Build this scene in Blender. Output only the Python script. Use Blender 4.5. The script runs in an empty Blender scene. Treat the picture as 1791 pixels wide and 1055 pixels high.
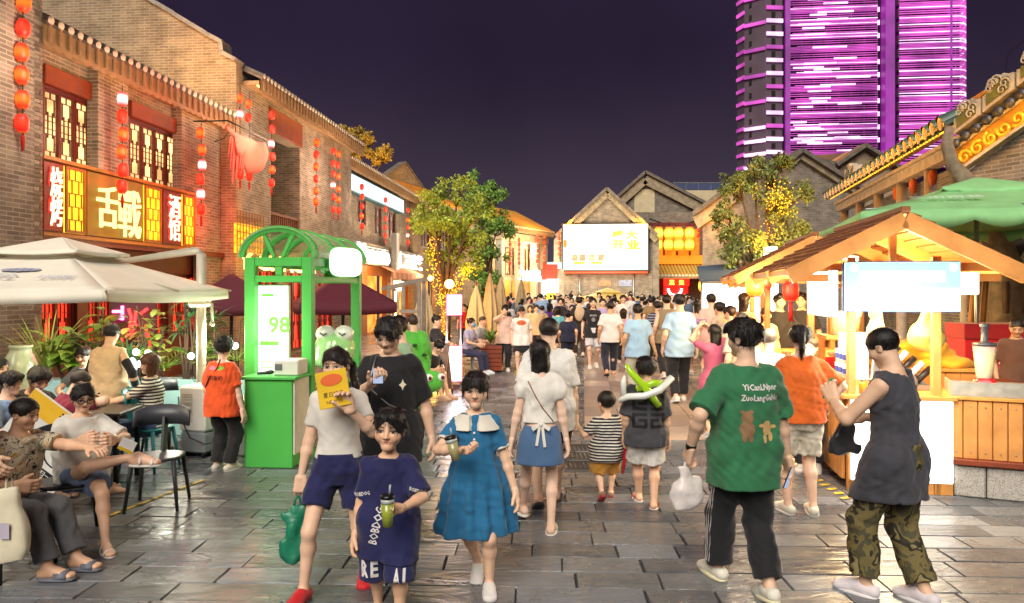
import bpy, bmesh, math, random
import numpy as np
from mathutils import Vector, Matrix, Euler
from mathutils.bvhtree import BVHTree
SC = bpy.context.scene
COL = SC.collection
PI = math.pi
# ------------------------------------------------------------------ camera
FPX, CX, HY, CH = 1300.0, 895.5, 508.0, 1.92      # focal length in photo pixels, principal x, horizon row, eye height
cd = bpy.data.cameras.new('camera'); cam = bpy.data.objects.new('camera', cd); COL.objects.link(cam)
cam.location = (0, 0, CH); cam.rotation_euler = (math.radians(90), 0, 0)
cd.sensor_width = 36; cd.lens = FPX/1791*36; cd.shift_y = -19.5/1791; cd.clip_start = .1; cd.clip_end = 2000
SC.camera = cam
# ------------------------------------------------------------------ night sky
w = bpy.data.worlds.new('World'); SC.world = w; w.use_nodes = True
nt = w.node_tree; bg = nt.nodes['Background']
sky = nt.nodes.new('ShaderNodeTexSky'); sky.sky_type = 'NISHITA'; sky.sun_disc = False
sky.sun_elevation = math.radians(-8); sky.sun_rotation = math.radians(200)
mx = nt.nodes.new('ShaderNodeMix'); mx.data_type = 'RGBA'; mx.blend_type = 'ADD'; mx.inputs[0].default_value = 1
nt.links.new(sky.outputs[0], mx.inputs[6])
gt = nt.nodes.new('ShaderNodeTexCoord'); gs = nt.nodes.new('ShaderNodeSeparateXYZ'); nt.links.new(gt.outputs['Generated'], gs.inputs[0])
gm = nt.nodes.new('ShaderNodeMapRange'); gm.inputs[1].default_value = 0; gm.inputs[2].default_value = .32; gm.interpolation_type = 'SMOOTHSTEP'; nt.links.new(gs.outputs[2], gm.inputs[0])
gc = nt.nodes.new('ShaderNodeMix'); gc.data_type = 'RGBA'; nt.links.new(gm.outputs[0], gc.inputs[0])
gc.inputs[6].default_value = (.24, .18, .26, 1); gc.inputs[7].default_value = (.076, .049, .118, 1)    # city glow low down, dark violet above
cn_ = nt.nodes.new('ShaderNodeTexNoise'); cn_.inputs['Scale'].default_value = 2.6; cn_.inputs['Detail'].default_value = 5; nt.links.new(gt.outputs['Generated'], cn_.inputs[0])
cr_ = nt.nodes.new('ShaderNodeMapRange'); cr_.inputs[1].default_value = .3; cr_.inputs[2].default_value = .72; cr_.inputs[3].default_value = .86; cr_.inputs[4].default_value = 1.3; nt.links.new(cn_.outputs[0], cr_.inputs[0])
cm_ = nt.nodes.new('ShaderNodeMix'); cm_.data_type = 'RGBA'; cm_.blend_type = 'MULTIPLY'; cm_.inputs[0].default_value = 1; nt.links.new(gc.outputs[2], cm_.inputs[6]); nt.links.new(cr_.outputs[0], cm_.inputs[7]); nt.links.new(cm_.outputs[2], mx.inputs[7])
nt.links.new(mx.outputs[2], bg.inputs[0]); bg.inputs[1].default_value = .10
# ------------------------------------------------------------------ sun lamp: the wide soft glow of the lit street, from above and behind
sl = bpy.data.lights.new('sun', 'SUN'); so = bpy.data.objects.new('sun', sl); COL.objects.link(so)
sl.energy = 1.4; sl.angle = math.radians(40); sl.color = (1, .92, .82)
so.rotation_euler = (math.radians(50), 0, math.radians(-14))
vs = SC.view_settings
vs.view_transform = 'Standard'; vs.look = 'None'; vs.exposure = 1.5; vs.gamma = 1
cy = SC.cycles
cy.use_denoising = True; cy.max_bounces = 5; cy.diffuse_bounces = 2; cy.glossy_bounces = 3
cy.transmission_bounces = 4; cy.transparent_max_bounces = 8; cy.sample_clamp_indirect = 4; cy.caustics_reflective = False; cy.caustics_refractive = False
# ------------------------------------------------------------------ pixel <-> place
def W(px, py, d): return Vector(((px-CX)*d/FPX, d, CH+(HY-py)*d/FPX))
def GP(px, py):
 d = FPX*CH/(py-HY); return Vector(((px-CX)*d/FPX, d, 0))
def GD(px, d): return Vector(((px-CX)*d/FPX, d, 0))
def ZA(py, d): return CH+(HY-py)*d/FPX
# ------------------------------------------------------------------ materials
MATS = {}
def lin(c):
 if isinstance(c, str):
  c = tuple(int(c[i:i+2], 16)/255 for i in (0, 2, 4))
  return tuple(x/12.92 if x <= .04045 else ((x+.055)/1.055)**2.4 for x in c)
 return tuple(c[:3])
def mat(name, col, rough=.7, metal=0, var=.12, scale=6, bump=0, bscale=60, emit=None, es=0, alpha=None, trans=0, attr=None, spec=.5, sheen=0, coat=0):
 key = (name,)
 if key in MATS: return MATS[key]
 m = bpy.data.materials.new(name); m.use_nodes = True; MATS[key] = m
 n = m.node_tree.nodes; L = m.node_tree.links; b = n['Principled BSDF']
 col = lin(col)
 b.inputs['Roughness'].default_value = rough; b.inputs['Metallic'].default_value = metal
 b.inputs['Specular IOR Level'].default_value = spec
 tc = n.new('ShaderNodeTexCoord')
 base = None
 if attr:
  a = n.new('ShaderNodeAttribute'); a.attribute_name = attr; base = a.outputs[0]
 if var > 0:
  nz = n.new('ShaderNodeTexNoise'); nz.inputs['Scale'].default_value = scale; nz.inputs['Detail'].default_value = 5
  L.new(tc.outputs['Object'], nz.inputs['Vector'])
  mr = n.new('ShaderNodeMapRange'); mr.inputs[1].default_value = .3; mr.inputs[2].default_value = .7
  mr.inputs[3].default_value = 1-var; mr.inputs[4].default_value = 1+var
  L.new(nz.outputs[0], mr.inputs[0])
  mm = n.new('ShaderNodeMix'); mm.data_type = 'RGBA'; mm.blend_type = 'MULTIPLY'; mm.inputs[0].default_value = 1
  if base: L.new(base, mm.inputs[6])
  else: mm.inputs[6].default_value = (*col, 1)
  L.new(mr.outputs[0], mm.inputs[7]); L.new(mm.outputs[2], b.inputs['Base Color'])
  rr = n.new('ShaderNodeMapRange'); rr.inputs[3].default_value = max(.02, rough-.08); rr.inputs[4].default_value = min(1, rough+.08)
  L.new(nz.outputs[0], rr.inputs[0]); L.new(rr.outputs[0], b.inputs['Roughness'])
 elif base: L.new(base, b.inputs['Base Color'])
 else: b.inputs['Base Color'].default_value = (*col, 1)
 if bump:
  bz = n.new('ShaderNodeTexNoise'); bz.inputs['Scale'].default_value = bscale; bz.inputs['Detail'].default_value = 4
  L.new(tc.outputs['Object'], bz.inputs['Vector'])
  bp = n.new('ShaderNodeBump'); bp.inputs['Strength'].default_value = bump; bp.inputs['Distance'].default_value = .01
  L.new(bz.outputs[0], bp.inputs['Height']); L.new(bp.outputs[0], b.inputs['Normal'])
 if emit is not None:
  b.inputs['Emission Color'].default_value = (*lin(emit), 1); b.inputs['Emission Strength'].default_value = es
 if alpha is not None: b.inputs['Alpha'].default_value = alpha
 if trans: b.inputs['Transmission Weight'].default_value = trans
 if sheen: b.inputs['Sheen Weight'].default_value = sheen; b.inputs['Sheen Roughness'].default_value = .5
 if coat: b.inputs['Coat Weight'].default_value = coat
 return m
def glow(name, col, s, base=None, var=0, scale=8):
 "a lit surface: sign box, lamp shade, screen"
 s *= .5; base = base or tuple(.22*q for q in lin(col)); m = mat(name, base, .5, var=0, emit=col, es=s)
 if var and not m.get('v'):
  m['v'] = 1; n = m.node_tree.nodes; L = m.node_tree.links; b = n['Principled BSDF']
  tc = n.new('ShaderNodeTexCoord'); nz = n.new('ShaderNodeTexNoise'); nz.inputs['Scale'].default_value = scale
  L.new(tc.outputs['Object'], nz.inputs['Vector'])
  mr = n.new('ShaderNodeMapRange'); mr.inputs[1].default_value = .35; mr.inputs[2].default_value = .65
  mr.inputs[3].default_value = s*(1-var); mr.inputs[4].default_value = s*(1+var); L.new(nz.outputs[0], mr.inputs[0])
  L.new(mr.outputs[0], b.inputs['Emission Strength'])
 return m
def brickmat(name, c1, c2, mortar, bw=.25, bh=.068, vert='XZ', bump=.6):
 if (name,) in MATS: return MATS[(name,)]
 m = bpy.data.materials.new(name); m.use_nodes = True; MATS[(name,)] = m
 n = m.node_tree.nodes; L = m.node_tree.links; b = n['Principled BSDF']
 tc = n.new('ShaderNodeTexCoord'); sp = n.new('ShaderNodeSeparateXYZ'); L.new(tc.outputs['Object'], sp.inputs[0])
 ad = n.new('ShaderNodeMath'); ad.operation = 'ADD'; L.new(sp.outputs[0], ad.inputs[0]); L.new(sp.outputs[1], ad.inputs[1])
 cb = n.new('ShaderNodeCombineXYZ'); L.new(ad.outputs[0], cb.inputs[0]); L.new(sp.outputs[2], cb.inputs[1])
 br = n.new('ShaderNodeTexBrick'); L.new(cb.outputs[0], br.inputs['Vector'])
 br.inputs['Scale'].default_value = 1; br.inputs['Brick Width'].default_value = bw; br.inputs['Row Height'].default_value = bh
 br.inputs['Mortar Size'].default_value = .008; br.inputs['Mortar Smooth'].default_value = .2; br.inputs['Bias'].default_value = 0
 br.inputs['Color1'].default_value = (*lin(c1), 1); br.inputs['Color2'].default_value = (*lin(c2), 1); br.inputs['Mortar'].default_value = (*lin(mortar), 1)
 nz = n.new('ShaderNodeTexNoise'); nz.inputs['Scale'].default_value = 2.2; nz.inputs['Detail'].default_value = 6; L.new(tc.outputs['Object'], nz.inputs['Vector'])
 mr = n.new('ShaderNodeMapRange'); mr.inputs[1].default_value = .3; mr.inputs[2].default_value = .7; mr.inputs[3].default_value = .72; mr.inputs[4].default_value = 1.25
 L.new(nz.outputs[0], mr.inputs[0])
 mm = n.new('ShaderNodeMix'); mm.data_type = 'RGBA'; mm.blend_type = 'MULTIPLY'; mm.inputs[0].default_value = 1
 L.new(br.outputs[0], mm.inputs[6]); L.new(mr.outputs[0], mm.inputs[7]); L.new(mm.outputs[2], b.inputs['Base Color'])
 b.inputs['Roughness'].default_value = .85
 iv = n.new('ShaderNodeMath'); iv.operation = 'SUBTRACT'; iv.inputs[0].default_value = 1; L.new(br.outputs['Fac'], iv.inputs[1])
 n2 = n.new('ShaderNodeTexNoise'); n2.inputs['Scale'].default_value = 40; L.new(tc.outputs['Object'], n2.inputs['Vector'])
 a2 = n.new('ShaderNodeMath'); a2.operation = 'MULTIPLY_ADD'; L.new(n2.outputs[0], a2.inputs[0]); a2.inputs[1].default_value = .4; L.new(iv.outputs[0], a2.inputs[2])
 bp = n.new('ShaderNodeBump'); bp.inputs['Strength'].default_value = bump; bp.inputs['Distance'].default_value = .012
 L.new(a2.outputs[0], bp.inputs['Height']); L.new(bp.outputs[0], b.inputs['Normal'])
 return m
# ------------------------------------------------------------------ mesh builder
class MB:
 def __init__(s): s.v = []; s.f = []; s.mi = []; s.cur = 0; s.sm = []
 def add(s, vs, fs, smooth=False):
  o = len(s.v); s.v.extend([tuple(p) for p in vs])
  for f in fs: s.f.append(tuple(i+o for i in f)); s.mi.append(s.cur); s.sm.append(smooth)
  return s
 def box(s, x0, x1, y0, y1, z0, z1, M=None):
  v = [Vector((x, y, z)) for x in (x0, x1) for y in (y0, y1) for z in (z0, z1)]
  if M is not None: v = [M @ p for p in v]
  return s.add(v, [(0,1,3,2),(4,6,7,5),(0,4,5,1),(2,3,7,6),(0,2,6,4),(1,5,7,3)])
 def bbox(s, x0, x1, y0, y1, z0, z1, b=.01, M=None):
  "box with chamfered edges"
  b = min(b, (x1-x0)*.45, (y1-y0)*.45, (z1-z0)*.45)
  bm = bmesh.new(); bmesh.ops.create_cube(bm, size=1)
  for v in bm.verts: v.co = Vector(((x0+x1)/2+v.co.x*(x1-x0), (y0+y1)/2+v.co.y*(y1-y0), (z0+z1)/2+v.co.z*(z1-z0)))
  bmesh.ops.bevel(bm, geom=bm.edges[:], offset=b, segments=1, affect='EDGES')
  bm.verts.index_update()
  v = [(M @ p.co if M is not None else p.co.copy()) for p in bm.verts]; f = [[q.index for q in p.verts] for p in bm.faces]
  bm.free(); return s.add(v, f)
 def bar(s, a, b, w, h=None, up=(0,0,1)):
  "square bar from a to b"
  a = Vector(a); b = Vector(b); h = h or w; d = (b-a).normalized(); up = Vector(up)
  if abs(d.dot(up)) > .98: up = Vector((0, 1, 0))
  x = d.cross(up).normalized(); y = x.cross(d)
  v = [p + x*sx*w/2 + y*sy*h/2 for p in (a, b) for sx, sy in ((-1,-1),(1,-1),(1,1),(-1,1))]
  return s.add(v, [(0,1,2,3)[::-1],(4,5,6,7),(0,1,5,4),(1,2,6,5),(2,3,7,6),(3,0,4,7)])
 def tube(s, pts, r, n=8, cap=True):
  pts = [Vector(p) for p in pts]; rs = r if isinstance(r, (list, tuple)) else [r]*len(pts)
  vs = []; fs = []; pu = None
  for i, p in enumerate(pts):
   d = (pts[min(i+1, len(pts)-1)]-pts[max(i-1, 0)]).normalized()
   if pu is None: pu = Vector((0,0,1)) if abs(d.z) < .9 else Vector((1,0,0))
   x = d.cross(pu).normalized(); y = x.cross(d).normalized(); pu = y
   for k in range(n):
    a = 2*PI*k/n; vs.append(p+(x*math.cos(a)+y*math.sin(a))*rs[i])
  for i in range(len(pts)-1):
   for k in range(n):
    fs.append((i*n+k, i*n+(k+1)%n, (i+1)*n+(k+1)%n, (i+1)*n+k))
  if cap: fs += [tuple(range(n))[::-1], tuple(range((len(pts)-1)*n, len(pts)*n))]
  return s.add(vs, fs, True)
 def lathe(s, prof, c=(0,0,0), n=16, M=None, cap=True):
  vs = []; fs = []; c = Vector(c)
  for r, z in prof:
   for k in range(n):
    a = 2*PI*k/n; p = Vector((r*math.cos(a), r*math.sin(a), z)); p = (M @ p if M is not None else p)+c; vs.append(p)
  for i in range(len(prof)-1):
   for k in range(n): fs.append((i*n+k, i*n+(k+1)%n, (i+1)*n+(k+1)%n, (i+1)*n+k))
  if cap: fs += [tuple(range(n))[::-1], tuple(range((len(prof)-1)*n, len(prof)*n))]
  return s.add(vs, fs, True)
 def ball(s, c, r, n=10, m=6):
  r = r if isinstance(r, (tuple, list)) else (r, r, r)
  vs = [(c[0], c[1], c[2]-r[2])]; fs = []
  for j in range(1, m):
   t = -PI/2+PI*j/m
   for k in range(n):
    a = 2*PI*k/n; vs.append((c[0]+r[0]*math.cos(t)*math.cos(a), c[1]+r[1]*math.cos(t)*math.sin(a), c[2]+r[2]*math.sin(t)))
  vs.append((c[0], c[1], c[2]+r[2])); e = len(vs)-1
  for k in range(n): fs.append((0, 1+(k+1)%n, 1+k)); fs.append((e, e-n+k, e-n+(k+1)%n))
  for j in range(m-2):
   for k in range(n): fs.append((1+j*n+k, 1+j*n+(k+1)%n, 1+(j+1)*n+(k+1)%n, 1+(j+1)*n+k))
  return s.add(vs, fs, True)
 def prism(s, poly, y0, y1, M=None):
  "polygon in xz pushed from y0 to y1"
  n = len(poly); v = [Vector((x, y0, z)) for x, z in poly]+[Vector((x, y1, z)) for x, z in poly]
  if M is not None: v = [M @ p for p in v]
  return s.add(v, [tuple(range(n)), tuple(range(2*n-1, n-1, -1))]+[(i, i+n, (i+1)%n+n, (i+1)%n) for i in range(n)])
 def quad(s, a, b, c, d): return s.add([a, b, c, d], [(0, 1, 2, 3)])
 def mesh(s, name, mats):
  me = bpy.data.meshes.new(name); me.from_pydata(s.v, [], s.f)
  for m in (mats if isinstance(mats, (list, tuple)) else [mats]): me.materials.append(m)
  me.polygons.foreach_set('material_index', s.mi); me.polygons.foreach_set('use_smooth', s.sm); me.update()
  return me
 def build(s, name, mats, parent=None, **kw): return link(name, s.mesh(name, mats), parent, **kw)
def link(name, data, parent=None, loc=None, rot=None):
 o = bpy.data.objects.new(name, data); COL.objects.link(o); o.parent = parent
 if loc is not None: o.location = loc
 if rot is not None: o.rotation_euler = rot
 return o
def tag(o, label=None, cat=None, group=None, kind=None):
 if label: o['label'] = label
 if cat: o['category'] = cat
 if group: o['group'] = group
 if kind: o['kind'] = kind
 return o
def thing(name, label, cat, loc=(0,0,0), rz=0, group=None):
 o = bpy.data.objects.new(name, None); COL.objects.link(o); o.location = loc; o.rotation_euler = (0, 0, rz); o.empty_display_size = .2
 return tag(o, label, cat, group)
def copy_tree(o, parent=None):
 c = o.copy(); COL.objects.link(c); c.parent = parent
 for ch in [q for q in bpy.data.objects if q.parent == o]: copy_tree(ch, c)
 return c
def lamp(name, parent, loc, e, col, r=.08):
 l = bpy.data.lights.new(name, 'POINT'); l.energy = e; l.color = lin(col); l.shadow_soft_size = r
 return link(name, l, parent, loc)
# ------------------------------------------------------------------ lettering
TXT = {}
def text_mesh(body, size=1, depth=0, bold=0, space=1, res=2, shear=0):
 key = (body, bold, res, depth/size, shear)
 if key not in TXT:
  c = bpy.data.curves.new('t', 'FONT'); c.body = body; c.align_x = 'CENTER'; c.align_y = 'CENTER'; c.resolution_u = res; c.extrude = depth/size/2; c.offset = bold; c.shear = shear
  c.space_line = space
  o = bpy.data.objects.new('t', c); COL.objects.link(o)
  me = bpy.data.meshes.new_from_object(o.evaluated_get(bpy.context.evaluated_depsgraph_get()))
  v = np.empty(len(me.vertices)*3); me.vertices.foreach_get('co', v); v = v.reshape(-1, 3)
  f = [tuple(p.vertices) for p in me.polygons]
  bpy.data.objects.remove(o); bpy.data.curves.remove(c); bpy.data.meshes.remove(me)
  lo = v[:, :2].min(0); hi = v[:, :2].max(0); v[:, :2] -= (lo+hi)/2
  TXT[key] = (v, f, hi-lo)
 v, f, d = TXT[key]
 return v*size, f, d*size
def lettering(name, body, M, w=None, h=None, material=None, parent=None, depth=.01, bold=0, space=1, vertical=False):
 "flat raised letters: M maps the text plane (x right, y up, z toward the viewer) into the parent's space"
 if vertical: body = '\n'.join(body)
 v, f, d = text_mesh(body, 1, 0, bold, space)
 sx = w/d[0] if w else h/d[1]; sy = h/d[1] if h else sx
 mb = MB(); n = len(v)
 vs = [M @ Vector((p[0]*sx, p[1]*sy, z)) for z in (depth, 0) for p in v]
 # front faces, and side walls on boundary edges
 mb.add(vs[:n], f)
 if depth > .003:
  ed = {}
  for q in f:
   for i in range(len(q)):
    e = (q[i], q[(i+1) % len(q)]); ed[e] = 1
  side = [(a, a+n, b+n, b) for (a, b) in ed if (b, a) not in ed]
  mb.add(vs, [s_[::-1] for s_ in side])
 return mb.build(name, material, parent)
FRONT = Matrix(((1,0,0,0),(0,0,-1,0),(0,1,0,0),(0,0,0,1)))   # text plane -> facade plane (x right, z up, facing -y)
def on_wall(x, y, z): return Matrix.Translation((x, y, z)) @ FRONT
# ================================================================== people: bodies, hair and clothes grown from blended volumes
def smin(a, b, k):
 if k <= 0: return np.minimum(a, b)
 h = np.maximum(k-np.abs(a-b), 0)/k
 return np.minimum(a, b)-h*h*(k*.25)
def smax(a, b, k): return -smin(-a, -b, k)
V = lambda *a: np.array(a, float)
def rotm(rx=0, ry=0, rz=0):
 "degrees; applied x then y then z"
 return np.array(Euler((math.radians(rx), math.radians(ry), math.radians(rz))).to_matrix())
def cone(a, b, ra, rb, k=.02, mode='+'):
 a = np.asarray(a, float); b = np.asarray(b, float); ba = b-a; L2 = max(ba@ba, 1e-9); r = max(ra, rb)+k+.02
 def fn(x, y, z):
  px, py, pz = x-a[0], y-a[1], z-a[2]
  t = np.clip((px*ba[0]+py*ba[1]+pz*ba[2])/L2, 0, 1)
  return np.sqrt((px-t*ba[0])**2+(py-t*ba[1])**2+(pz-t*ba[2])**2)-(ra+(rb-ra)*t)
 return (fn, np.minimum(a, b)-r, np.maximum(a, b)+r, k, mode)
def ell(c, r, k=.02, R=None, mode='+'):
 c = np.asarray(c, float); r = np.asarray(r, float); q = (r.max() if R is not None else r)+k+.02
 def fn(x, y, z):
  px, py, pz = x-c[0], y-c[1], z-c[2]
  if R is not None: px, py, pz = (R[0,0]*px+R[1,0]*py+R[2,0]*pz, R[0,1]*px+R[1,1]*py+R[2,1]*pz, R[0,2]*px+R[1,2]*py+R[2,2]*pz)
  a = np.sqrt((px/r[0])**2+(py/r[1])**2+(pz/r[2])**2); b = np.sqrt((px/r[0]**2)**2+(py/r[1]**2)**2+(pz/r[2]**2)**2)
  return a*(a-1)/np.maximum(b, 1e-6)
 return (fn, c-q, c+q, k, mode)
def loft(o, R, zs, rx, ry, oy=None, k=.03, mode='+', n=2.0, fold=None, infl=0):
 "elliptic rings stacked along the local z axis; fold=(count, amp at bottom, phase)"
 o = np.asarray(o, float); zs = np.asarray(zs, float); rx = np.asarray(rx, float)+infl; ry = np.asarray(ry, float)+infl
 oy = np.zeros_like(zs) if oy is None else np.asarray(oy, float)
 ext = max(rx.max(), ry.max()+abs(oy).max())+k+.03
 cs = [o+R@V(sx*ext, sy*ext, z) for sx in (-1, 1) for sy in (-1, 1) for z in (zs[0]-k-.02, zs[-1]+k+.02)]
 zf = np.linspace(zs[0], zs[-1], 60)
 def sm(v):   # rounded interpolation of the stations
  u = np.interp(zf, zs, v); p = np.concatenate([[u[0]]*3, u, [u[-1]]*3]); return np.convolve(p, np.ones(7)/7, 'valid')
 RX, RY, OY = sm(rx), sm(ry), sm(oy)
 def fn(x, y, z):
  px, py, pz = x-o[0], y-o[1], z-o[2]
  lx = R[0,0]*px+R[1,0]*py+R[2,0]*pz; ly = R[0,1]*px+R[1,1]*py+R[2,1]*pz; lz = R[0,2]*px+R[1,2]*py+R[2,2]*pz
  a = np.interp(lz, zf, RX).astype(np.float32); b = np.interp(lz, zf, RY).astype(np.float32); ly = ly-np.interp(lz, zf, OY)
  if n == 2: q = np.sqrt((lx/a)**2+(ly/b)**2)
  else: q = (np.abs(lx/a)**n+np.abs(ly/b)**n)**(1/n)
  d = (q-1)*np.minimum(a, b)
  if fold:
   th = np.arctan2(ly, lx); wgt = np.clip((zs[-1]-lz)/(zs[-1]-zs[0]), 0, 1)
   d = d+fold[1]*wgt*(np.sin(th*fold[0]+fold[2])+.5*np.sin(th*(fold[0]*.6+1)+2*fold[2]))
  return np.maximum(d, np.maximum(lz-zs[-1], zs[0]-lz))
 return (fn, np.min(cs, 0), np.max(cs, 0), k, mode)
def clipped(op, p, n):
 "the volume cut off by a plane before it is blended in"
 f0, a, b, k, mode = op; p = np.asarray(p, float); n = unit(n)
 return (lambda x, y, z: np.maximum(f0(x, y, z), (x-p[0])*n[0]+(y-p[1])*n[1]+(z-p[2])*n[2]), a, b, k, mode)
def plane(p, n, k=0):
 "keeps what lies behind the plane"
 p = np.asarray(p, float); n = np.asarray(n, float); n = n/np.linalg.norm(n)
 return (lambda x, y, z: (x-p[0])*n[0]+(y-p[1])*n[1]+(z-p[2])*n[2], None, None, k, '&')
def wrinkle(amp, freq, seed, aniso=(1, 1, .55)):
 r = np.random.RandomState(seed); D = r.normal(size=(5, 3)); D = D/np.linalg.norm(D, axis=1)[:, None]*np.array(aniso); ph = r.uniform(0, 6.28, 5); fr = freq*r.uniform(.6, 1.5, 5)
 def fn(x, y, z):
  s = 0
  for i in range(5):
   s = s+np.sin((x*D[i,0]+y*D[i,1]+z*D[i,2])*fr[i]+ph[i]+1.2*np.sin(z*fr[(i+1) % 5]*.4+ph[i]*2))
  return s*(amp/2.2)
 return (fn, None, None, 0, 'w')
def limit(ops, lo, hi):
 return ops
def grow(ops, h, lo=None, hi=None):
 "surface nets over the blended field -> verts, quads"
 adds = [o for o in ops if o[4] == '+']
 L = np.min([o[1] for o in adds], 0); H = np.max([o[2] for o in adds], 0)
 if lo is not None: L = np.maximum(L, lo)
 if hi is not None: H = np.minimum(H, hi)
 n = np.maximum(np.ceil((H-L)/h).astype(int)+1, 4)
 ax = [(L[i]+h*np.arange(n[i])).astype(np.float32) for i in range(3)]
 F = np.full(n, .2, np.float32)
 for fn, a, b, k, mode in ops:
  if a is None: sl = (slice(None),)*3
  else:
   i0 = np.clip(((a-L)/h).astype(int), 0, n); i1 = np.clip(np.ceil((b-L)/h).astype(int)+1, 0, n)
   if (i1 <= i0).any(): continue
   sl = tuple(slice(p, q) for p, q in zip(i0, i1))
  d = fn(ax[0][sl[0]][:, None, None], ax[1][sl[1]][None, :, None], ax[2][sl[2]][None, None, :])
  f = F[sl]
  if mode == '+': F[sl] = smin(f, d, k)
  elif mode == '-': F[sl] = smax(f, -d, k)
  elif mode == '&': F[sl] = smax(f, d, k)
  else: F[sl] = f+d
 # keep the surface closed at the grid border
 for a in range(3):
  s0 = [slice(None)]*3
  for e in (0, -1): s0[a] = e; F[tuple(s0)] = np.maximum(F[tuple(s0)], .3*h)
 I = F < 0
 C = np.zeros(n-1, np.int8)
 for dx in (0, 1):
  for dy in (0, 1):
   for dz in (0, 1): C += I[dx:n[0]-1+dx, dy:n[1]-1+dy, dz:n[2]-1+dz]
 cx, cyy, cz = np.nonzero((C > 0) & (C < 8))
 N = len(cx)
 if N == 0: return np.zeros((0, 3)), np.zeros((0, 4), int)
 idm = np.full(n-1, -1, np.int32); idm[cx, cyy, cz] = np.arange(N)
 off = [(i, j, k) for i in (0, 1) for j in (0, 1) for k in (0, 1)]
 val = np.stack([F[cx+i, cyy+j, cz+k] for i, j, k in off], 1)
 P = np.zeros((N, 3), np.float32); cnt = np.zeros(N, np.float32)
 for a in range(8):
  for b in range(a+1, 8):
   df = [off[b][i]-off[a][i] for i in range(3)]
   if sum(map(abs, df)) != 1: continue
   va, vb = val[:, a], val[:, b]; m = (va < 0) != (vb < 0)
   t = np.where(m, va/np.where(m, va-vb, 1), 0)
   for i in range(3): P[:, i] += m*(off[a][i]+df[i]*t)
   cnt += m
 P /= cnt[:, None]
 P = np.stack([L[0]+h*(cx+P[:, 0]), L[1]+h*(cyy+P[:, 1]), L[2]+h*(cz+P[:, 2])], 1)
 Q = []
 for a in range(3):
  b, c = (a+1) % 3, (a+2) % 3
  s0 = [slice(None)]*3; s1 = [slice(None)]*3; s0[a] = slice(0, -1); s1[a] = slice(1, None)
  X = I[tuple(s0)] != I[tuple(s1)]
  e = np.array(np.nonzero(X)).T
  e = e[(e[:, b] > 0) & (e[:, c] > 0) & (e[:, b] < n[b]-1) & (e[:, c] < n[c]-1)]
  ub = np.zeros(3, int); ub[b] = 1; uc = np.zeros(3, int); uc[c] = 1
  g = lambda q: idm[q[:, 0], q[:, 1], q[:, 2]]
  q = np.stack([g(e-ub-uc), g(e-uc), g(e), g(e-ub)], 1)
  ins = I[e[:, 0], e[:, 1], e[:, 2]]
  q[~ins] = q[~ins][:, ::-1]
  Q.append(q)
 Q = np.concatenate(Q); Q = Q[(Q >= 0).all(1)]
 return P, Q
def relax(P, Q, it=1):
 e = np.concatenate([Q[:, [0, 1]], Q[:, [1, 2]], Q[:, [2, 3]], Q[:, [3, 0]]])
 for _ in range(it):
  S = np.zeros_like(P); c = np.zeros(len(P), P.dtype)
  for i in range(3): S[:, i] = np.bincount(e[:, 0], P[e[:, 1], i], len(P))
  c = np.bincount(e[:, 0], minlength=len(P))
  P = np.where(c[:, None] > 0, .45*P+.55*S/np.maximum(c, 1)[:, None], P)
 return P
def npmesh(name, parts, mats, colfn=None):
 P = np.concatenate([p for p, q in parts]).astype(np.float32); o = 0; Q = []
 for p, q in parts: Q.append(q+o); o += len(p)
 Q = np.concatenate(Q)
 me = bpy.data.meshes.new(name); me.vertices.add(len(P)); me.vertices.foreach_set('co', P.ravel())
 me.loops.add(Q.size); me.loops.foreach_set('vertex_index', Q.ravel().astype(np.int32))
 me.polygons.add(len(Q)); me.polygons.foreach_set('loop_start', np.arange(0, Q.size, 4, dtype=np.int32))
 me.polygons.foreach_set('use_smooth', np.ones(len(Q), bool))
 for m in (mats if isinstance(mats, (list, tuple)) else [mats]): me.materials.append(m)
 me.update(calc_edges=True)
 if colfn is not None:
  c = np.ones((len(P), 4), np.float32); c[:, :3] = colfn(P)
  a = me.attributes.new('tint', 'FLOAT_COLOR', 'POINT'); a.data.foreach_set('color', c.ravel())
 return me
def unit(v): v = np.asarray(v, float); return v/max(np.linalg.norm(v), 1e-9)
def ik(a, t, l1, l2, hint):
 "two-bone reach from a to t bending toward hint -> middle joint, end"
 a = np.asarray(a, float); t = np.asarray(t, float); d = t-a; L = np.linalg.norm(d)
 if L > (l1+l2)*.999: d = d/L*(l1+l2)*.999; L = (l1+l2)*.999; t = a+d
 u = d/L; x = (l1*l1-l2*l2+L*L)/(2*L); h = math.sqrt(max(l1*l1-x*x, 0))
 hv = np.asarray(hint, float); hv = hv-u*(hv@u); hv = unit(hv)
 return a+u*x+hv*h, t
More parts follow.
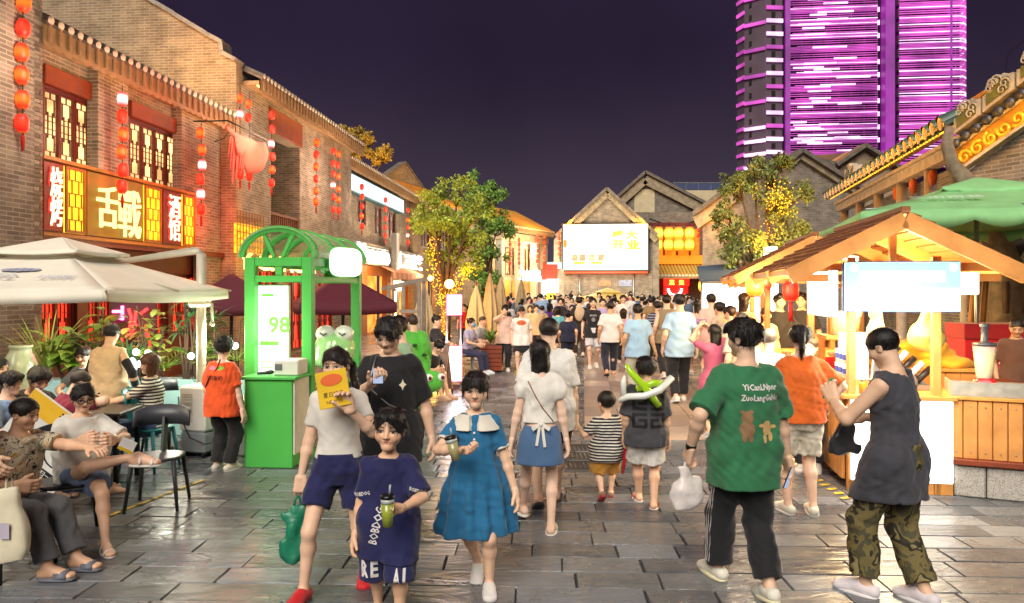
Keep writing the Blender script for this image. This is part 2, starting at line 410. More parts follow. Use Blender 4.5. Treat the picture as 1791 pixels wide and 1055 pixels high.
class Rig:
 """person facing -Y, left side +X, feet on z=0. Targets in metres in that space."""
 def __init__(s, H=1.7, sex='m', head=None, pelvis=None, lean=0, side=0, twist=0, turn=0, look=(0, 0, 0), hands={}, elbows={}, feet={}, knees={}, fat=1, hipyaw=0):
  s.H = H; s.sex = sex; s.fat = fat
  hh = s.hh = head or (H*.131 if H > 1.45 else (H*.156 if H > 1.25 else (H*.175 if H > 1.1 else .2)))
  s.hipz = (.515 if H > 1.4 else .49 if H > 1.15 else .46)*H
  s.thigh = s.hipz*.475; s.shank = s.hipz*.455; s.ank = s.hipz*.085
  P = s.P = np.asarray(pelvis if pelvis is not None else (0, 0, s.hipz-.012), float)
  s.Rp = rotm(0, 0, hipyaw)
  s.Rt = rotm(0, 0, twist)@rotm(0, side, 0)@rotm(lean, 0, 0)
  tl = s.tl = H-hh-.024*H-s.hipz            # pelvis to neck base
  s.N = P+s.Rt@V(0, .01*H, tl)
  sw = s.sw = (.094 if sex == 'm' else .083)*H*(1 if H > 1.4 else .97)
  s.S = {'L': P+s.Rt@V(sw, .008*H, tl-.052*H), 'R': P+s.Rt@V(-sw, .008*H, tl-.052*H)}
  hw = s.hw = (.052 if sex == 'm' else .055)*H
  s.hip = {'L': P+s.Rp@V(hw, 0, -.01), 'R': P+s.Rp@V(-hw, 0, -.01)}
  ua, fa = s.ua, s.fa = .17*H, .148*H
  s.E = {}; s.Wr = {}
  for c, sg in (('L', 1), ('R', -1)):
   t = hands.get(c, s.S[c]+V(sg*.07*H, -.03*H, -.305*H))
   hint = elbows.get(c, (sg*.35, 1, -.2))
   s.E[c], s.Wr[c] = ik(s.S[c], t, ua, fa, hint)
  s.K = {}; s.A = {}; s.toe = {}
  for c, sg in (('L', 1), ('R', -1)):
   f = feet.get(c, (sg*.055*H, 0, 0, sg*8))     # x, y, z of heel-ankle ground point, toe yaw (0 = straight ahead), pitch
   t = V(f[0], f[1], f[2]+s.ank)
   s.K[c], s.A[c] = ik(s.hip[c], t, s.thigh, s.shank, knees.get(c, (sg*.15, -1, 0)))
   yaw = math.radians(f[3]); pit = math.radians(f[4] if len(f) > 4 else 0)
   s.toe[c] = unit(V(math.sin(yaw)*math.cos(pit), -math.cos(yaw)*math.cos(pit), math.sin(pit)))
  s.Rh = rotm(0, 0, twist*.6+look[0])@rotm(look[1]+lean*.5, 0, 0)@rotm(0, look[2], 0)
  s.Hc = s.N+V(0, 0, .012*H)+s.Rt@V(0, -.008*H, .012*H)+s.Rh@V(0, -.05*hh, .5*hh)
  s.hand_ops = {}
 def torso_st(s):
  H, f = s.H, s.fat
  if s.sex == 'm': z = [-.06, 0, .08, .35, .7, .86, 1]; rx = [.07, .094, .092, .083, .096, .09, .045]; ry = [.06, .07, .068, .064, .07, .058, .035]
  else: z = [-.06, 0, .08, .35, .7, .86, 1]; rx = [.075, .1, .094, .072, .084, .078, .038]; ry = [.06, .073, .068, .056, .066, .05, .032]
  if H < 1.36: rx = [.066, .08, .078, .076, .082, .08, .042]; ry = [.056, .066, .064, .062, .06, .052, .033]
  return np.array(z)*s.tl, np.array(rx)*H*f, np.array(ry)*H*f
 def body(s, legs=True, arms=True):
  H, f = s.H, s.fat**.5; g = 1.0 if s.sex == 'm' else .88
  if H < 1.3: g *= .95
  o = []; z, rx, ry = s.torso_st()
  o.append(loft(s.P, s.Rt, z, rx*.95, ry*.95, k=.03))
  o.append(cone(s.N-s.Rt@V(0, 0, .03*H), s.Hc-s.Rh@V(0, -.08*s.hh, .2*s.hh), .036*H*g*(.9 if H < 1.3 else 1), .031*H*g, k=.03))
  if arms:
   for c in 'LR':
    o.append(cone(s.N-s.Rt@V(0, 0, .03*H), s.S[c], .02*H*g, .027*H*g, k=.03))
    o.append(cone(s.S[c], s.E[c], .031*H*g*f, .0245*H*g*f, k=.02))
    mid = s.E[c]+(s.Wr[c]-s.E[c])*.28
    o.append(cone(s.E[c], mid, .0245*H*g*f, .0255*H*g*f, k=.02)); o.append(cone(mid, s.Wr[c], .0255*H*g*f, .0165*H*g, k=.02))
  if legs:
   for c in 'LR':
    o.append(cone(s.hip[c], s.K[c], .053*H*g*f, .034*H*g*f, k=.03))
    d = s.A[c]-s.K[c]; bk = V(0, 1, 0)-unit(d)*(V(0, 1, 0)@unit(d))
    cf = s.K[c]+d*.3+bk*.012*H
    o.append(cone(s.K[c], cf, .033*H*g*f, .0335*H*g*f, k=.025)); o.append(cone(cf, s.A[c], .0325*H*g*f, .0205*H*g, k=.025))
  return o
 def foot(s, c, infl=0, thick=0):
  "foot from ankle, heel to toe"
  H = s.H; a = s.A[c]; t = s.toe[c]; up = V(0, 0, 1)-t*t[2]; up = unit(up); sd = np.cross(t, up); L = .15*H
  base = a-up*(s.ank-.02*H)
  o = [cone(a, base-t*.02*H, .021*H+infl, .02*H+infl, k=.015),
    cone(base-t*.028*H, base+t*.04*H, .019*H+infl, .021*H+infl, k=.02),
    cone(base+t*.02*H+up*.012*H, base+t*.075*H, .02*H+infl, .016*H+infl, k=.02)]
  for q in (-1, 0, 1):
   o.append(cone(base+t*.06*H+sd*q*.012*H-up*.004*H, base+t*(.105-.006*abs(q))*H+sd*q*.014*H-up*.008*H, .0135*H+infl, .011*H+infl, k=.012))
  return o, base, t, up, sd
 def hand(s, c, curl=22, spread=5, d=None, palm=None, thumb=35, size=1):
  "hand with five jointed fingers; d finger direction, palm the way the palm faces"
  H = s.H; w = s.Wr[c]; d = unit(d if d is not None else w-s.E[c]); sg = 1 if c == 'L' else -1
  p = np.asarray(palm if palm is not None else (-sg, 0, 0), float); p = unit(p-d*(p@d)); sd = np.cross(p, d)*(1 if c == 'L' else -1)
  # sd points to the thumb side
  u = .105*H*size*(1.05 if H < 1.3 else 1); o = []; pl = .5*u
  for q in (-1.5, -.5, .5, 1.5):
   o.append(cone(w+sd*q*.09*u, w+d*pl*.95+sd*q*.135*u, .105*u, .1*u, k=.02))
  lens = {-1.5: .34, -.5: .44, .5: .48, 1.5: .43}
  for q in (-1.5, -.5, .5, 1.5):
   b = w+d*pl+sd*q*.14*u; a = math.radians(curl); dirv = d; L = lens[q]*u; r = .078*u
   ang = math.radians(q*spread)
   for j, fr in enumerate((.45, .31, .24)):
    a2 = a*(j+.6); v = d*math.cos(a2)+p*math.sin(a2); v = unit(v+sd*math.sin(ang)*math.cos(a2))
    e = b+v*L*fr*1.05; o.append(cone(b, e, r*(1-.1*j), r*(.9-.1*j), k=.004)); b = e
  tb = w+d*.12*u+sd*.15*u; tv = unit(d*.75+sd*math.sin(math.radians(thumb))*1.1+p*.35*(1+curl/60)); e = tb+tv*.3*u
  o.append(cone(tb, e, .1*u, .085*u, k=.012)); tv2 = unit(tv+d*.5+p*.3*(curl/40)); o.append(cone(e, e+tv2*.24*u, .08*u, .065*u, k=.006))
  s.hand_c = w+d*pl*.9+p*.12*u
  return o, w+d*pl+p*.16*u
 def hp(s, x, y, z): return s.Hc+s.Rh@(V(x, y, z)*s.hh)
 def head(s, face=True):
  u = s.hh; R = s.Rh; h = s.hp; kid = s.H < 1.42; fem = s.sex == 'f'
  E = lambda c, r, k, mode='+': ell(h(*c), np.array(r)*u, k*u, R, mode)
  Cn = lambda a, b, ra, rb, k: cone(h(*a), h(*b), ra*u, rb*u, k*u)
  jw = .2 if fem or kid else .235
  o = [E((0, .05, .14), (.365, .42, .36), .05), E((0, -.08, -.08), (.315, .3, .3), .12),
    Cn((-jw*.75, .0, -.22), (-.05, -.25, -.4), .12, .085, .12), Cn((jw*.75, .0, -.22), (.05, -.25, -.4), .12, .085, .12),
    E((0, -.25, -.38), (.1, .1, .1), .1)]
  if not face:
   o += [E((q*.345, .05, -.04), (.04, .09, .14), .03) for q in (-1, 1)]; o.append(Cn((0, -.36, .0), (0, -.44, -.14), .04, .055, .05)); return o
  o += [E((q*.19, -.22, -.13), (.13, .12, .13), .12) for q in (-1, 1)]
  o += [E((q*.16, -.425, .01), (.1, .085, .06), .07, '-') for q in (-1, 1)]
  o += [E((q*.155, -.298, .005), (.078, .07, .05), .015) for q in (-1, 1)]
  o += [Cn((q*.09, -.345, .1), (q*.24, -.27, .1), .035, .03, .06) for q in (-1, 1)]
  o += [Cn((0, -.335, .05), (0, -.42, -.12), .035, .05, .05), E((0, -.425, -.135), (.05, .05, .042), .04)]
  o += [E((q*.055, -.38, -.15), (.035, .05, .032), .03) for q in (-1, 1)]
  o += [Cn((-.09, -.325, -.245), (.09, -.325, -.245), .028, .028, .03), Cn((-.07, -.33, -.29), (.07, -.33, -.29), .03, .03, .03)]
  o += [ell(h(0, -.375, -.267), np.array((.09, .02, .008))*u, .012*u, R, '-')]
  for q in (-1, 1):
   o += [E((q*.36, .06, -.02), (.035, .09, .15), .03), E((q*.395, .03, -.02), (.02, .05, .08), .02, '-')]
  return o
 def face_tint(s, skin, lip, brow=(.02, .014, .012)):
  sk = np.array(lite(skin)); lp = np.array(lin(lip)); br = np.array(brow)
  def fn(P):
   q = ((P-s.Hc)@s.Rh)/s.hh; x, y, z = q[:, 0], q[:, 1], q[:, 2]; ax = np.abs(x)
   c = np.repeat(sk[None], len(P), 0)
   front = (y < -.2) & (np.abs(z) < .6)
   def mix(m, col):
    m = np.clip(m, 0, 1)[:, None]*front[:, None]; c[:] = c*(1-m)+np.array(col)*m
   mix(np.exp(-((ax-.2)/.1)**2-((z+.13)/.1)**2)*.3, sk*np.array((1.0, .72, .68)))
   mix(1.6-(np.hypot(x/.12, (z+.268)/.048))*1.6, lp)
   mix((1-np.abs(z+.267)/.008)*(ax < .105), lp*.35)
   bz = .118-.9*(ax-.16)**2
   mix((1.5-np.abs(z-bz)/.022*1.2)*(ax > .055)*(ax < .255), br)
   ex, ez = (ax-.155)/.082, (z-.005)/.037
   lid = np.hypot(ex, ez*1.05)
   mix((1.35-lid)*4*(lid < 1.35), sk*.5)
   mix((1.0-lid)*5, (.62, .6, .58))
   mix((1-np.hypot((ax-.155)/.042, (z-.008)/.042))*6*(lid < 1.05), (.012, .008, .006))
   mix((1-np.abs(ez-.85+.5*ex**2)/.4)*3*(np.abs(ex) < 1.1), (.015, .01, .01))
   mix((1-np.hypot((ax-.028)/.014, (z+.172)/.01))*2, sk*.35)
   return c
  return fn
def lite(c): return tuple(q**.74 for q in lin(c))
def skinmat(tone):
 m = mat('skin_'+tone, tone, .5, var=.07, scale=14, bump=.08, bscale=300, attr='tint')
 b = m.node_tree.nodes['Principled BSDF']; b.inputs['Subsurface Weight'].default_value = .06; b.inputs['Subsurface Scale'].default_value = .01
 return m
def hairmat(col='17110F'):
 m = mat('hair_'+col, col, .42, var=.35, scale=30, spec=.4)
 if not m.get('s'):
  m['s'] = 1; n = m.node_tree.nodes; L = m.node_tree.links
  tc = n.new('ShaderNodeTexCoord'); mp = n.new('ShaderNodeMapping'); mp.inputs['Scale'].default_value = (220, 220, 14)
  L.new(tc.outputs['Object'], mp.inputs[0]); z = n.new('ShaderNodeTexNoise'); z.inputs['Scale'].default_value = 1; z.inputs['Detail'].default_value = 3; L.new(mp.outputs[0], z.inputs[0])
  bp = n.new('ShaderNodeBump'); bp.inputs['Strength'].default_value = .7; bp.inputs['Distance'].default_value = .006; L.new(z.outputs[0], bp.inputs['Height'])
  L.new(bp.outputs[0], n['Principled BSDF'].inputs['Normal'])
 return m
def cloth(col, rough=.85, name=None):
 if not isinstance(col, str): return col
 return mat(name or 'cloth_'+col, col, rough, var=.1, scale=9, bump=.25, bscale=180, sheen=.15)
def striped(name, a, b, period, duty=.5, axis=2):
 if (name,) in MATS: return MATS[(name,)]
 m = mat(name, a, .85, var=0, bump=.2, bscale=180); n = m.node_tree.nodes; L = m.node_tree.links
 tc = n.new('ShaderNodeTexCoord'); sp = n.new('ShaderNodeSeparateXYZ'); L.new(tc.outputs['Object'], sp.inputs[0])
 md = n.new('ShaderNodeMath'); md.operation = 'PINGPONG'; md.inputs[1].default_value = period/2; L.new(sp.outputs[axis], md.inputs[0])
 gt = n.new('ShaderNodeMath'); gt.operation = 'GREATER_THAN'; gt.inputs[1].default_value = period/2*duty; L.new(md.outputs[0], gt.inputs[0])
 mm = n.new('ShaderNodeMix'); mm.data_type = 'RGBA'; mm.inputs[6].default_value = (*lin(a), 1); mm.inputs[7].default_value = (*lin(b), 1)
 L.new(gt.outputs[0], mm.inputs[0]); L.new(mm.outputs[2], n['Principled BSDF'].inputs['Base Color']); return m
def blotch(name, cols, scale=9, stops=None, detail=2, rough=.85):
 if (name,) in MATS: return MATS[(name,)]
 m = mat(name, cols[0], rough, var=0, bump=.2, bscale=180); n = m.node_tree.nodes; L = m.node_tree.links
 tc = n.new('ShaderNodeTexCoord'); z = n.new('ShaderNodeTexNoise'); z.inputs['Scale'].default_value = scale; z.inputs['Detail'].default_value = detail; z.inputs['Distortion'].default_value = .6
 L.new(tc.outputs['Object'], z.inputs[0]); r = n.new('ShaderNodeValToRGB'); r.color_ramp.interpolation = 'CONSTANT'; L.new(z.outputs[0], r.inputs[0])
 stops = stops or [0]+[.38+.24*i/(len(cols)-1) for i in range(len(cols)-1)]
 while len(r.color_ramp.elements) < len(cols): r.color_ramp.elements.new(.5)
 for e, c, s_ in zip(r.color_ramp.elements, cols, stops): e.position = s_; e.color = (*lin(c), 1)
 L.new(r.outputs[0], n['Principled BSDF'].inputs['Base Color']); return m
SHOES = {}
def person(label, loc, rz, rig, skin='D9A27E', hair=('short', '17110F'), top=None, bottom=None, shoes=None, res=.009, face=True, hres=None, hands={}, group=None, seed=1, lip='B0564C', name='person', cat='person', extra_body=None, handres=.0042):
 """top: dict(kind, col, hem, sleeve, loose, ...)  bottom: dict(kind, col, ...)  hands: {c: kwargs for Rig.hand}"""
 root = thing(name, label, cat, loc, rz, group)
 g = rig; H = g.H; out = {'root': root, 'rig': g}
 # ---- body
 neckp = g.N+(g.Hc-g.N)*.35
 nd = unit(g.Hc-g.N)
 B = g.body(); hd = g.head(face); Hops = []; grip = {}
 barefoot = []
 for c in 'LR':
  f, base, t, up, sd = g.foot(c); barefoot += f
 coarse = B+barefoot
 parts = []
 hr = hres or res
 if hr < res-1e-6:
  fine = [o for o in B[:2]]+B[2:4 if len(B) > 2 else 2]+hd
  hb = [plane(neckp-nd*.02, -nd)]
  parts.append(grow(fine+hb, hr, lo=g.Hc-V(1, 1, 1)*g.hh*.95, hi=g.Hc+V(1, 1, 1)*g.hh*.75))
  coarse = coarse+[plane(neckp+nd*.006, nd)] if False else coarse
 else: coarse = coarse+hd
 for c in 'LR':
  kw = hands.get(c, {})
  if kw is None: continue
  ho, gp = g.hand(c, **kw); grip[c] = gp
  if handres < res:
   w_ = g.Wr[c]; fd = unit(w_-g.E[c]);
   parts.append(grow(ho+[cone(g.E[c]+(w_-g.E[c])*.6, w_, .0165*H*(1 if g.sex == 'm' else .88), .0163*H*(1 if g.sex == 'm' else .88), k=.012)]+[plane(w_-fd*.05, -fd)], handres, lo=w_-.24*H*.8, hi=w_+.24*H*.8))
  else: coarse = coarse+ho
 P, Q = grow(coarse, res); parts.insert(0, (P, Q))
 colf = g.face_tint(skin, lip) if face else (lambda P: np.repeat(np.array(lite(skin))[None], len(P), 0))
 out['body'] = link('body', npmesh('body', parts, skinmat(skin), colf), root)
 out['grip'] = grip
 # ---- hair
 if hair: out['hair'] = make_hair(g, hair[0], hair[1], .006 if res < .0125 else .009, root, seed)
 # ---- clothes
 if top and bottom: top['bl'] = bottom.get('loose', .02)
 for key, spec in (('bottom', bottom), ('top', top)):
  if spec: out[key] = make_cloth(g, spec, res, root, seed)
 if shoes: out['shoes'] = [make_shoe(g, c, shoes, root, res) for c in 'LR']
 return out
def make_hair(g, style, col, h, root, seed):
 u = g.hh; R = g.Rh; hp = g.hp; rs = np.random.RandomState(seed+5)
 E = lambda c, r, k=.05, mode='+': ell(hp(*c), np.array(r)*u, k*u, R, mode)
 Cn = lambda a, b, ra, rb, k=.05: cone(hp(*a), hp(*b), ra*u, rb*u, k*u)
 th = {'buzz': .012, 'crop': .04, 'thin': .025, 'short': .06, 'mop': .066}.get(style, .06)
 o = [E((0, .055, .15), (.37+th, .425+th, .365+th))]
 nape = {'buzz': -.2, 'crop': -.24, 'short': -.3, 'mop': -.36}.get(style, -.25)
 if style in ('short', 'side', 'mop'):
  o += [E((.02, .0, .34), (.33, .4, .22), .08), Cn((-.22, -.27, .36), (.2, -.3, .34), .1, .12, .06)]
  if style == 'mop': o += [Cn((q, -.36, .33), (q*1.1+.02, -.42, .17), .09, .05, .04) for q in (-.25, -.13, 0, .14, .26)]
 if style in ('bob', 'long', 'fringe', 'pony', 'bun', 'side', 'tail'): pass
 # face opening and nape
 fo = -.14 if style in ('buzz', 'crop', 'thin') else -.17
 cut = [E((0, -.5, fo), (.385, .37, .41), .04, '-')]
 if style in ('fringe',): cut = [E((0, -.5, -.2), (.33, .33, .33), .03, '-')]
 if style == 'thin': cut = [E((0, -.5, -.02), (.38, .33, .42), .04, '-')]
 cut += [E((q*.44, -.0, -.12), (.13, .15, .19), .03, '-') for q in (-1, 1)]
 cut += [plane(hp(0, .3, nape), -(R@V(0, -.25, 1)), .03*u)]
 low = []
 if style == 'bob':
  low = [loft(hp(0, .12, -.75), R, np.array([0, .25, .6, 1.0])*u, np.array([.33, .39, .4, .38])*u, np.array([.2, .27, .33, .38])*u, k=.05*u, fold=(9, .012*u, 1))]
 elif style == 'long':
  low = [loft(hp(0, .2, -1.5), R, np.array([0, .5, 1.3, 1.8])*u, np.array([.16, .3, .38, .36])*u, np.array([.08, .16, .27, .34])*u, oy=np.array([.12, .08, 0, -.05])*u, k=.05*u, fold=(8, .02*u, 1))]
 elif style == 'pony':
  low = [Cn((0, .42, .22), (0, .58, .12), .1, .11), Cn((0, .58, .12), (.02, .6, -.45), .14, .12), Cn((.02, .6, -.45), (.04, .52, -.95), .12, .03)]
 elif style == 'sidepony':
  low = [Cn((.1, .42, .05), (.28, .5, -.1), .1, .12), Cn((.28, .5, -.1), (.42, .38, -.7), .14, .13), Cn((.42, .38, -.7), (.46, .28, -1.25), .12, .03)]
 elif style == 'bun':
  low = [E((0, .46, .34), (.15, .15, .15), .03)]
 elif style == 'topbun':
  low = [E((0, .3, .58), (.13, .13, .12), .03)]
 elif style == 'fringe':
  low = [Cn((q, -.3, .36), (q*1.05, -.39, .16-.04*abs(math.sin(q*20))), .1, .045, .03) for q in (-.24, -.12, 0, .12, .24)]
  low += [Cn((q*.34, -.12, .2), (q*.385, -.13, -.28), .07, .03, .04) for q in (-1, 1)] + [Cn((0, .42, .0), (0, .5, -.5), .14, .05)]
 elif style == 'shoulder':
  low = [loft(hp(0, .14, -.62), R, np.array([0, .3, .6, .9])*u, np.array([.34, .4, .4, .38])*u, np.array([.22, .28, .34, .38])*u, k=.05*u, fold=(9, .015*u, 2)), E((0, -.42, -.25), (.28, .34, .6), .03, '-')]
 if style in ('short', 'mop', 'bob', 'fringe', 'pony', 'sidepony', 'shoulder', 'bun'):
  tight = style in ('pony', 'bun', 'sidepony', 'fringe', 'bob', 'shoulder')
  for _ in range(12 if tight else 60):
   a, e = rs.uniform(-PI, PI), rs.uniform(-.1, 1.4); n3 = V(math.sin(a)*math.cos(e), math.cos(a)*math.cos(e), math.sin(e))
   if n3[1] < -.55 and n3[2] < .62: continue
   b0 = V(0, .055, .15)+n3*V(.37+th, .425+th, .365+th)*.97; tv = V(n3[0], n3[1]+.1, -.9 if not tight else -1.2); tv = tv-n3*(tv@n3); tv = tv/max(np.linalg.norm(tv), .1)+n3*(.1 if not tight else .04)+rs.normal(size=3)*.15
   low.append(Cn(tuple(b0), tuple(b0+tv*rs.uniform(.12, .2)), .042, .02, .03))
 wr = [wrinkle(.024*u if style not in ('buzz', 'crop') else .004*u, 36/u*.22, seed+9, (1.8, 1.8, .45))]
 P, Q = grow(o+cut+low+wr, h if style != 'buzz' else min(h, .006)); parts = [(P, Q)]
 if h < .007 and style != 'buzz' and len(P):      # loose strands lying along the surface
  n = 900 if style not in ('crop', 'thin') else 500; i = rs.randint(0, len(P), n); p = P[i].astype(float); c0 = g.hp(0, .05, .05); nn = (p-c0)*V(1, 1, .6); nn /= np.linalg.norm(nn, axis=1)[:, None]
  t = V(0, 0, -1)-nn*(nn@V(0, 0, -1))[:, None]+rs.normal(size=(n, 3))*.28; t /= np.linalg.norm(t, axis=1)[:, None]; L = (rs.uniform(.12, .32, n)*u*(.5 if style in ('crop', 'thin') else 1))[:, None]; sd = np.cross(t, nn)*.0009
  a = p-t*L*.2+nn*.001; m = p+t*L*.4+nn*.005; e = p+t*L*.8+nn*rs.uniform(0, .007, n)[:, None]
  S = np.stack([a-sd, a+sd, m+sd, m-sd, e-sd*.3, e+sd*.3], 1).reshape(-1, 3); b6 = np.arange(n)[:, None]*6; parts.append((S, np.concatenate([b6+np.array([[0, 1, 2, 3]]), b6+np.array([[3, 2, 5, 4]])])))
 return link('hair', npmesh('hair', parts, hairmat(col)), root)
def make_cloth(g, sp, h, root, seed):
 H = g.H; k = sp['kind']; lo = sp.get('loose', .02); z, rx, ry = g.torso_st(); P = g.P; Rt = g.Rt; name = sp.get('name')
 ops = []; cuts = []
 wr = [wrinkle(sp.get('wr', .006), sp.get('wf', 38), seed)]+([wrinkle(sp.get('wr', .006)*.5, 95, seed+40, (1, 1, .8))] if h < .012 else [])
 if k in ('tee', 'dress', 'tank', 'blouse'):
  hem = sp.get('hem', -.09)*H         # relative to pelvis along torso
  zz = np.concatenate([[min(hem, z[0]-.01)], z[1:-1], [z[-1]-.01]]); bl = sp.get('flare', 0)
  ax = np.concatenate([[max(rx[1], rx[0])+.01+bl], rx[1:-1], [rx[-1]+.018]]); ay = np.concatenate([[max(ry[1], ry[0])+.01+bl], ry[1:-1], [ry[-1]+.012]])
  if lo > .025:     # boxy cut hangs straight from the chest
   m = max(ax); ax[1:-2] = np.maximum(ax[1:-2], m*.97); ay[1:-2] = np.maximum(ay[1:-2], max(ay)*.97); ax[0] = max(ax[0], m*.98); ay[0] = max(ay[0], max(ay))
  fold = sp.get('fold'); waist = sp.get('waist')
  if k == 'dress':
   wz = waist*g.tl
   z2 = np.linspace(wz-.03, zz[-1], 9); ops.append(loft(P, Rt, z2, np.interp(z2, zz, ax)+lo, np.interp(z2, zz, ay)+lo, k=.03))
   sk = sp['skirt']   # hem z above ground, hem rx, ry
   zh = sk[0]-P[2]
   ops.append(loft(P, np.eye(3), [zh, zh+(wz-zh)*.5, wz-.02, wz+.02], [sk[1], sk[1]*.5+.075*H*.8, .078*H+lo, .074*H+lo], [sk[2], sk[2]*.5+.065*H*.7, .066*H+lo, .06*H+lo], oy=[sk[3] if len(sk) > 3 else 0, 0, 0, 0], k=.02, fold=(11, .017, seed)))
  else:
   ops.append(loft(P, Rt, zz, ax+lo, ay+lo, k=.03, fold=fold, n=2.3))
  if k != 'dress' and sp.get('hem', -.09) < -.02 and not sp.get('short'):
   for c in 'LR': ops.append(cone(g.hip[c]+V(0, 0, .02*H), g.K[c], .057*H*g.fat**.5*(1 if g.sex == 'm' else .9)+sp.get('bl', .02)+.026, .04*H+sp.get('bl', .02)+.022, k=.04))
  for c in 'LR':
   gs = 1.0 if g.sex == 'm' else .88
   ops.append(cone(g.N-Rt@V(0, 0, .032*H), g.S[c], .022*H*gs+lo*.3+.004, .029*H*gs+lo*.4, k=.03))
  sv = sp.get('sleeve', .6)
  if k == 'tank':
   for c in 'LR': cuts.append(ell(g.S[c]+Rt@V((.05 if c == 'L' else -.05)*H, 0, -.035*H), (.052*H, .09*H, .075*H), .01, Rt, '-'))
  elif sv > 0:
   for c in 'LR':
    gs = 1.0 if g.sex == 'm' else .88
    if sv <= 1: e = g.S[c]+(g.E[c]-g.S[c])*sv; e2 = g.S[c]+(g.E[c]-g.S[c])*min(sv+.15, 1.3); dd = unit(g.E[c]-g.S[c])
    else: e = g.E[c]+(g.Wr[c]-g.E[c])*(sv-1); e2 = g.E[c]+(g.Wr[c]-g.E[c])*(sv-.9); dd = unit(g.Wr[c]-g.E[c])
    slo = sp.get('sl', lo+.004); pf = sp.get('puff', 0)
    if sv <= 1:
     ops.append(clipped(cone(g.S[c], e2, .031*H*gs+lo*.5, .026*H*gs+slo, k=.03), e, dd))
     if pf: ops.append(ell((g.S[c]*.45+e*.55), (pf, pf, pf*1.1), .02))
    else:
     ops.append(cone(g.S[c], g.E[c], .032*H*gs+lo*.6, .026*H*gs+slo, k=.03)); ops.append(clipped(cone(g.E[c], e2, .026*H*gs+slo, .018*H*gs+slo, k=.02), e, dd))
  nk = sp.get('neck', .05)*H
  cuts.append(cone(g.N-Rt@V(0, -.0, .012*H), g.N+(g.Hc-g.N)*1.2, nk*.8, nk*1.3, k=.004, mode='-'))
  if k != 'dress': cuts.append(plane(P+Rt@V(0, 0, hem+.002), -(Rt@V(0, sp.get('hemtilt', 0), 1))))
 elif k in ('pants', 'shorts', 'skirt'):
  wz = sp.get('waist', .07)*H
  if k == 'skirt':
   L = sp['len']*H
   ops.append(loft(P, g.Rp, [wz-L, wz-L*.5, -.0, wz], [.115*H+lo+sp.get('flare', .01), .11*H+lo, .1*H+lo, .082*H+lo*.5], [.088*H+lo+sp.get('flare', .01), .085*H+lo, .078*H+lo, .066*H+lo*.5], k=.02, fold=sp.get('fold')))
   wr = [wrinkle(.002, 40, seed)]
  else:
   zs = np.array([z[0]-.02, 0, wz]); Rp = g.Rp
   ops.append(loft(P, Rt if sp.get('seat') else Rp, [-.06*H, -.0, wz], [.075*H+lo*.5, .098*H*g.fat+lo, .085*H*g.fat+lo*.7], [.06*H+lo*.6, .075*H*g.fat+lo, .07*H*g.fat+lo*.7], k=.03))
   gs = 1.0 if g.sex == 'm' else .9; ff = g.fat**.5
   for c in 'LR':
    if k == 'shorts':
     fr = sp.get('len', .6); e = g.hip[c]+(g.K[c]-g.hip[c])*fr; dd = unit(g.K[c]-g.hip[c])
     ops.append(clipped(cone(g.hip[c], e+dd*.05*H, .056*H*gs*ff+lo, (.056+(.036-.056)*fr)*H*gs*ff+lo+sp.get('flare', .012), k=.025), e, dd))
    else:
     fr = sp.get('len', .95); e = g.K[c]+(g.A[c]-g.K[c])*fr; dd = unit(g.A[c]-g.K[c]); ln = sp.get('hemr', .03)*H
     ops.append(cone(g.hip[c], g.K[c], .056*H*gs*ff+lo, .038*H*gs*ff+lo, k=.03)); ops.append(clipped(cone(g.K[c], e+dd*.03*H, .038*H*gs*ff+lo, ln+lo*.6, k=.025), e, dd))
   cuts.append(plane(P+Rp@V(0, 0, wz), (0, 0, 1)))
 real = cuts
 if sp.get('cuts'): real += sp['cuts'](g)
 P_, Q_ = grow(ops+wr+real, sp.get('res', h))
 nm = name or {'tee': 'shirt', 'tank': 'tank_top', 'blouse': 'blouse', 'dress': 'dress', 'pants': 'trousers', 'shorts': 'shorts', 'skirt': 'skirt'}[k]
 o = link(nm, npmesh(nm, [(P_, Q_)], cloth(sp['col'])), root)
 return o
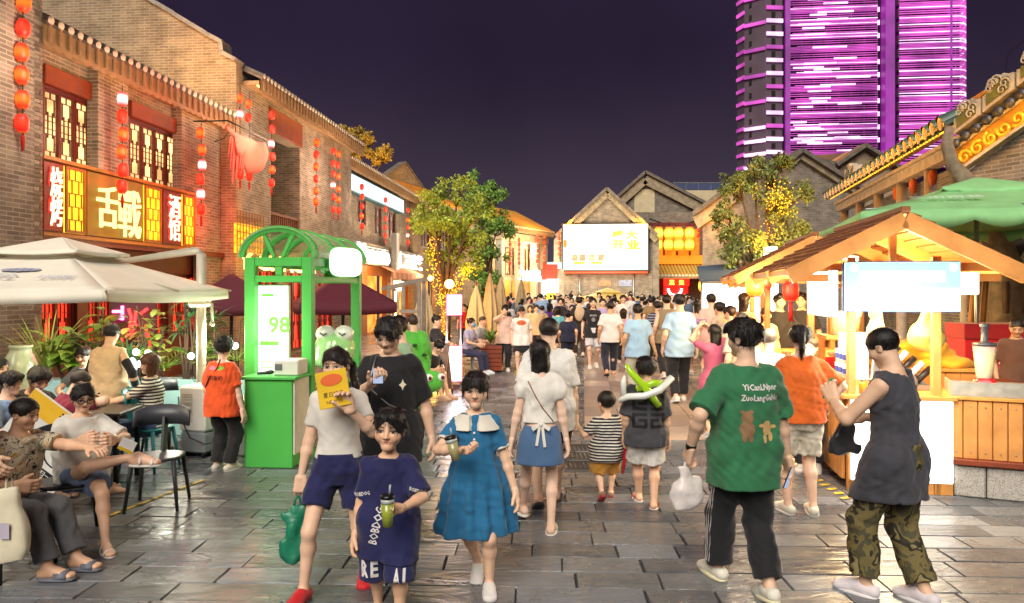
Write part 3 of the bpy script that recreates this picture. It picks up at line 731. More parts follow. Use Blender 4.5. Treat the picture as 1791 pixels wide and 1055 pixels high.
def make_shoe(g, c, sp, root, h):
 "sp: (kind, colour, sole colour)"
 kind, col, sole = sp; f, base, t, up, sd = g.foot(c, .004 if kind != 'sandal' else 0); H = g.H
 hh = min(h, .007); bot = base-up*.02*H
 if kind == 'sneaker':
  ops = g.foot(c, .0065*H)[0]; ops = ops[1:]+[cone(g.A[c]-up*.02*H, base, .027*H, .026*H, k=.015)]
  ops += [plane(base+up*.034*H-t*.0, unit(up-t*.12)), plane(bot-up*.001, -up)]
  o = link('shoe', npmesh('shoe', [grow(ops, hh)], cloth(col, .6)), root)
  so_ = [loft(bot-up*.012+t*.036*H, np.stack([sd, t, up], 1), [0, .012, .026], [.031*H, .033*H, .032*H], [.083*H, .084*H, .08*H], k=.004, n=2.6)]
  link('sole', npmesh('sole', [grow(so_, hh)], cloth(sole, .6)), o)
 else:
  so_ = [loft(bot-up*.014+t*.036*H, np.stack([sd, t, up], 1), [0, .01, .018 if kind == 'sandal' else .024], [.031*H, .032*H, .031*H], [.08*H, .081*H, .08*H], k=.004, n=2.6)]
  o = link('sole', npmesh('sole', [grow(so_, hh)], cloth(sole, .6)), root)
  wd = .03*H if kind == 'slide' else .012*H; mb = MB()
  def strap(pos, wdt, lift, name):
   m_ = MB(); n = 10; vs = []; fs = []
   for i in range(n+1):
    a = PI*i/n
    for e in (-1, 1):
     vs.append(base+t*(pos*H+e*wdt/2)+sd*math.cos(a)*.031*H+up*(math.sin(a)*lift*H-.018*H))
   fs = [(2*i, 2*i+1, 2*i+3, 2*i+2) for i in range(n)]
   m_.add(vs, fs, True); q = m_.build(name, cloth(col, .5), root); q.modifiers.new('s', 'SOLIDIFY').thickness = .006; q.parent = o; return q
  if kind == 'slide': strap(.062, .055*H, .034, 'strap')
  else: strap(.078, .014*H, .032, 'strap'); strap(.02, .01*H, .052, 'strap')
 return o
def finer(pts, faces, L=.014):
 bm = bmesh.new(); vs = [bm.verts.new((p[0], p[1], 0)) for p in pts]
 for f in faces:
  try: bm.faces.new([vs[i] for i in f])
  except ValueError: pass
 bmesh.ops.triangulate(bm, faces=bm.faces[:])
 for _ in range(3):
  e = [q for q in bm.edges if q.calc_length() > L]
  if not e: break
  bmesh.ops.subdivide_edges(bm, edges=e, cuts=1); bmesh.ops.triangulate(bm, faces=[f for f in bm.faces if len(f.verts) > 3])
 bm.verts.index_update(); r = [(v.co.x, v.co.y) for v in bm.verts], [[v.index for v in f.verts] for f in bm.faces]; bm.free(); return r
def decal(name, pts, faces, bvh, M, material, parent, lift=.003, far=.6):
 "flat print pressed onto cloth: M maps the print plane (x, y, z toward viewer) into body space"
 pts, faces = finer(pts, faces); d = (M.to_3x3() @ Vector((0, 0, -1))).normalized(); mb = MB(); vs = []
 for p in pts:
  o = M @ Vector((p[0], p[1], .35)); hit = bvh.ray_cast(o, d, far)
  vs.append(hit[0]-d*lift if hit[0] is not None else M @ Vector((p[0], p[1], 0)))
 mb.add(vs, faces); return mb.build(name, material, parent)
def bvh_of(o):
 me = o.data; return BVHTree.FromPolygons([v.co for v in me.vertices], [p.vertices for p in me.polygons])
def print_text(name, body, w, bvh, M, material, parent, h=None, bold=.01, lift=.003):
 v, f, d = text_mesh(body, 1, 0, bold, 1, 1); sx = w/d[0]; sy = h/d[1] if h else sx
 return decal(name, [(p[0]*sx, p[1]*sy) for p in v], f, bvh, M, material, parent, lift)
def back_plane(x, z, tilt=0): return Matrix.Translation((x, 0, z)) @ Matrix(((-1,0,0,0),(0,0,1,0),(0,1,0,0),(0,0,0,1))) @ Matrix.Rotation(tilt, 4, 'Z')
def chest_plane(x, z, tilt=0): return Matrix.Translation((x, 0, z)) @ FRONT @ Matrix.Rotation(tilt, 4, 'Z')
# ================================================================== facade frame: x to the right along the wall, y into it, z up
class Fac:
 def __init__(s, A, B):
  s.A = Vector((A[0], A[1], 0)); d = Vector((B[0]-A[0], B[1]-A[1], 0)); s.len = d.length; s.ax = d.normalized(); s.ay = Vector((-s.ax.y, s.ax.x, 0)); s.yaw = math.atan2(s.ax.y, s.ax.x)
 def fx(s, px, yo=0):
  k = (px-CX)/FPX; p = s.A+s.ay*yo
  # p + x*ax lies on X = k*Y
  return (k*p.y-p.x)/(s.ax.x-k*s.ax.y)
 def depth(s, px, yo=0): return (s.A+s.ay*yo+s.ax*s.fx(px, yo)).y
 def fz(s, px, py, yo=0): return ZA(py, s.depth(px, yo))
 def pt(s, x, y, z): return s.A+s.ax*x+s.ay*y+Vector((0, 0, z))
TH = math.atan(114.5/1300); SD = Vector((math.sin(TH), math.cos(TH), 0)); SL = Vector((-math.cos(TH), math.sin(TH), 0))
def street(u, v): return SL*u+SD*v        # u metres left of the eye line, v along the street
def walled(mb, x0, x1, z0, z1, holes, y0, y1):
 xs = sorted({x0, x1, *[h[0] for h in holes], *[h[1] for h in holes]}); zs = sorted({z0, z1, *[h[2] for h in holes], *[h[3] for h in holes]})
 for i in range(len(xs)-1):
  run = None
  for j in range(len(zs)-1):
   cx_, cz_ = (xs[i]+xs[i+1])/2, (zs[j]+zs[j+1])/2
   solid = x0 <= cx_ <= x1 and z0 <= cz_ <= z1 and not any(h[0] < cx_ < h[1] and h[2] < cz_ < h[3] for h in holes)
   if solid and run is None: run = zs[j]
   if run is not None and (not solid or j == len(zs)-2):
    e = zs[j+1] if solid else zs[j]; mb.box(xs[i], xs[i+1], y0, y1, run, e); run = None
 return mb
BR_GREY = brickmat('brick_grey', '8E887E', '6A655E', 'A8A294'); BR_WARM = brickmat('brick_warm', 'A08A6E', '84705A', 'B5A386'); BR_FAR = brickmat('brick_far', '8A7F70', '6F665A', '988D7E', .3, .09)
M_TILE = mat('roof_tile_grey', '6B6259', .75, var=.3, scale=3, bump=.3, bscale=30); M_TILEY = mat('roof_tile_yellow_lit', 'A8762C', .6, var=.25, scale=3, bump=.3, bscale=30)  # second tile has the yellow floodlight put into its colour
M_CAP = mat('tile_end_pale', 'E4DCC8', .7, var=.15); M_EAVE = mat('eave_board_timber', 'A48862', .65, var=.2, scale=5, bump=.3, bscale=40)
M_WOODR = mat('timber_dark_red', '5A1A14', .5, var=.2, scale=7, bump=.2, bscale=50); M_LINTEL = mat('timber_lintel', '7A3418', .55, var=.25, scale=4, bump=.3, bscale=40)
M_DARK = mat('interior_dark', '14100E', .9); M_IRON = mat('iron_dark', '2A2826', .5, metal=.6); M_STEEL = mat('steel_grey', '9A9C9E', .35, metal=.8, var=.08)
M_PLASTER = mat('plaster_cream', 'C9B994', .85, var=.15, scale=2, bump=.2, bscale=30); M_STONE = mat('stone_grey', '8E8A84', .85, var=.25, scale=8, bump=.5, bscale=40)
G_WIN = glow('window_lit_amber', 'FFCE86', 1.25, '8A7048', .55, 1.5); G_WINR = glow('window_lit_red', 'FF3A24', .9, '7A2018', .6, 2)
def tile_roof(parent, x0, x1, z, over, run, rise, pitch=.235, material=None, cap=None, fascia=.34, eave=None, scallop=.235, r=.075):
 "tiled slope with one object per tile course, scalloped eave board below its edge"
 material = material or M_TILE; cap = cap or M_CAP; L = math.hypot(run+over, rise); ang = math.atan2(rise, run+over)
 mb = MB(); zt = lambda y: z+(y+over)*rise/(run+over)
 mb.add([(x0, -over, z-.05), (x1, -over, z-.05), (x1, run, zt(run)-.05), (x0, run, zt(run)-.05), (x0, -over, z-.12), (x1, -over, z-.12), (x1, run, zt(run)-.12), (x0, run, zt(run)-.12)],
   [(0,1,2,3),(7,6,5,4),(0,4,5,1),(1,5,6,2),(2,6,7,3),(3,7,4,0)])
 mb.build('roof_deck', material, parent)
 n = max(1, round((x1-x0)/pitch)); st = (x1-x0)/n; t = MB(); k = 6; segs = max(2, int(L/.5))
 for i in range(segs):      # overlapping barrel tiles up the slope
  a0, a1 = L*i/segs, L*(i+1)/segs+.02; vs = []
  for a, rr in ((a0, r*1.06), (a1, r*.92)):
   for j in range(k+1):
    th = PI*j/k; vs.append((rr*math.cos(th), a*math.cos(ang)-rr*math.sin(th)*math.sin(ang), a*math.sin(ang)+rr*math.sin(th)*math.cos(ang)))
  t.cur = 0; t.add(vs, [(j, j+1, k+2+j, k+1+j) for j in range(k)], True)
 t.cur = 1; t.lathe([(r*1.02, 0), (r*.75, .012), (.001, .014)], M=Matrix.Rotation(PI/2+.15, 4, 'X').to_3x3(), n=10, c=(0, -.005, .012), cap=False)
 me = t.mesh('roof_tile', [material, cap])
 for i in range(n): link('roof_tile', me, parent, (x0+st*(i+.5), -over, z-.03))
 if fascia:
  poly = [(x0, z-.07), (x0, z-.07-fascia)]; ns = max(1, round((x1-x0)/scallop)); sw = (x1-x0)/ns
  for i in range(ns):
   for j in range(1, 7):
    a = PI*j/6; poly.append((x0+sw*(i+j/6), z-.07-fascia+(.0 if j in (6,) else -.05*math.sin(a))))
  poly.append((x1, z-.07)); f = MB()
  m = len(poly)
  # strip triangulation: top edge to scallops
  pts = poly[1:-1]; vs = []
  for (x, zz) in pts: vs += [(x, -over+.04, z-.07), (x, -over+.04, zz), (x, -over+.075, z-.07), (x, -over+.075, zz)]
  fs = []
  for i in range(len(pts)-1):
   a = 4*i; b = a+4; fs += [(a, a+1, b+1, b), (a+2, b+2, b+3, a+3), (a+1, a+3, b+3, b+1)]
  f.add(vs, fs); f.build('eave_board', eave or M_EAVE, parent)
  # hanging drip tiles between the courses
  me = MB().box(-r*.35, r*.35, -.006, .03, -.07-fascia*.85, -.07).mesh('drip_tile', eave or M_EAVE)
  for i in range(n): link('drip_tile', me, parent, (x0+st*(i+.5), -over, z))
def lattice_leaf(fr, la, x0, x1, z0, z1, y, w=.032, t=.011):
 fr.box(x0, x0+w, y-.03, y+.03, z0, z1); fr.box(x1-w, x1, y-.03, y+.03, z0, z1); fr.box(x0+w, x1-w, y-.028, y+.028, z0, z0+w); fr.box(x0+w, x1-w, y-.028, y+.028, z1-w, z1)
 a0, a1, b0, b1 = x0+w, x1-w, z0+w, z1-w; W_, H_ = a1-a0, b1-b0
 def hb(xa, xb, zc): la.box(xa, xb, y-.012, y+.012, zc-t/2, zc+t/2)
 def vb(xc, za, zb): la.box(xc-t/2, xc+t/2, y-.011, y+.013, za, zb)
 i0, i1 = a0+W_*.2, a1-W_*.2
 for q in (.1, .9): hb(i0, i1, b0+H_*q)
 vb(i0, b0+H_*.1, b0+H_*.36); vb(i1, b0+H_*.1, b0+H_*.36); vb(i0, b0+H_*.64, b0+H_*.9); vb(i1, b0+H_*.64, b0+H_*.9)
 for q in (.36, .64): hb(a0, a1, b0+H_*q)
 for q in (.44, .56): hb(a0+W_*.1, a1-W_*.1, b0+H_*q)
 vb(a0+W_*.33, b0+H_*.3, b0+H_*.7); vb(a1-W_*.33, b0+H_*.3, b0+H_*.7)
 for q in (.1, .22, .78, .9): hb(a0, i0, b0+H_*q); hb(i1, a1, b0+H_*q)
 vb(a0+W_*.5, b0, b0+H_*.1); vb(a0+W_*.5, b1-H_*.1, b1)
def lattice_window(parent, x0, x1, z0, z1, y, n, pane=None, frame=None, depth=.05):
 "leaves with lattice bars over a lit pane"
 w_ = MB(); frame = frame or M_WOODR
 for a, b, c, d in ((x0-.06, x0, z0-.06, z1+.06), (x1, x1+.06, z0-.06, z1+.06)): w_.box(a, b, y-.05, y+.06, c, d)
 w_.box(x0, x1, y-.048, y+.058, z0-.06, z0); w_.box(x0, x1, y-.048, y+.058, z1, z1+.06)
 win = w_.build('window', frame, parent); st = (x1-x0)/n
 for i in range(n):
  fr = MB(); la = MB(); a, b = x0+i*st+.004, x0+(i+1)*st-.004
  lattice_leaf(fr, la, a, b, z0, z1, y)
  fr.build('leaf_frame', frame, win); la.build('lattice', frame, win)
  MB().box(a+.02, b-.02, y+.031, y+.04, z0+.02, z1-.02).build('pane', pane or G_WIN, win)
 return win
# ------------------------------------------------------------------ lanterns
def lanternmat(name, c_hot, c_rim, s):
 if (name,) in MATS: return MATS[(name,)]
 m = mat(name, 'B02010', .5, var=0); n = m.node_tree.nodes; L = m.node_tree.links; b = n['Principled BSDF']
 tc = n.new('ShaderNodeTexCoord'); sp = n.new('ShaderNodeSeparateXYZ'); L.new(tc.outputs['Object'], sp.inputs[0])
 ab = n.new('ShaderNodeMath'); ab.operation = 'ABSOLUTE'; ab.inputs[1].default_value = 0; L.new(sp.outputs[2], ab.inputs[0])
 mr = n.new('ShaderNodeMapRange'); mr.inputs[1].default_value = .02; mr.inputs[2].default_value = .13; L.new(ab.outputs[0], mr.inputs[0])
 mm = n.new('ShaderNodeMix'); mm.data_type = 'RGBA'; mm.inputs[6].default_value = (*lin(c_hot), 1); mm.inputs[7].default_value = (*lin(c_rim), 1); L.new(mr.outputs[0], mm.inputs[0])
 L.new(mm.outputs[2], b.inputs['Emission Color']); b.inputs['Emission Strength'].default_value = s*.4; b.inputs['Base Color'].default_value = (.16, .012, .008, 1); return m
LM = [lanternmat('lantern_red', 'FF3414', 'C00C08', 1.25), lanternmat('lantern_amber', 'FF7416', 'D82408', 1.3), lanternmat('lantern_white_hot', 'FFE9D8', 'F8485A', 2.0), lanternmat('lantern_gold', 'FFDC50', 'F09018', 2.0)]
M_LCAP = mat('lantern_cap', '6A1408', .5, emit='FF5A10', es=.25); M_TASS = mat('tassel_red', 'B0140C', .8)
_lm = {}
def lantern_mesh(kind, tall=1.15):
 key = (kind, tall)
 if key not in _lm:
  mb = MB(); n = 16; prof = []
  for j in range(9):
   t = -1+2*j/8; prof.append((.13*(1-abs(t)**3.2*.42), .13*t*tall))
  vs = []; fs = []
  for r, z in prof:
   for k in range(n):
    a = 2*PI*k/n; rr = r*(1 if k % 2 else .955); vs.append((rr*math.cos(a), rr*math.sin(a), z))
  for i in range(8):
   for k in range(n): fs.append((i*n+k, i*n+(k+1) % n, (i+1)*n+(k+1) % n, (i+1)*n+k))
  mb.add(vs, fs, True); mb.cur = 1
  for sg in (-1, 1): mb.lathe([(.078, sg*.13*tall-.012), (.08, sg*.13*tall+.012)], n=12)
  _lm[key] = mb.mesh('lantern', [LM[kind], M_LCAP])
 return _lm[key]
LCOUNT = [0]
def lantern_string(label, top, zs, kinds, s=1.0, light=6, tassel=True, group='red lantern strings hung along the shop fronts', tall=1.15, lcol='FFD2B0'):
 "cord with lanterns at the heights zs"
 t = thing('lantern_string', label, 'lantern', top, 0, group); rnd = random.Random(int(top[0]*100)+len(zs))
 c = MB(); c.tube([(0, 0, 0), (0, 0, min(zs)-top[2])], .008, 5); c.build('cord', M_IRON, t)
 for i, z in enumerate(zs):
  k = kinds[i % len(kinds)]; o = link('lantern', lantern_mesh(k, tall), t, (rnd.uniform(-.02, .02), rnd.uniform(-.02, .02), z-top[2]), (0, 0, rnd.uniform(0, 6))); o.scale = (s*.78, s*.78, s*.86)
 if tassel:
  m = MB(); m.tube([(0, 0, min(zs)-top[2]-.15*s), (0, 0, min(zs)-top[2]-.24*s), (0, 0, min(zs)-top[2]-.42*s)], [.012, .03*s, .022*s], 6); m.build('tassel', M_TASS, t)
 if light: lamp('lantern_light', t, (0.8 if top[0] < 0 else -.8, -.5, sum(zs)/len(zs)-top[2]), light*4.2, lcol, .25)
 return t
# ================================================================== ground of split slate slabs
def slate(name, dark, light, rough):
 m = bpy.data.materials.new(name); m.use_nodes = True; n = m.node_tree.nodes; L = m.node_tree.links; b = n['Principled BSDF']
 g = n.new('ShaderNodeNewGeometry'); oi = n.new('ShaderNodeObjectInfo'); tc = n.new('ShaderNodeTexCoord')
 z = n.new('ShaderNodeTexNoise'); z.inputs['Scale'].default_value = 1.3; z.inputs['Detail'].default_value = 8; z.inputs['Roughness'].default_value = .65; L.new(g.outputs['Position'], z.inputs[0])
 at = n.new('ShaderNodeAttribute'); at.attribute_name = 'slab'
 ad = n.new('ShaderNodeMath'); ad.operation = 'ADD'; L.new(oi.outputs['Random'], ad.inputs[0]); L.new(at.outputs['Fac'], ad.inputs[1])
 fr = n.new('ShaderNodeMath'); fr.operation = 'FRACT'; L.new(ad.outputs[0], fr.inputs[0])
 mu = n.new('ShaderNodeMath'); mu.operation = 'MULTIPLY_ADD'; L.new(fr.outputs[0], mu.inputs[0]); mu.inputs[1].default_value = .75;
 z2 = n.new('ShaderNodeMath'); z2.operation = 'MULTIPLY_ADD'; L.new(z.outputs[0], z2.inputs[0]); z2.inputs[1].default_value = 1.1; z2.inputs[2].default_value = -.42; L.new(z2.outputs[0], mu.inputs[2])
 r = n.new('ShaderNodeValToRGB'); r.color_ramp.elements[0].color = (*lin(dark), 1); r.color_ramp.elements[1].color = (*lin(light), 1); L.new(mu.outputs[0], r.inputs[0])
 e = r.color_ramp.elements.new(.55); e.color = tuple((a+c)/2*f for a, c, f in zip(lin(dark), lin(light), (1.12, 1, .86)))+(1,)
 L.new(r.outputs[0], b.inputs['Base Color'])
 mr = n.new('ShaderNodeMapRange'); mr.inputs[1].default_value = .3; mr.inputs[2].default_value = .7; mr.inputs[3].default_value = rough-.1; mr.inputs[4].default_value = rough+.14; L.new(z.outputs[0], mr.inputs[0]); L.new(mr.outputs[0], b.inputs['Roughness'])
 mp = n.new('ShaderNodeMapping'); mp.inputs['Scale'].default_value = (3, 9, 3); L.new(g.outputs['Position'], mp.inputs[0])
 z3 = n.new('ShaderNodeTexNoise'); z3.inputs['Scale'].default_value = 1; z3.inputs['Detail'].default_value = 9; z3.inputs['Distortion'].default_value = 1.5; L.new(mp.outputs[0], z3.inputs[0])
 bp = n.new('ShaderNodeBump'); bp.inputs['Strength'].default_value = .55; bp.inputs['Distance'].default_value = .03; L.new(z3.outputs[0], bp.inputs['Height']); L.new(bp.outputs[0], b.inputs['Normal'])
 b.inputs['Specular IOR Level'].default_value = .6
 return m
M_SLATE = slate('slate_slab', '40454D', '80868E', .27); M_PINK = slate('granite_slab', '8A7E78', 'B3A498', .36)
M_JOINT = mat('joint_dark', '333436', .9, var=.3, scale=20)
gr = MB(); gr.box(-60, 60, -14, 260, -.4, -.018); tag(gr.build('ground', M_JOINT), 'dark joint bed under the slate paving', kind='structure')
pav = thing('pavement', 'wet-looking split slate slabs laid in running rows', None); del pav['label']; pav['kind'] = 'structure'; pav['label'] = 'wet-looking split slate slabs laid in running rows'
rnd = random.Random(3); slabs = []
def slab_mesh(l, d, seed, m):
 r = random.Random(seed); b = .0055; mb = MB(); h = .0
 j = lambda: r.uniform(-.006, .006)
 t = [(-l/2+b+j(), -d/2+b+j()*.5), (l/2-b+j(), -d/2+b+j()*.5), (l/2-b+j(), d/2-b+j()*.5), (-l/2+b+j(), d/2-b+j()*.5)]
 zt = [h+r.uniform(-.003, .003) for _ in range(4)]
 vs = [(x, y, z) for (x, y), z in zip(t, zt)]+[(x*1.012, y*1.03, -.012) for x, y in t]+[(x*1.012, y*1.03, -.05) for x, y in t]
 mb.add(vs, [(0,1,2,3)]+[(i, i+4, (i+1) % 4+4, (i+1) % 4)[::1] for i in range(4)]+[(i+4, i+8, (i+1) % 4+8, (i+1) % 4+4) for i in range(4)])
 return mb.mesh('slab', m)
lens = (.44, .56, .62, .70, .82); SM = [[slab_mesh(l-.006, .272, 7*i+k, M_SLATE) for k in range(3)] for i, l in enumerate(lens)]
PR = -math.radians(2); row = 0; y = 3.7
while y < 31:
 half = y*.74+.8; x = -half-rnd.uniform(0, .6)
 while x < half:
  i = rnd.choice((0, 1, 2, 2, 3, 3, 4)); l = lens[i]; c = Vector((x+l/2, y+.139, 0)); c.rotate(Euler((0, 0, PR)))
  slabs.append((c, i, rnd.randrange(3), rnd.random() < .5)); x += l
 y += .278
pink = lambda c: c.y > 9.5 and c.x > .9+.09*(c.y-9.5) and c.x < 3.0+.10*(c.y-9.5)
seen = slabs
near = sorted(seen, key=lambda q: q[0].y+1.2*max(0, abs(q[0].x)-q[0].y*.70))[:300]; ns_ = set(map(id, near)); rest = MB(); rv = []
for q in seen:
 c, i, k, fl = q
 if id(q) in ns_: link('slab', SM[i][k], pav, c, (0, 0, PR+(PI if fl else 0)))
 else:
  l = lens[i]-.014; v0 = len(rest.v); z = rnd.uniform(-.003, .003); R_ = Matrix.Rotation(PR, 3, 'Z')
  P_ = [c+R_ @ Vector((sx*l/2, sy*.131, 0)) for sx, sy in ((-1,-1),(1,-1),(1,1),(-1,1))]
  rest.add([(p.x, p.y, z) for p in P_]+[(p.x, p.y, -.03) for p in P_], [(0,1,2,3)]+[(a, a+4, (a+1) % 4+4, (a+1) % 4) for a in range(4)]); rv += [rnd.random()]*8
o = rest.build('far_slabs', M_SLATE, pav); o['kind'] = 'stuff'; a_ = o.data.attributes.new('slab', 'FLOAT', 'POINT'); a_.data.foreach_set('value', rv)
# paler granite flags in the middle of the lane further off
mb = MB(); rv = []; y = 9.55; fl = 0
flags = []
while y < 46:
 for k in range(4):
  x = .93+.095*(y-9.5)+k*.53+(.0 if int(fl) % 2 else .0); x1 = x+.515
  vs = [(x, y, 0), (x1, y, 0), (x1+.083, y+.87, 0), (x+.083, y+.87, 0)]; z = rnd.uniform(.007, .010)
  mb.add([(a, b, z) for a, b, _ in vs]+[(a, b, -.03) for a, b, _ in vs], [(0,1,2,3)]+[(a, a+4, (a+1) % 4+4, (a+1) % 4) for a in range(4)]); rv += [rnd.random()*.4]*8
 y += .88; fl += 1
o = mb.build('granite_flags', M_PINK, pav); o['kind'] = 'stuff'; a_ = o.data.attributes.new('slab', 'FLOAT', 'POINT'); a_.data.foreach_set('value', rv)
fg = MB(); fg.box(-30, 30, 31, 120, -.03, 0.0); fo = fg.build('far_pavement', M_SLATE); fo['kind'] = 'structure'; fo['label'] = 'far end of the slate paved lane'
# yellow guide line and drain covers along the left edge of the lane
ym = mat('worn_yellow_paint', 'C9A83A', .7, var=.5, scale=20); mb = MB()
for k in range(7):
 p = GP(200, 900)+(GP(345, 845)-GP(200, 900))*(k/6.0); R_ = Matrix.Rotation(math.atan2((GP(345, 845)-GP(200, 900)).y, (GP(345, 845)-GP(200, 900)).x), 3, 'Z')
 vs = [p+R_ @ Vector((sx*.11, sy*.022, .009)) for sx, sy in ((-1,-1),(1,-1),(1,1),(-1,1))]; mb.add(vs, [(0, 1, 2, 3)])
o = mb.build('guide_line', ym); tag(o, 'worn yellow dashed guide line on the slabs by the grey chair', kind='structure')
mb = MB()
for k in range(5):
 p = GP(1432, 842)+(GP(1480, 872)-GP(1432, 842))*(k/4.0); vs = [p+Vector((sx*.05, sy*.03+sx*.02, .009)) for sx, sy in ((-1,-1),(1,-1),(1,1),(-1,1))]; mb.add(vs, [(0, 1, 2, 3)])
o = mb.build('guide_line', ym); tag(o, 'worn yellow dashed line on the slabs before the wooden stall', kind='structure')
dr = mat('drain_cover', '3C3A36', .5, metal=.4, var=.3, scale=30); mb = MB()
for k, yy in enumerate((8.9, 8.45, 8.0)):
 x = .62-(8.9-yy)*.02
 for i in range(7): mb.box(x+i*.05, x+i*.05+.03, yy, yy+.32, -.01, .006)
 mb.box(x-.02, x+.36, yy-.02, yy+.0, -.01, .007); mb.box(x-.02, x+.36, yy+.32, yy+.34, -.01, .007)
o = mb.build('drain_cover', dr); tag(o, 'dark slotted drain covers set in the middle of the lane', kind='structure')
# ================================================================== left row of grey brick houses
def bricks_on(parent, x0, x1, z0, z1, y, maxn, face='front'):
 "individual bricks proud of a mortar core, nearest courses first"
 bw, bh = .25, .069; cols = [mat('brick_a', '8E887E', .85, var=.2, scale=9, bump=.4, bscale=60), mat('brick_b', '776D60', .85, var=.2, scale=9, bump=.4, bscale=60), mat('brick_c', 'A0988A', .85, var=.2, scale=9, bump=.4, bscale=60)]
 me = []; r = random.Random(5)
 def bm_(w, m):
  b = MB(); b.bbox(-w/2+.005, w/2-.005, -.012, .02, -bh/2+.005, bh/2-.005, .004); return b.mesh('brick', m)
 full = [bm_(bw, m) for m in cols]; half = [bm_(bw/2, m) for m in cols]; n = 0; rest = MB(); z = z0; i = 0
 while z < z1:
  x = x0
  first = i % 2
  while x < x1-.02:
   w_ = bw/2 if (first or x1-x < bw*.75) else bw
   first = 0; w_ = min(w_, x1-x); k = r.randrange(3); yo = r.uniform(-.003, .003)
   if n < maxn and abs(w_-bw) < .01 or (n < maxn and abs(w_-bw/2) < .01): link('brick', (full if w_ > bw*.8 else half)[k], parent, (x+w_/2, y+yo, z+bh/2)); n += 1
   else: rest.cur = k; rest.bbox(x+.005, x+w_-.005, y-.012+yo, y+.02, z+.005, z+bh-.005, .004)
   x += w_
  z += bh; i += 1
 if rest.v: o = rest.build('upper_bricks', cols, parent); o['kind'] = 'stuff'
F1 = Fac(street(9, 9), street(9, 17.7)); XE = F1.len
# ---- corner pier of the nearest house
xa, xb = F1.fx(28, -.55), F1.fx(75, -.55)
t = thing('brick_house', 'nearest grey brick house pier at the left picture edge', 'building', F1.A, F1.yaw)
MB().box(xa, xb, -.53, 1.5, 0, 9.6).build('pier', mat('mortar', 'A79C8A', .9, var=.2, scale=8, bump=.4, bscale=50), t)
bricks_on(t, xa, xb, 1.55, 9.6, -.54, 300)
MB().box(xa-3.2, xa-.004, -.85, 1.5, 0, 9.6).build('wall', BR_GREY, t)
b = MB(); b.box(xa-.1, xb+.06, -.66, 1.5, 9.6, 9.75); b.box(xa-.1, xb+.12, -.75, 1.5, 9.752, 9.95); b.build('cornice', M_CAP, t)
# ---- two storey tavern
t = thing('brick_house', 'two storey brick tavern with dark red lattice windows and long sign board', 'building', F1.A, F1.yaw); TAV = t
px_p = [(170, 226), (316, 345)]
w1 = (F1.fx(79, -.0), F1.fx(160), 4.17, 5.36); w2 = (F1.fx(229), F1.fx(313), 4.17, 5.36)
x0, x1 = xb+.02, XE
m = walled(MB(), x0, x1, 2.86, 6.35, [(w1[0]-.06, w1[1]+.06, w1[2]-.06, w1[3]+.06), (w2[0]-.06, w2[1]+.06, w2[2]-.06, w2[3]+.06)], 0, .3); m.build('wall', BR_GREY, t)
for a, b_ in ((F1.fx(172, -.22), F1.fx(224, -.22)), (F1.fx(318, -.22), x1-.02)):
 MB().box(a, b_, -.22, -.002, 2.86, 6.2).build('pilaster', BR_GREY, t)
lattice_window(t, *w1, .06, 3, G_WIN); lattice_window(t, *w2, .06, 4, G_WIN)
for q in (w1, w2): MB().bbox(q[0]-.12, q[1]+.14, -.1, .25, 5.42, 5.74, .012).build('lintel', M_LINTEL, t)
MB().box(x0, x1, .9, 1, 4.0, 5.6).build('back_wall', M_DARK, t)
ev = -.62; tile_roof(t, x0-.05, x1-.02, 6.25, .62, 3.4, 1.9)
MB().box(x0, x1, -.56, -.004, 6.02, 6.09).build('soffit', M_EAVE, t)
MB().box(x0+.1, x1-.1, -.46, -.43, 5.985, 6.015).build('eave_light_strip', glow('eave_led_warm', 'FFB055', 9), t)
# ground floor front
g0 = walled(MB(), x0, x1, 0, 2.86, [(x0+.35, x0+1.6, .9, 2.3), (x0+1.9, x0+3.1, .05, 2.35), (x0+3.4, x0+4.6, .9, 2.3), (x0+4.8, x1-.5, .9, 2.3)], .02, .25); g0.build('shop_front', M_WOODR, t)
for k, (a, b_) in enumerate(((x0+.4, x0+1.55), (x0+1.95, x0+3.05), (x0+3.45, x0+4.55), (x0+4.85, x1-.55))): lattice_window(t, a, b_, .95, 2.25, .13, 3, G_WINR)
MB().box(x0, x1, -.3, .02, 2.72, 2.84).build('beam', M_WOODR, t)
MB().box(x1-.95, x1-.02, -.22, -.004, 0, 2.858).build('pilaster', BR_GREY, t)
# ---- long sign board
sg = thing('sign_board', 'long lit tavern sign with red 烧烤 and 酒馆 panels', 'sign', F1.A, F1.yaw); yb = -.28
sx = lambda px: F1.fx(px, yb); z0, z1 = 2.88, 4.08
MB().box(sx(72)+.05, sx(342), yb+.02, -.23+.16, z0, z1).build('backing', M_WOODR, sg)
f_ = MB(); f_.box(sx(72), sx(343), yb-.05, yb+.06, z1, z1+.06); f_.box(sx(72), sx(343), yb-.05, yb+.06, z0-.06, z0); f_.build('frame', mat('sign_frame_gold', '9A6A20', .5, var=.2), sg)
G_NEON = glow('neon_white_hot', 'FFE4B8', 1.5); G_RED = mat('panel_red_lit', '4A0C08', .5, emit='FF1A10', es=.05); M_GOLDP = mat('panel_bronze', '6E5420', .45, metal=.25, var=.25, scale=3, emit='C08A20', es=.10)
G_LATY = glow('lattice_lit_yellow', 'FFC020', 1.7, 'C89020', .35, 4); M_LATF = mat('lattice_gold', '8A5A14', .5)
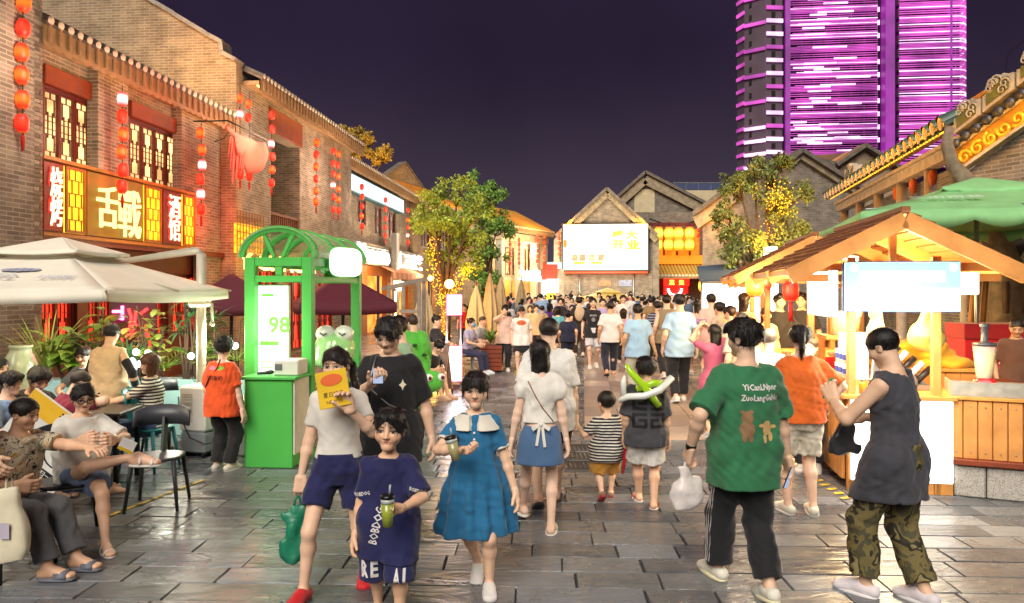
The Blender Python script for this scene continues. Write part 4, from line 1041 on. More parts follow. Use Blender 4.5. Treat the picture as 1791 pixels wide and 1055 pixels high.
def red_panel(p0, p1, txt):
 p = MB().box(sx(p0), sx(p1), yb-.01, yb+.02, z0+.04, z1-.04).build('panel', G_RED, sg); w_ = sx(p1)-sx(p0)
 lettering('letters', txt, on_wall((sx(p0)+sx(p1))/2, yb-.05, (z0+z1)/2), h=.98, w=w_*.62, material=G_NEON, parent=p, depth=.03, bold=0, vertical=True, space=.9)
 lettering('letter_halo', txt, on_wall((sx(p0)+sx(p1))/2, yb-.018, (z0+z1)/2), h=1.0, w=w_*.66, material=glow('neon_halo_red', 'FF1408', 1.1), parent=p, depth=.004, bold=.075, vertical=True, space=.9)  # red glow round the letters, modelled as a bold emissive copy
red_panel(76, 109, '烧烤'); red_panel(285, 316, '酒馆')
for p0, p1 in ((113, 148), (252, 281), (319, 340)):
 p = MB().box(sx(p0), sx(p1), yb+.0, yb+.02, z0+.03, z1-.03).build('lattice_panel', G_LATY, sg); l = MB(); a, b_ = sx(p0), sx(p1); W_ = b_-a; Hh = z1-z0-.06
 for e in (0, 1): l.box(a+e*(W_-.05), a+e*(W_-.05)+.05, yb-.03, yb-.001, z0+.03, z1-.03);
 for e in (0, 1): l.box(a+.05, b_-.05, yb-.028, yb-.001, z0+.03+e*(Hh-.05), z0+.08+e*(Hh-.05))
 for q in range(1, 5): l.box(a+.05, b_-.05, yb-.02, yb-.002, z0+.03+Hh*q/5-.009, z0+.03+Hh*q/5+.009)
 for q in range(5):
  for e in ((.33, .67) if q % 2 else (.2, .5, .8)): l.box(a+W_*e-.009, a+W_*e+.009, yb-.022, yb-.004, z0+.03+Hh*q/5, z0+.03+Hh*(q+1)/5)
 l.build('lattice', M_LATF, p)
p = MB().box(sx(152), sx(249), yb-.012, yb+.02, z0+.03, z1-.03).build('main_panel', M_GOLDP, sg); w_ = sx(249)-sx(152)
G_GOLDN = glow('neon_gold_white', 'FFE88A', 1.6)
lettering('letters', '舌', on_wall(sx(152)+w_*.28, yb-.06, 3.46), h=.78, w=w_*.36, material=G_GOLDN, parent=p, depth=.04, bold=.005)
lettering('letters', '戰', on_wall(sx(152)+w_*.68, yb-.06, 3.40), h=.92, w=w_*.42, material=G_GOLDN, parent=p, depth=.04, bold=.0)
lamp('sign_glow', sg, ((sx(152)+sx(249))/2, yb-.9, 2.6), 11, 'FFD8A0', .3); lamp('sign_glow', sg, (sx(345), yb-.5, 3.6), 22, 'FF5038', .2)
cb = thing('cable', 'black cable sagging at the corner between tavern and tall house', 'cable', F1.pt(XE-.5, -.3, 5.5), 0); c = MB(); c.tube([(0, 0, 0), (.15, .15, .1), (.3, .35, .45), (.42, .5, .95)], .012, 5); c.build('wire', M_IRON, cb)
# ---- tall house with the tall side gable
F2 = Fac(street(8.4, 17.7), street(8.4, 27.1)); L2 = F2.len
t = thing('brick_house', 'tall brick house with long side gable and timber balcony recess', 'building', F2.A, F2.yaw)
ba, bb = F2.fx(474), F2.fx(524); bz0, bz1 = F2.fz(480, 405), F2.fz(500, 235)
m = walled(MB(), .34, L2, 2.9, 7.35, [(ba, bb, 3.05, 6.25)], 0, .35); m.build('wall', BR_GREY, t)
MB().box(ba-.02, bb+.02, 1.6, 1.7, 2.9, 6.6).build('recess_wall', BR_GREY, t); r_ = MB(); r_.box(ba-.1, ba-.003, .352, 1.6, 2.9, 6.6); r_.box(bb+.003, bb+.1, .352, 1.6, 2.9, 6.6); r_.box(ba, bb, .352, 1.6, 2.9, 3.04); r_.build('recess_sides', BR_GREY, t)
MB().bbox(ba-.15, bb+.1, -.06, .34, 6.26, 6.95, .015).build('lintel', M_LINTEL, t)
rl = MB(); rl.box(ba, bb, .02, .1, 4.02, 4.1); rl.box(ba, bb, .03, .09, 3.12, 3.18)
nb = 14
for k in range(nb): rl.box(ba+(bb-ba)*(k+.5)/nb-.02, ba+(bb-ba)*(k+.5)/nb+.02, .04, .08, 3.18, 4.02)
rl.build('balcony_railing', mat('timber_brown', '6A3E22', .6, var=.2, bump=.2), t)
# side gable: stepped and swept parapet seen above the tavern roof
sd_ = MB(); prof = [(0, 0), (0, 7.55), (.35, 7.75), (.36, 8.0), (.8, 8.25), (1.6, 8.75), (2.6, 9.35), (4.2, 9.95), (6.0, 10.6), (8.4, 10.7), (8.4, 0)]
vs = [(0, a, z) for a, z in prof]+[(.34, a, z) for a, z in prof]; n = len(prof)
sd_.add(vs, [tuple(range(n))[::-1], tuple(range(n, 2*n))]+[(i, (i+1) % n, (i+1) % n+n, i+n) for i in range(n)]); sd_.build('gable_wall', BR_WARM, t)
cp = MB()
for (a0, q0), (a1, q1) in zip(prof[1:-2], prof[2:-1]): cp.bar((.17, a0, q0+.06), (.17, a1+.02, q1+.06), .5, .1)
cp.build('parapet_cap', M_STONE, t)
lamp('gable_floodlight', t, (-1.6, .6, 7.4), 70, 'FFC070', .2)
tile_roof(t, .38, L2+.05, 7.35, .5, 3.4, 1.8)
MB().box(.36, L2, -.42, -.004, 7.1, 7.2).build('soffit', M_EAVE, t); MB().box(.4, L2-.1, -.38, -.35, 7.07, 7.095).build('eave_light_strip', glow('eave_led_warm', 'FFB055', 9), t)
gl = walled(MB(), 0.34, L2, 0, 2.9, [(1.2, 2.6, .1, 2.5), (3.2, 5.2, .1, 2.5), (5.8, 7.4, .1, 2.5)], 0, .3); gl.build('shop_front', BR_GREY, t)
for a, b_ in ((1.25, 2.55), (3.25, 5.15), (5.85, 7.35)): lattice_window(t, a, b_, .15, 2.45, .12, 3, G_WINR)
# lit golden screen beside the booth sign
a, b_ = F2.fx(412, -.05), F2.fx(458, -.05); s2 = thing('sign_board', 'golden perforated lit screen on the brick wall behind the booth roof', 'sign', F2.A, F2.yaw)
MB().box(a, b_, -.08, -.01, 2.85, F2.fz(420, 392)).build('panel', glow('screen_gold', 'FFAA20', 1.6, 'B07818', .5, 9), s2); l = MB(); nn = 9
for k in range(nn+1): l.box(a+(b_-a)*k/nn-.012, a+(b_-a)*k/nn+.012, -.1, -.082, 2.85, 3.9)
for k in range(7): l.box(a, b_, -.104, -.084, 2.85+k*.17, 2.87+k*.17)
l.build('lattice', M_LATF, s2)
# lit pinkish cafe letters low on this wall
s2 = thing('neon_sign', 'glowing orange cafe lettering seen through the arch of the green booth', 'sign', F2.A, F2.yaw)
lettering('letters', 'Y CHAGAI', on_wall(F2.fx(492, -.3), -.3, F2.fz(492, 462, -.3)), w=F2.fx(560, -.3)-F2.fx(432, -.3), h=.42, material=glow('neon_orange', 'FFC060', 6), parent=s2, depth=.03, bold=.02)
# ---- house with the long blue light box
F3 = Fac(street(9, 27.1), street(9, 41)); L3 = F3.len
t = thing('brick_house', 'brick house under the long white light box and grey shop fascia', 'building', F3.A, F3.yaw)
hs = [(F3.fx(625), F3.fx(640), 4.7, 5.75), (F3.fx(655), F3.fx(668), 4.4, 5.75), (F3.fx(678), F3.fx(692), 4.4, 5.75)]
walled(MB(), 0, L3, 3.9, 7.0, hs, 0, .3).build('wall', BR_GREY, t)
for q in hs: lattice_window(t, q[0]+.06, q[1]-.06, q[2]+.06, q[3]-.06, .1, 2, glow('window_dim', 'C8B8A0', .35, '6A6A70', .4))
tile_roof(t, -.1, L3, 6.95, .55, 3.4, 1.7)
MB().box(0, L3, -.5, -.004, 6.7, 6.8).build('soffit', M_EAVE, t)
fa = MB(); fa.box(0, L3, -.35, .3, 3.0, 3.88); fa.build('fascia', mat('fascia_grey', '77726A', .7, var=.15), t)
walled(MB(), 0, L3, 0, 2.99, [(1, 3.4, .02, 2.6), (4.2, 7.5, .02, 2.6), (8.2, 12.4, .02, 2.6)], 0, .25).build('shop_front', mat('shop_front_orange', '9A5A24', .6, var=.2), t)
for a, b_ in ((1, 3.4), (4.2, 7.5), (8.2, 12.4)): MB().box(a, b_, .5, .55, 0, 2.6).build('shop_interior', glow('shop_warm', 'FF9A38', 1.2, 'A06020', .5, 1.5), t)
MB().box(F3.fx(690, -.5), F3.fx(690, -.5)+.5, -.6, -.352, 0, 4.6).build('steel_post', mat('post_grey', '8A8C8E', .5, metal=.5), t)
lb = thing('light_box', 'long white light box sign tilted along the upper brick wall', 'sign', F3.A, F3.yaw); a, b_ = F3.fx(598, -.3), F3.fx(706, -.3)
MB().bbox(a, b_, -.3, -.03, F3.fz(700, 372, -.3), F3.fz(700, 346, -.3), .02).build('case', mat('case_teal', '1E6A80', .5), lb)
MB().box(a+.06, b_-.06, -.315, -.302, F3.fz(700, 372, -.3)+.06, F3.fz(700, 346, -.3)-.06).build('lit_face', glow('lit_ice', 'C8ECFF', 1.2), lb)
G_WH = glow('lit_letter_white', 'FFFDF6', 3)
def shopsign(label, txt, p0, p1, py, h):
 s_ = thing('neon_sign', label, 'sign', F3.A, F3.yaw); a, b_ = F3.fx(p0, -.42), F3.fx(p1, -.42)
 lettering('letters', txt, on_wall((a+b_)/2, -.42, F3.fz((p0+p1)/2, py, -.42)), w=(b_-a)*.96, h=h, material=G_WH, parent=s_, depth=.06, bold=.035); lamp('sign_glow', s_, ((a+b_)/2, -1.2, 2.8), 110, 'FFD8A0', .4)
 rl = MB(); rl.box(a, b_, -.39, -.36, 3.05, 3.1); rl.box(a, b_, -.39, -.36, 3.7, 3.74); rl.build('rail', M_STEEL, s_)
shopsign('overexposed white script letters on the grey fascia left of the steel post', 'Monoste', 624, 681, 444, .72); shopsign('overexposed white characters on the fascia right of the steel post', '仁三麻辣', 695, 739, 458, .8)
aw = thing('awning', 'orange striped awning valance over the lit shop window', 'awning', F3.A, F3.yaw); a, b_ = F3.fx(688, -.9), F3.fx(740, -.9)
av = MB(); nn = 14
for k in range(nn):
 q0, q1 = a+(b_-a)*k/nn, a+(b_-a)*(k+1)/nn; av.cur = k % 2
 av.add([(q0, -.36, 2.98), (q1, -.36, 2.98), (q1, -.9, 2.72), (q0, -.9, 2.72)], [(0, 1, 2, 3)]); av.add([(q0, -.9, 2.72), (q1, -.9, 2.72), (q1, -.92, 2.46), ((q0+q1)/2, -.92, 2.4), (q0, -.92, 2.46)], [(0, 1, 2, 3, 4)])
o = av.build('canopy', [cloth('D8762A'), cloth('B85A18')], aw); o.modifiers.new('s', 'SOLIDIFY').thickness = .01
MB().box(F3.fx(688, -.7), F3.fx(705, -.7), -.75, -.7, 1.9, 2.35).build('lit_panel', glow('lit_cream', 'FFF0C0', 4), aw)
# ---- house with the yellow-lit roof, turned further toward the eye
F4 = Fac(GD(722, 40), GD(852, 51)); L4 = F4.len
t = thing('brick_house', 'house with yellow floodlit tile roof behind the left street tree', 'building', F4.A, F4.yaw)
walled(MB(), 0, L4, 0, 6.6, [(1, 2.2, 4.3, 5.6), (3.6, 4.8, 4.3, 5.6), (L4-2, L4-.4, 3.3, 4.4), (.8, 3, .1, 2.6), (4, 6, .1, 2.6)], 0, .3).build('wall', BR_WARM, t)
for a, b_ in ((1, 2.2), (3.6, 4.8)): lattice_window(t, a+.06, b_-.06, 4.36, 5.54, .1, 3, glow('window_dim', 'C8B8A0', .35, '6A6A70', .4))
for a, b_ in ((.8, 3), (4, 6)): MB().box(a, b_, .5, .55, .1, 2.6).build('shop_interior', glow('shop_warm', 'FF9A38', 1.2, 'A06020', .5, 1.5), t)
MB().box(L4-2, L4-.4, .6, .65, 3.3, 4.4).build('balcony_back', M_DARK, t); rl = MB()
for k in range(9): rl.box(L4-2+k*.2, L4-1.97+k*.2, -.03, 0, 3.3, 4.1)
rl.box(L4-2, L4-.4, -.04, .01, 4.1, 4.16); rl.build('balcony_railing', M_WOODR, t)
tile_roof(t, -.2, L4+.2, 6.75, .6, 3.4, 1.7, material=M_TILEY); rg = MB(); rg.tube([(-.6, 3.4, 8.8), (-.1, 3.4, 8.55), (L4*.5, 3.4, 8.5), (L4+.1, 3.4, 8.55), (L4+.8, 3.4, 8.95)], [.06, .17, .17, .17, .05], 7); rg.build('roof_ridge', M_TILEY, t)
g_ = MB(); g_.prism([(L4*.28, 8.5), (L4*.55, 10.0), (L4*.82, 8.5)], 3.6, 4.0); g_.build('rear_gable', BR_FAR, t)
c = MB()
for k in range(5): c.bar((L4*.28+.27*L4*k/5, 3.8, 8.55+1.5*k/5), (L4*.28+.27*L4*(k+1)/5, 3.8, 8.55+1.5*(k+1)/5), .5, .1); c.bar((L4*.55+.27*L4*k/5, 3.8, 10.05-1.5*k/5), (L4*.55+.27*L4*(k+1)/5, 3.8, 10.05-1.5*(k+1)/5), .5, .1)
c.build('gable_cap', M_TILE, t); lamp('roof_floodlight', t, (L4*.45, -1.2, 9.0), 260, 'FFB040', .2)
# ---- pale house with tall pillars at the far left end
F5 = Fac(GD(878, 55), GD(958, 62)); L5 = F5.len
t = thing('brick_house', 'pale plaster house with tall pillars at the far end of the left row', 'building', F5.A, F5.yaw)
MB().box(0, L5, .9, 1.2, 0, 6.4).build('wall', M_PLASTER, t)
for a in (.0, L5*.38, L5*.72, L5-.5): MB().bbox(a, a+.5, 0, .55, 0, 6.2, .03).build('pillar', mat('pillar_pale', 'C8C2AA', .8, var=.12), t)
MB().bbox(-.1, L5+.1, -.05, .9, 5.7, 6.3, .03).build('beam', M_PLASTER, t)
for a, b_ in ((.6, L5*.36), (L5*.42, L5*.7), (L5*.76, L5-.55)): lattice_window(t, a+.1, b_-.1, 3.2, 5.2, .85, 3, G_WIN); MB().box(a, b_, .84, .89, .1, 2.7).build('shop_interior', glow('shop_warm', 'FF9A38', 1.2, 'A06020', .5, 1.5), t)
tile_roof(t, -.3, L5+.3, 6.75, .5, 3.2, 1.9, material=M_TILEY); lamp('roof_floodlight', t, (L5*.5, -1.5, 8.0), 200, 'FFB860', .2); lamp('roof_floodlight', t, (L5*.4, -2.2, 4.0), 160, 'FFE0B0', .2)
s2 = thing('neon_sign', 'white lit shop letters low on the pale pillared house', 'sign', F5.A, F5.yaw); lettering('letters', '二麻甜品', on_wall(L5*.55, -.1, F5.fz(925, 482, -.1)), w=L5*.5, h=.9, material=G_WH, parent=s2, depth=.05, bold=.03)
# ---- lantern strings along the left row: (pixel column, top row, lantern rows, depth, kinds, scale)
def lstr(label, px, py0, pys, d, kinds, s=1, light=6, tassel=True, **kw):
 p = W(px, py0, d); zs = [ZA(q, d) for q in pys]; return lantern_string(label, p, zs, kinds, s, light, tassel, **kw)
d0 = F1.depth(40, -.95)
lstr('longest lantern string, hanging before the nearest brick pier', 40, -60, (5, 50, 92, 132, 174, 216), d0, (1, 0, 1, 1, 1, 0), .95, 10)
d1 = F1.depth(214, -.62)
lstr('lantern string hanging between the two tavern windows', 214, 150, (174, 203, 235, 266, 298, 327), d1, (2, 0, 1, 1, 0, 0), .92, 10)
d2 = F1.depth(352, -.75)
lstr('lantern string at the red lit brick corner of the tavern', 352, 215, (233, 262, 289, 314, 340, 366), d2-.9, (1, 1, 2, 0, 2, 0), .84, 16, lcol='FF3A28')
dd = F2.depth(420, -.5)
lstr('left lantern string of the pair under the torn banner', 420, 150, (172, 200, 290, 306), dd, (1, 2, 1, 0), .78, 6); lstr('right lantern string of the pair under the torn banner', 436, 160, (182, 206, 262, 284, 309), F2.depth(436, -.5), (1, 0, 1, 0, 0), .78, 6)
dd = F2.depth(475, -.5); lstr('lantern string beside the balcony recess, left of the timber railing', 475, 190, (202, 226, 252, 274, 297, 320), dd, (0, 0, 2, 0, 1, 0), .8, 10)
dd = F2.depth(553, -.4); lstr('lantern string on the brick wall right of the balcony recess', 553, 240, (250, 271, 292, 313, 334, 353), dd, (1, 0, 1, 0, 1, 1), .86, 8)
dd = F2.depth(583, -.5); lstr('front lantern string at the far corner of the tall house', 583, 255, (265, 286, 304, 324, 345, 366), dd, (0, 0, 0, 2, 0, 0), .8, 10); lstr('rear lantern string at the far corner of the tall house', 592, 260, (270, 289, 309, 331, 350, 368), F2.depth(592, -.5), (1, 0, 1, 1, 1, 0), .8, 8)
for lab, px, py0, pys, ks in (('lantern string left on the blue light box house', 633, 318, (327, 344, 361, 378, 396), (0, 0, 0, 1, 0)), ('lantern string right on the blue light box house', 674, 340, (350, 366, 383, 398, 412), (0, 0, 0, 0, 0)), ('lantern string at the far end of the blue light box house', 713, 355, (368, 385, 398, 412, 424), (0, 1, 0, 2, 0))):
 lstr(lab, px, py0, pys, F3.depth(px, -.7), ks, .84, 10)
lstr('lantern string on the yellow roofed house behind the trees', 839, 380, (391, 401, 419, 430, 441), F4.depth(839, -.5), (1, 1, 0, 1, 1), 1.0, 12)
for lab, px, pys in (('lantern column left on the pale pillared house', 892, (420, 428, 436, 444, 452, 460)), ('lantern column in the middle of the pale pillared house', 908, (420, 428, 436, 444, 452, 460)), ('lantern column right on the pale pillared house', 940, (412, 421, 430, 439, 448, 457)), ('lantern column at the far corner of the pale pillared house', 952, (415, 424, 433, 442, 451, 460))):
 lstr(lab, px, min(pys)-8, pys, F5.depth(px, -.4), (1, 0), 1.1, 12)
# torn red cloth banner on the corner
tb = thing('banner', 'torn faded red cloth banner sagging from the tall house corner', 'banner', F2.A, F2.yaw); a, b_ = F2.fx(398, -.75), F2.fx(466, -.75); zt = F2.fz(400, 218, -.75)
mb = MB(); N_ = 18
vs = []
for i in range(N_+1):
 u_ = i/N_; x = a+(b_-a)*u_
 for j in range(5):
  s_ = (.25 if u_ < .12 else .55+.25*math.sin(PI*u_)) * (1 if u_ > .45 else .75); vs.append((x, -.75+.06*math.sin(9*u_+j), zt-.12*math.sin(PI*u_)-s_*j/4))
mb.add(vs, [(i*5+j, i*5+j+1, (i+1)*5+j+1, (i+1)*5+j) for i in range(N_) for j in range(4)], True)
o = mb.build('cloth', cloth('C25A48'), tb); o.modifiers.new('s', 'SOLIDIFY').thickness = .008
mb = MB()
for k in range(9):
 x = a+.05+k*.09; L_ = .5+.5*((k*7) % 5)/4*(1 if k < 6 else .3); z_ = zt-.12*math.sin(PI*k/18)-.25; mb.add([(x, -.78, z_), (x+.085, -.78, z_), (x+.07+.03*k % .1, -.7, z_-L_), (x+.01, -.72, z_-L_*.9)], [(0, 1, 2, 3)])
o = mb.build('torn_strips', cloth('B84634'), tb); o.modifiers.new('s', 'SOLIDIFY').thickness = .008
mb = MB(); mb.tube([(a-.1, -.02, zt+.05), (a-.1, -.8, zt+.05), (b_, -.8, zt+.05)], .018, 6); mb.build('pole', M_IRON, tb)
# ================================================================== far end of the lane
FE = Fac(GD(980, 58), GD(1141, 57.2)); LE = FE.len
t = thing('brick_house', 'grey gabled brick house carrying the big lit screen', 'building', FE.A, FE.yaw); zs = FE.fz(985, 412); zp = FE.fz(1060, 334)
m = MB(); m.prism([(0, 0), (LE, 0), (LE, zs), (LE*.51, zp), (0, zs)], 0, 6); m.build('wall', BR_FAR, t)
for (a, za), (b, zb) in (((-.35, zs-.15), (LE*.51, zp+.05)), ((LE*.51, zp+.05), (LE+.35, zs-.15))):
 c = MB(); c.bar((a, -.05, za+.1), (b, -.05, zb+.1), .9, .22); c.build('gable_cap', M_TILE, t); c = MB(); c.bar((a+.1, -.16, za-.3), (b, -.16, zb-.3), .28, .5); c.build('verge_board', mat('verge_relief', '8E8068', .8, var=.35, scale=4, bump=.6, bscale=12), t)
for q in (0, 1): MB().box(*((-.5, -.01) if q == 0 else (LE+.01, LE+.5)), -.1, 5, 0, zs-.3).build('side_pier', BR_FAR, t)
wi = FE.fx(1094); MB().box(wi-.5, wi+.5, -.06, -.005, FE.fz(1094, 501), FE.fz(1094, 490)).build('notice', mat('notice_blue', '8A94B0', .6, var=.3, scale=5), t)
wi = FE.fx(1058); MB().box(wi-.45, wi+.45, -.05, -.004, FE.fz(1058, 501), FE.fz(1058, 491)).build('notice', mat('notice_tan', 'A07A58', .6, var=.3, scale=5), t)
c = MB(); x = FE.fx(1108); c.tube([(x, -.12, 0), (x, -.12, FE.fz(1108, 476))], .06, 6); x = FE.fx(1014); c.tube([(x, -.1, 0), (x, -.1, FE.fz(1108, 480))], .05, 6); c.build('downpipe', M_STEEL, t)
for px in (995, 1122): lamp('flood', t, (FE.fx(px), -.8, FE.fz(px, 388)), 40, 'FFB020', .15)
# screen
sc_ = thing('video_screen', 'big overexposed white video screen with yellow 盛大开业', 'screen', FE.A, FE.yaw)
def scr(px, py, yo=-.5): return FE.fx(px, yo), FE.fz(px, py, yo)
(xl, zt), (xr, zb) = scr(985, 393), scr(1133, 472)
MB().bbox(xl-.12, xr+.12, -.5, -.01, zb-.12, zt+.12, .03).build('case', mat('screen_case', '201C18', .5), sc_)
MB().box(xl, xr, -.52, -.502, zb, zt).build('display', glow('screen_white', 'FFFBE4', .85), sc_); w_ = xr-xl; h_ = zt-zb
lamp('screen_glow', sc_, ((xl+xr)/2, -7, (zb+zt)/2-1), 1100, 'FFF0C8', 1.5); G_Y = glow('screen_yellow', 'F0C818', .75); G_Y2 = glow('screen_pale_yellow', 'FFE860', .8)
for ch, fx_, fz_ in (('盛', .65, .76), ('大', .81, .76), ('开', .65, .55), ('业', .83, .55)): lettering('letters', ch, on_wall(xl+w_*fx_, -.525, zb+h_*fz_), w=w_*.15, h=h_*.2, material=G_Y if ch in '盛业' else G_Y2, parent=sc_, depth=.004, bold=.05)
for k, q in enumerate((.14, .23, .34, .45)):
 MB().box(xl+w_*q-.22, xl+w_*q+.22, -.526, -.521, zb+h_*.2, zb+h_*.34).build('picture_tile', glow('tile_tan%d' % (k % 2), ('C8A070', 'B88860')[k % 2], .7, var=.8, scale=3), sc_)
for q in (.19, .40): MB().box(xl+w_*q-.42, xl+w_*q+.42, -.526, -.521, zb+h_*.13, zb+h_*.18).build('caption_bar', glow('screen_amber', 'FFD020', .7), sc_)
MB().box(xl+.02, xl+.28, -.526, -.521, zb+h_*.5, zb+h_*.66).build('picture_tile', glow('tile_orange', 'F08020', .7, var=.7, scale=5), sc_)
MB().box(xl, xr, -.49, -.2, zb-.25, zb-.13).build('edge_light', glow('screen_edge_red', 'FF4A18', 1.5), sc_)
# rear gable and the lantern balcony between
FB = Fac(GD(1085, 66), GD(1232, 66)); LB = FB.len
t = thing('brick_house', 'rear brick gable rising behind the screen house', 'building', FB.A, FB.yaw); zp = FB.fz(1127, 308); zr = FB.fz(1225, 362); xp = FB.fx(1127)
MB().prism([(-2, 0), (LB, 0), (LB, zr), (xp, zp), (-2, zr-1)], 0, 4).build('wall', BR_FAR, t); MB().box(xp-.9, xp+.9, -.06, -.004, zr-.5, zp-1.2).build('plaster_panel', M_PLASTER, t)
for (a, za), (b, zb_) in (((-2.3, zr-1.2), (xp, zp)), ((xp, zp), (LB+.6, zr-.3))):
 c = MB(); c.bar((a, -.1, za+.3), (b, -.1, zb_+.3), 1.0, .25); c.build('gable_cap', M_TILE, t); c = MB(); c.bar((a, -.2, za-.35), (b, -.2, zb_-.35), .3, .8); c.build('verge_board', mat('verge_pale', '988A70', .8, var=.3, scale=3), t)
FL = Fac(GD(1139, 61), GD(1229, 61)); LL = FL.len
t = thing('brick_house', 'timber balcony front glowing orange between two gables', 'building', FL.A, FL.yaw); z1_, z2_, z3_ = FL.fz(1180, 395), FL.fz(1180, 447), FL.fz(1180, 462)
G_BAL = glow('balcony_orange_lit', 'FF8418', .8, 'A05818', .4, 1.2)
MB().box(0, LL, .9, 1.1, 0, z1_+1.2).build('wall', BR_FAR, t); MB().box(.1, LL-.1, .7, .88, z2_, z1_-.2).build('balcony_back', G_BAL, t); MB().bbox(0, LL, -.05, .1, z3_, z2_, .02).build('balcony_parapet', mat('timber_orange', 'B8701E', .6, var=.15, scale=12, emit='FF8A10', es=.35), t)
for k in range(5): MB().box(LL*k/4-.08 if k else 0, LL*k/4+.08 if k < 4 else LL, -.02, .12, z2_, z1_).build('post', M_LINTEL, t)
MB().box(-.1, LL+.1, -.1, .5, z1_, z1_+.25).build('beam', M_WOODR, t)
c = MB(); c.tube([(-.1+LL*k/8, .2, z1_+.6-.9*math.sin(PI*k/8)*.6) for k in range(9)], .06, 5); c.build('drape', M_IRON, t)
tile_roof(t, -.1, LL+.1, FL.fz(1180, 482), 1.6, .6, 1.05, pitch=LL/15, material=mat('glazed_tile_gold', 'B89A4A', .4, var=.2), fascia=.18, r=.12)
MB().box(.0, LL, .6, .88, 0, FL.fz(1180, 482)).build('shop_front', mat('timber_dim', '5A3A26', .6, var=.3), t)
dx0, dx1 = FL.fx(1163), FL.fx(1205); MB().box(dx0, dx1, .3, .58, 0, FL.fz(1180, 500)).build('door', mat('door_red_lit', 'B01410', .5, emit='FF1810', es=.5), t)
lamp('balcony_lamp', t, (LL*.5, -.6, z2_+1.2), 60, 'FFA030', .2)
s_ = thing('sign_board', 'red lit plaque with two gold characters over the far red door', 'sign', FL.A, FL.yaw); zz = FL.fz(1185, 494)
MB().bbox(dx0-.05, dx1+.05, .1, .28, zz-.3, zz+.32, .02).build('panel', mat('plaque_red_lit', 'C01810', .5, emit='FF2014', es=1.0), s_)
for k, ch in enumerate('莫娘'): lettering('letters', ch, on_wall(dx0+(dx1-dx0)*(.3+.4*k), .09, zz), h=.42, material=glow('letter_gold', 'FFE040', 3), parent=s_, depth=.02, bold=.03)
nr = thing('neon_ring', 'white glowing crescent ring lamp on the far red door', 'lamp', FL.A, FL.yaw); xc = FL.fx(1181, 0); c = MB(); c.tube([(xc+.55*math.cos(a), .1, FL.fz(1181, 505)+.55*math.sin(a)) for a in [PI+PI*k/12 for k in range(13)]], .1, 8); c.build('tube', G_WH, nr)
GL = glow('x', 'FFFFFF', 1)
n_ = 0
for r_, py in ((0, 408), (1, 428)):
 for k, px in enumerate((1152, 1170, 1187, 1206) if r_ == 0 else (1150, 1169, 1187, 1206)):
  p = W(px, py, 60.4); t2 = thing('lantern', '%s row gold lantern, %s from the screen, on the orange balcony' % (('upper', 'lower')[r_], ('first', 'second', 'third', 'fourth')[k]), 'lantern', p, 0, 'gold balcony lanterns')
  o = link('shade', lantern_mesh(3, 1.3), t2); o.scale = (2.9, 2.9, 2.9); c = MB(); c.tube([(0, 0, .45), (0, 0, .9)], .02, 5); c.build('cord', M_IRON, t2); n_ += 1
for lab, px, py in (('gold lantern left of the far red door', 1139, 502), ('gold lantern right of the far red door', 1229, 500)):
 p = W(px, py, 59); t2 = thing('lantern', lab, 'lantern', p, 0, None); o = link('shade', lantern_mesh(3, 1.35), t2); o.scale = (2.6, 2.6, 2.6); c = MB(); c.tube([(0, 0, .4), (0, 0, .8), (0, 2.0, .8)], .025, 5); c.build('bracket', M_IRON, t2); lamp('lantern_light', t2, (0, -.8, 0), 30, 'FFB040', .2)
lstr('small lantern column at the left edge of the screen house', 978, 400, (408, 417, 426, 435, 444), 57, (1, 0), 1.1, 12)
lstr('red lantern column at the right end of the balcony', 1221, 388, (392, 402, 412), 60, (0, 0), 1.2, 6)
# right-hand brick flank beside the tree
FR = Fac(GD(1229, 50), GD(1420, 44)); LR = FR.len
t = thing('brick_house', 'plain brick flank wall with raking roof behind the right tree', 'building', FR.A, FR.yaw); za = FR.fz(1229, 378); zb = FR.fz(1300, 318)
m = MB(); m.prism([(0, 0), (LR, 0), (LR, zb+1), (FR.fx(1310), zb), (0, za)], 0, 4); m.build('wall', BR_FAR, t)
for (a, q0), (b, q1) in (((-.4, za-.1), (FR.fx(1310), zb)),):
 c = MB(); c.bar((a, -.1, q0+.25), (b, -.1, q1+.25), .9, .3); c.build('gable_cap', M_TILE, t); c = MB(); c.bar((a, -.14, q0-.35), (b, -.14, q1-.35), .25, .9); c.build('verge_board', mat('verge_pale', '988A70', .8, var=.3, scale=3), t)
lamp('flood', t, (1.3, -1.0, za-.6), 70, 'FFA020', .15)
# white rooftop terrace with glass railing
t = thing('roof_terrace', 'pale rooftop terrace with glass railing behind the gables', 'building', GD(1178, 75), 0); z0 = ZA(345, 75); z1 = ZA(333, 75); z2 = ZA(320, 75)
MB().box(0, 9, 0, 6, 0, z1).build('wall', M_PLASTER, t); rl = MB()
for k in range(8): rl.box(k*1.25, k*1.25+.06, 0, .06, z1, z2)
rl.box(0, 9, 0, .07, z2, z2+.07); rl.build('railing', M_STEEL, t); MB().box(.05, 9, .02, .04, z1+.05, z2-.03).build('glass', mat('glass_blue', '5A6A90', .1, var=0, alpha=.35), t)
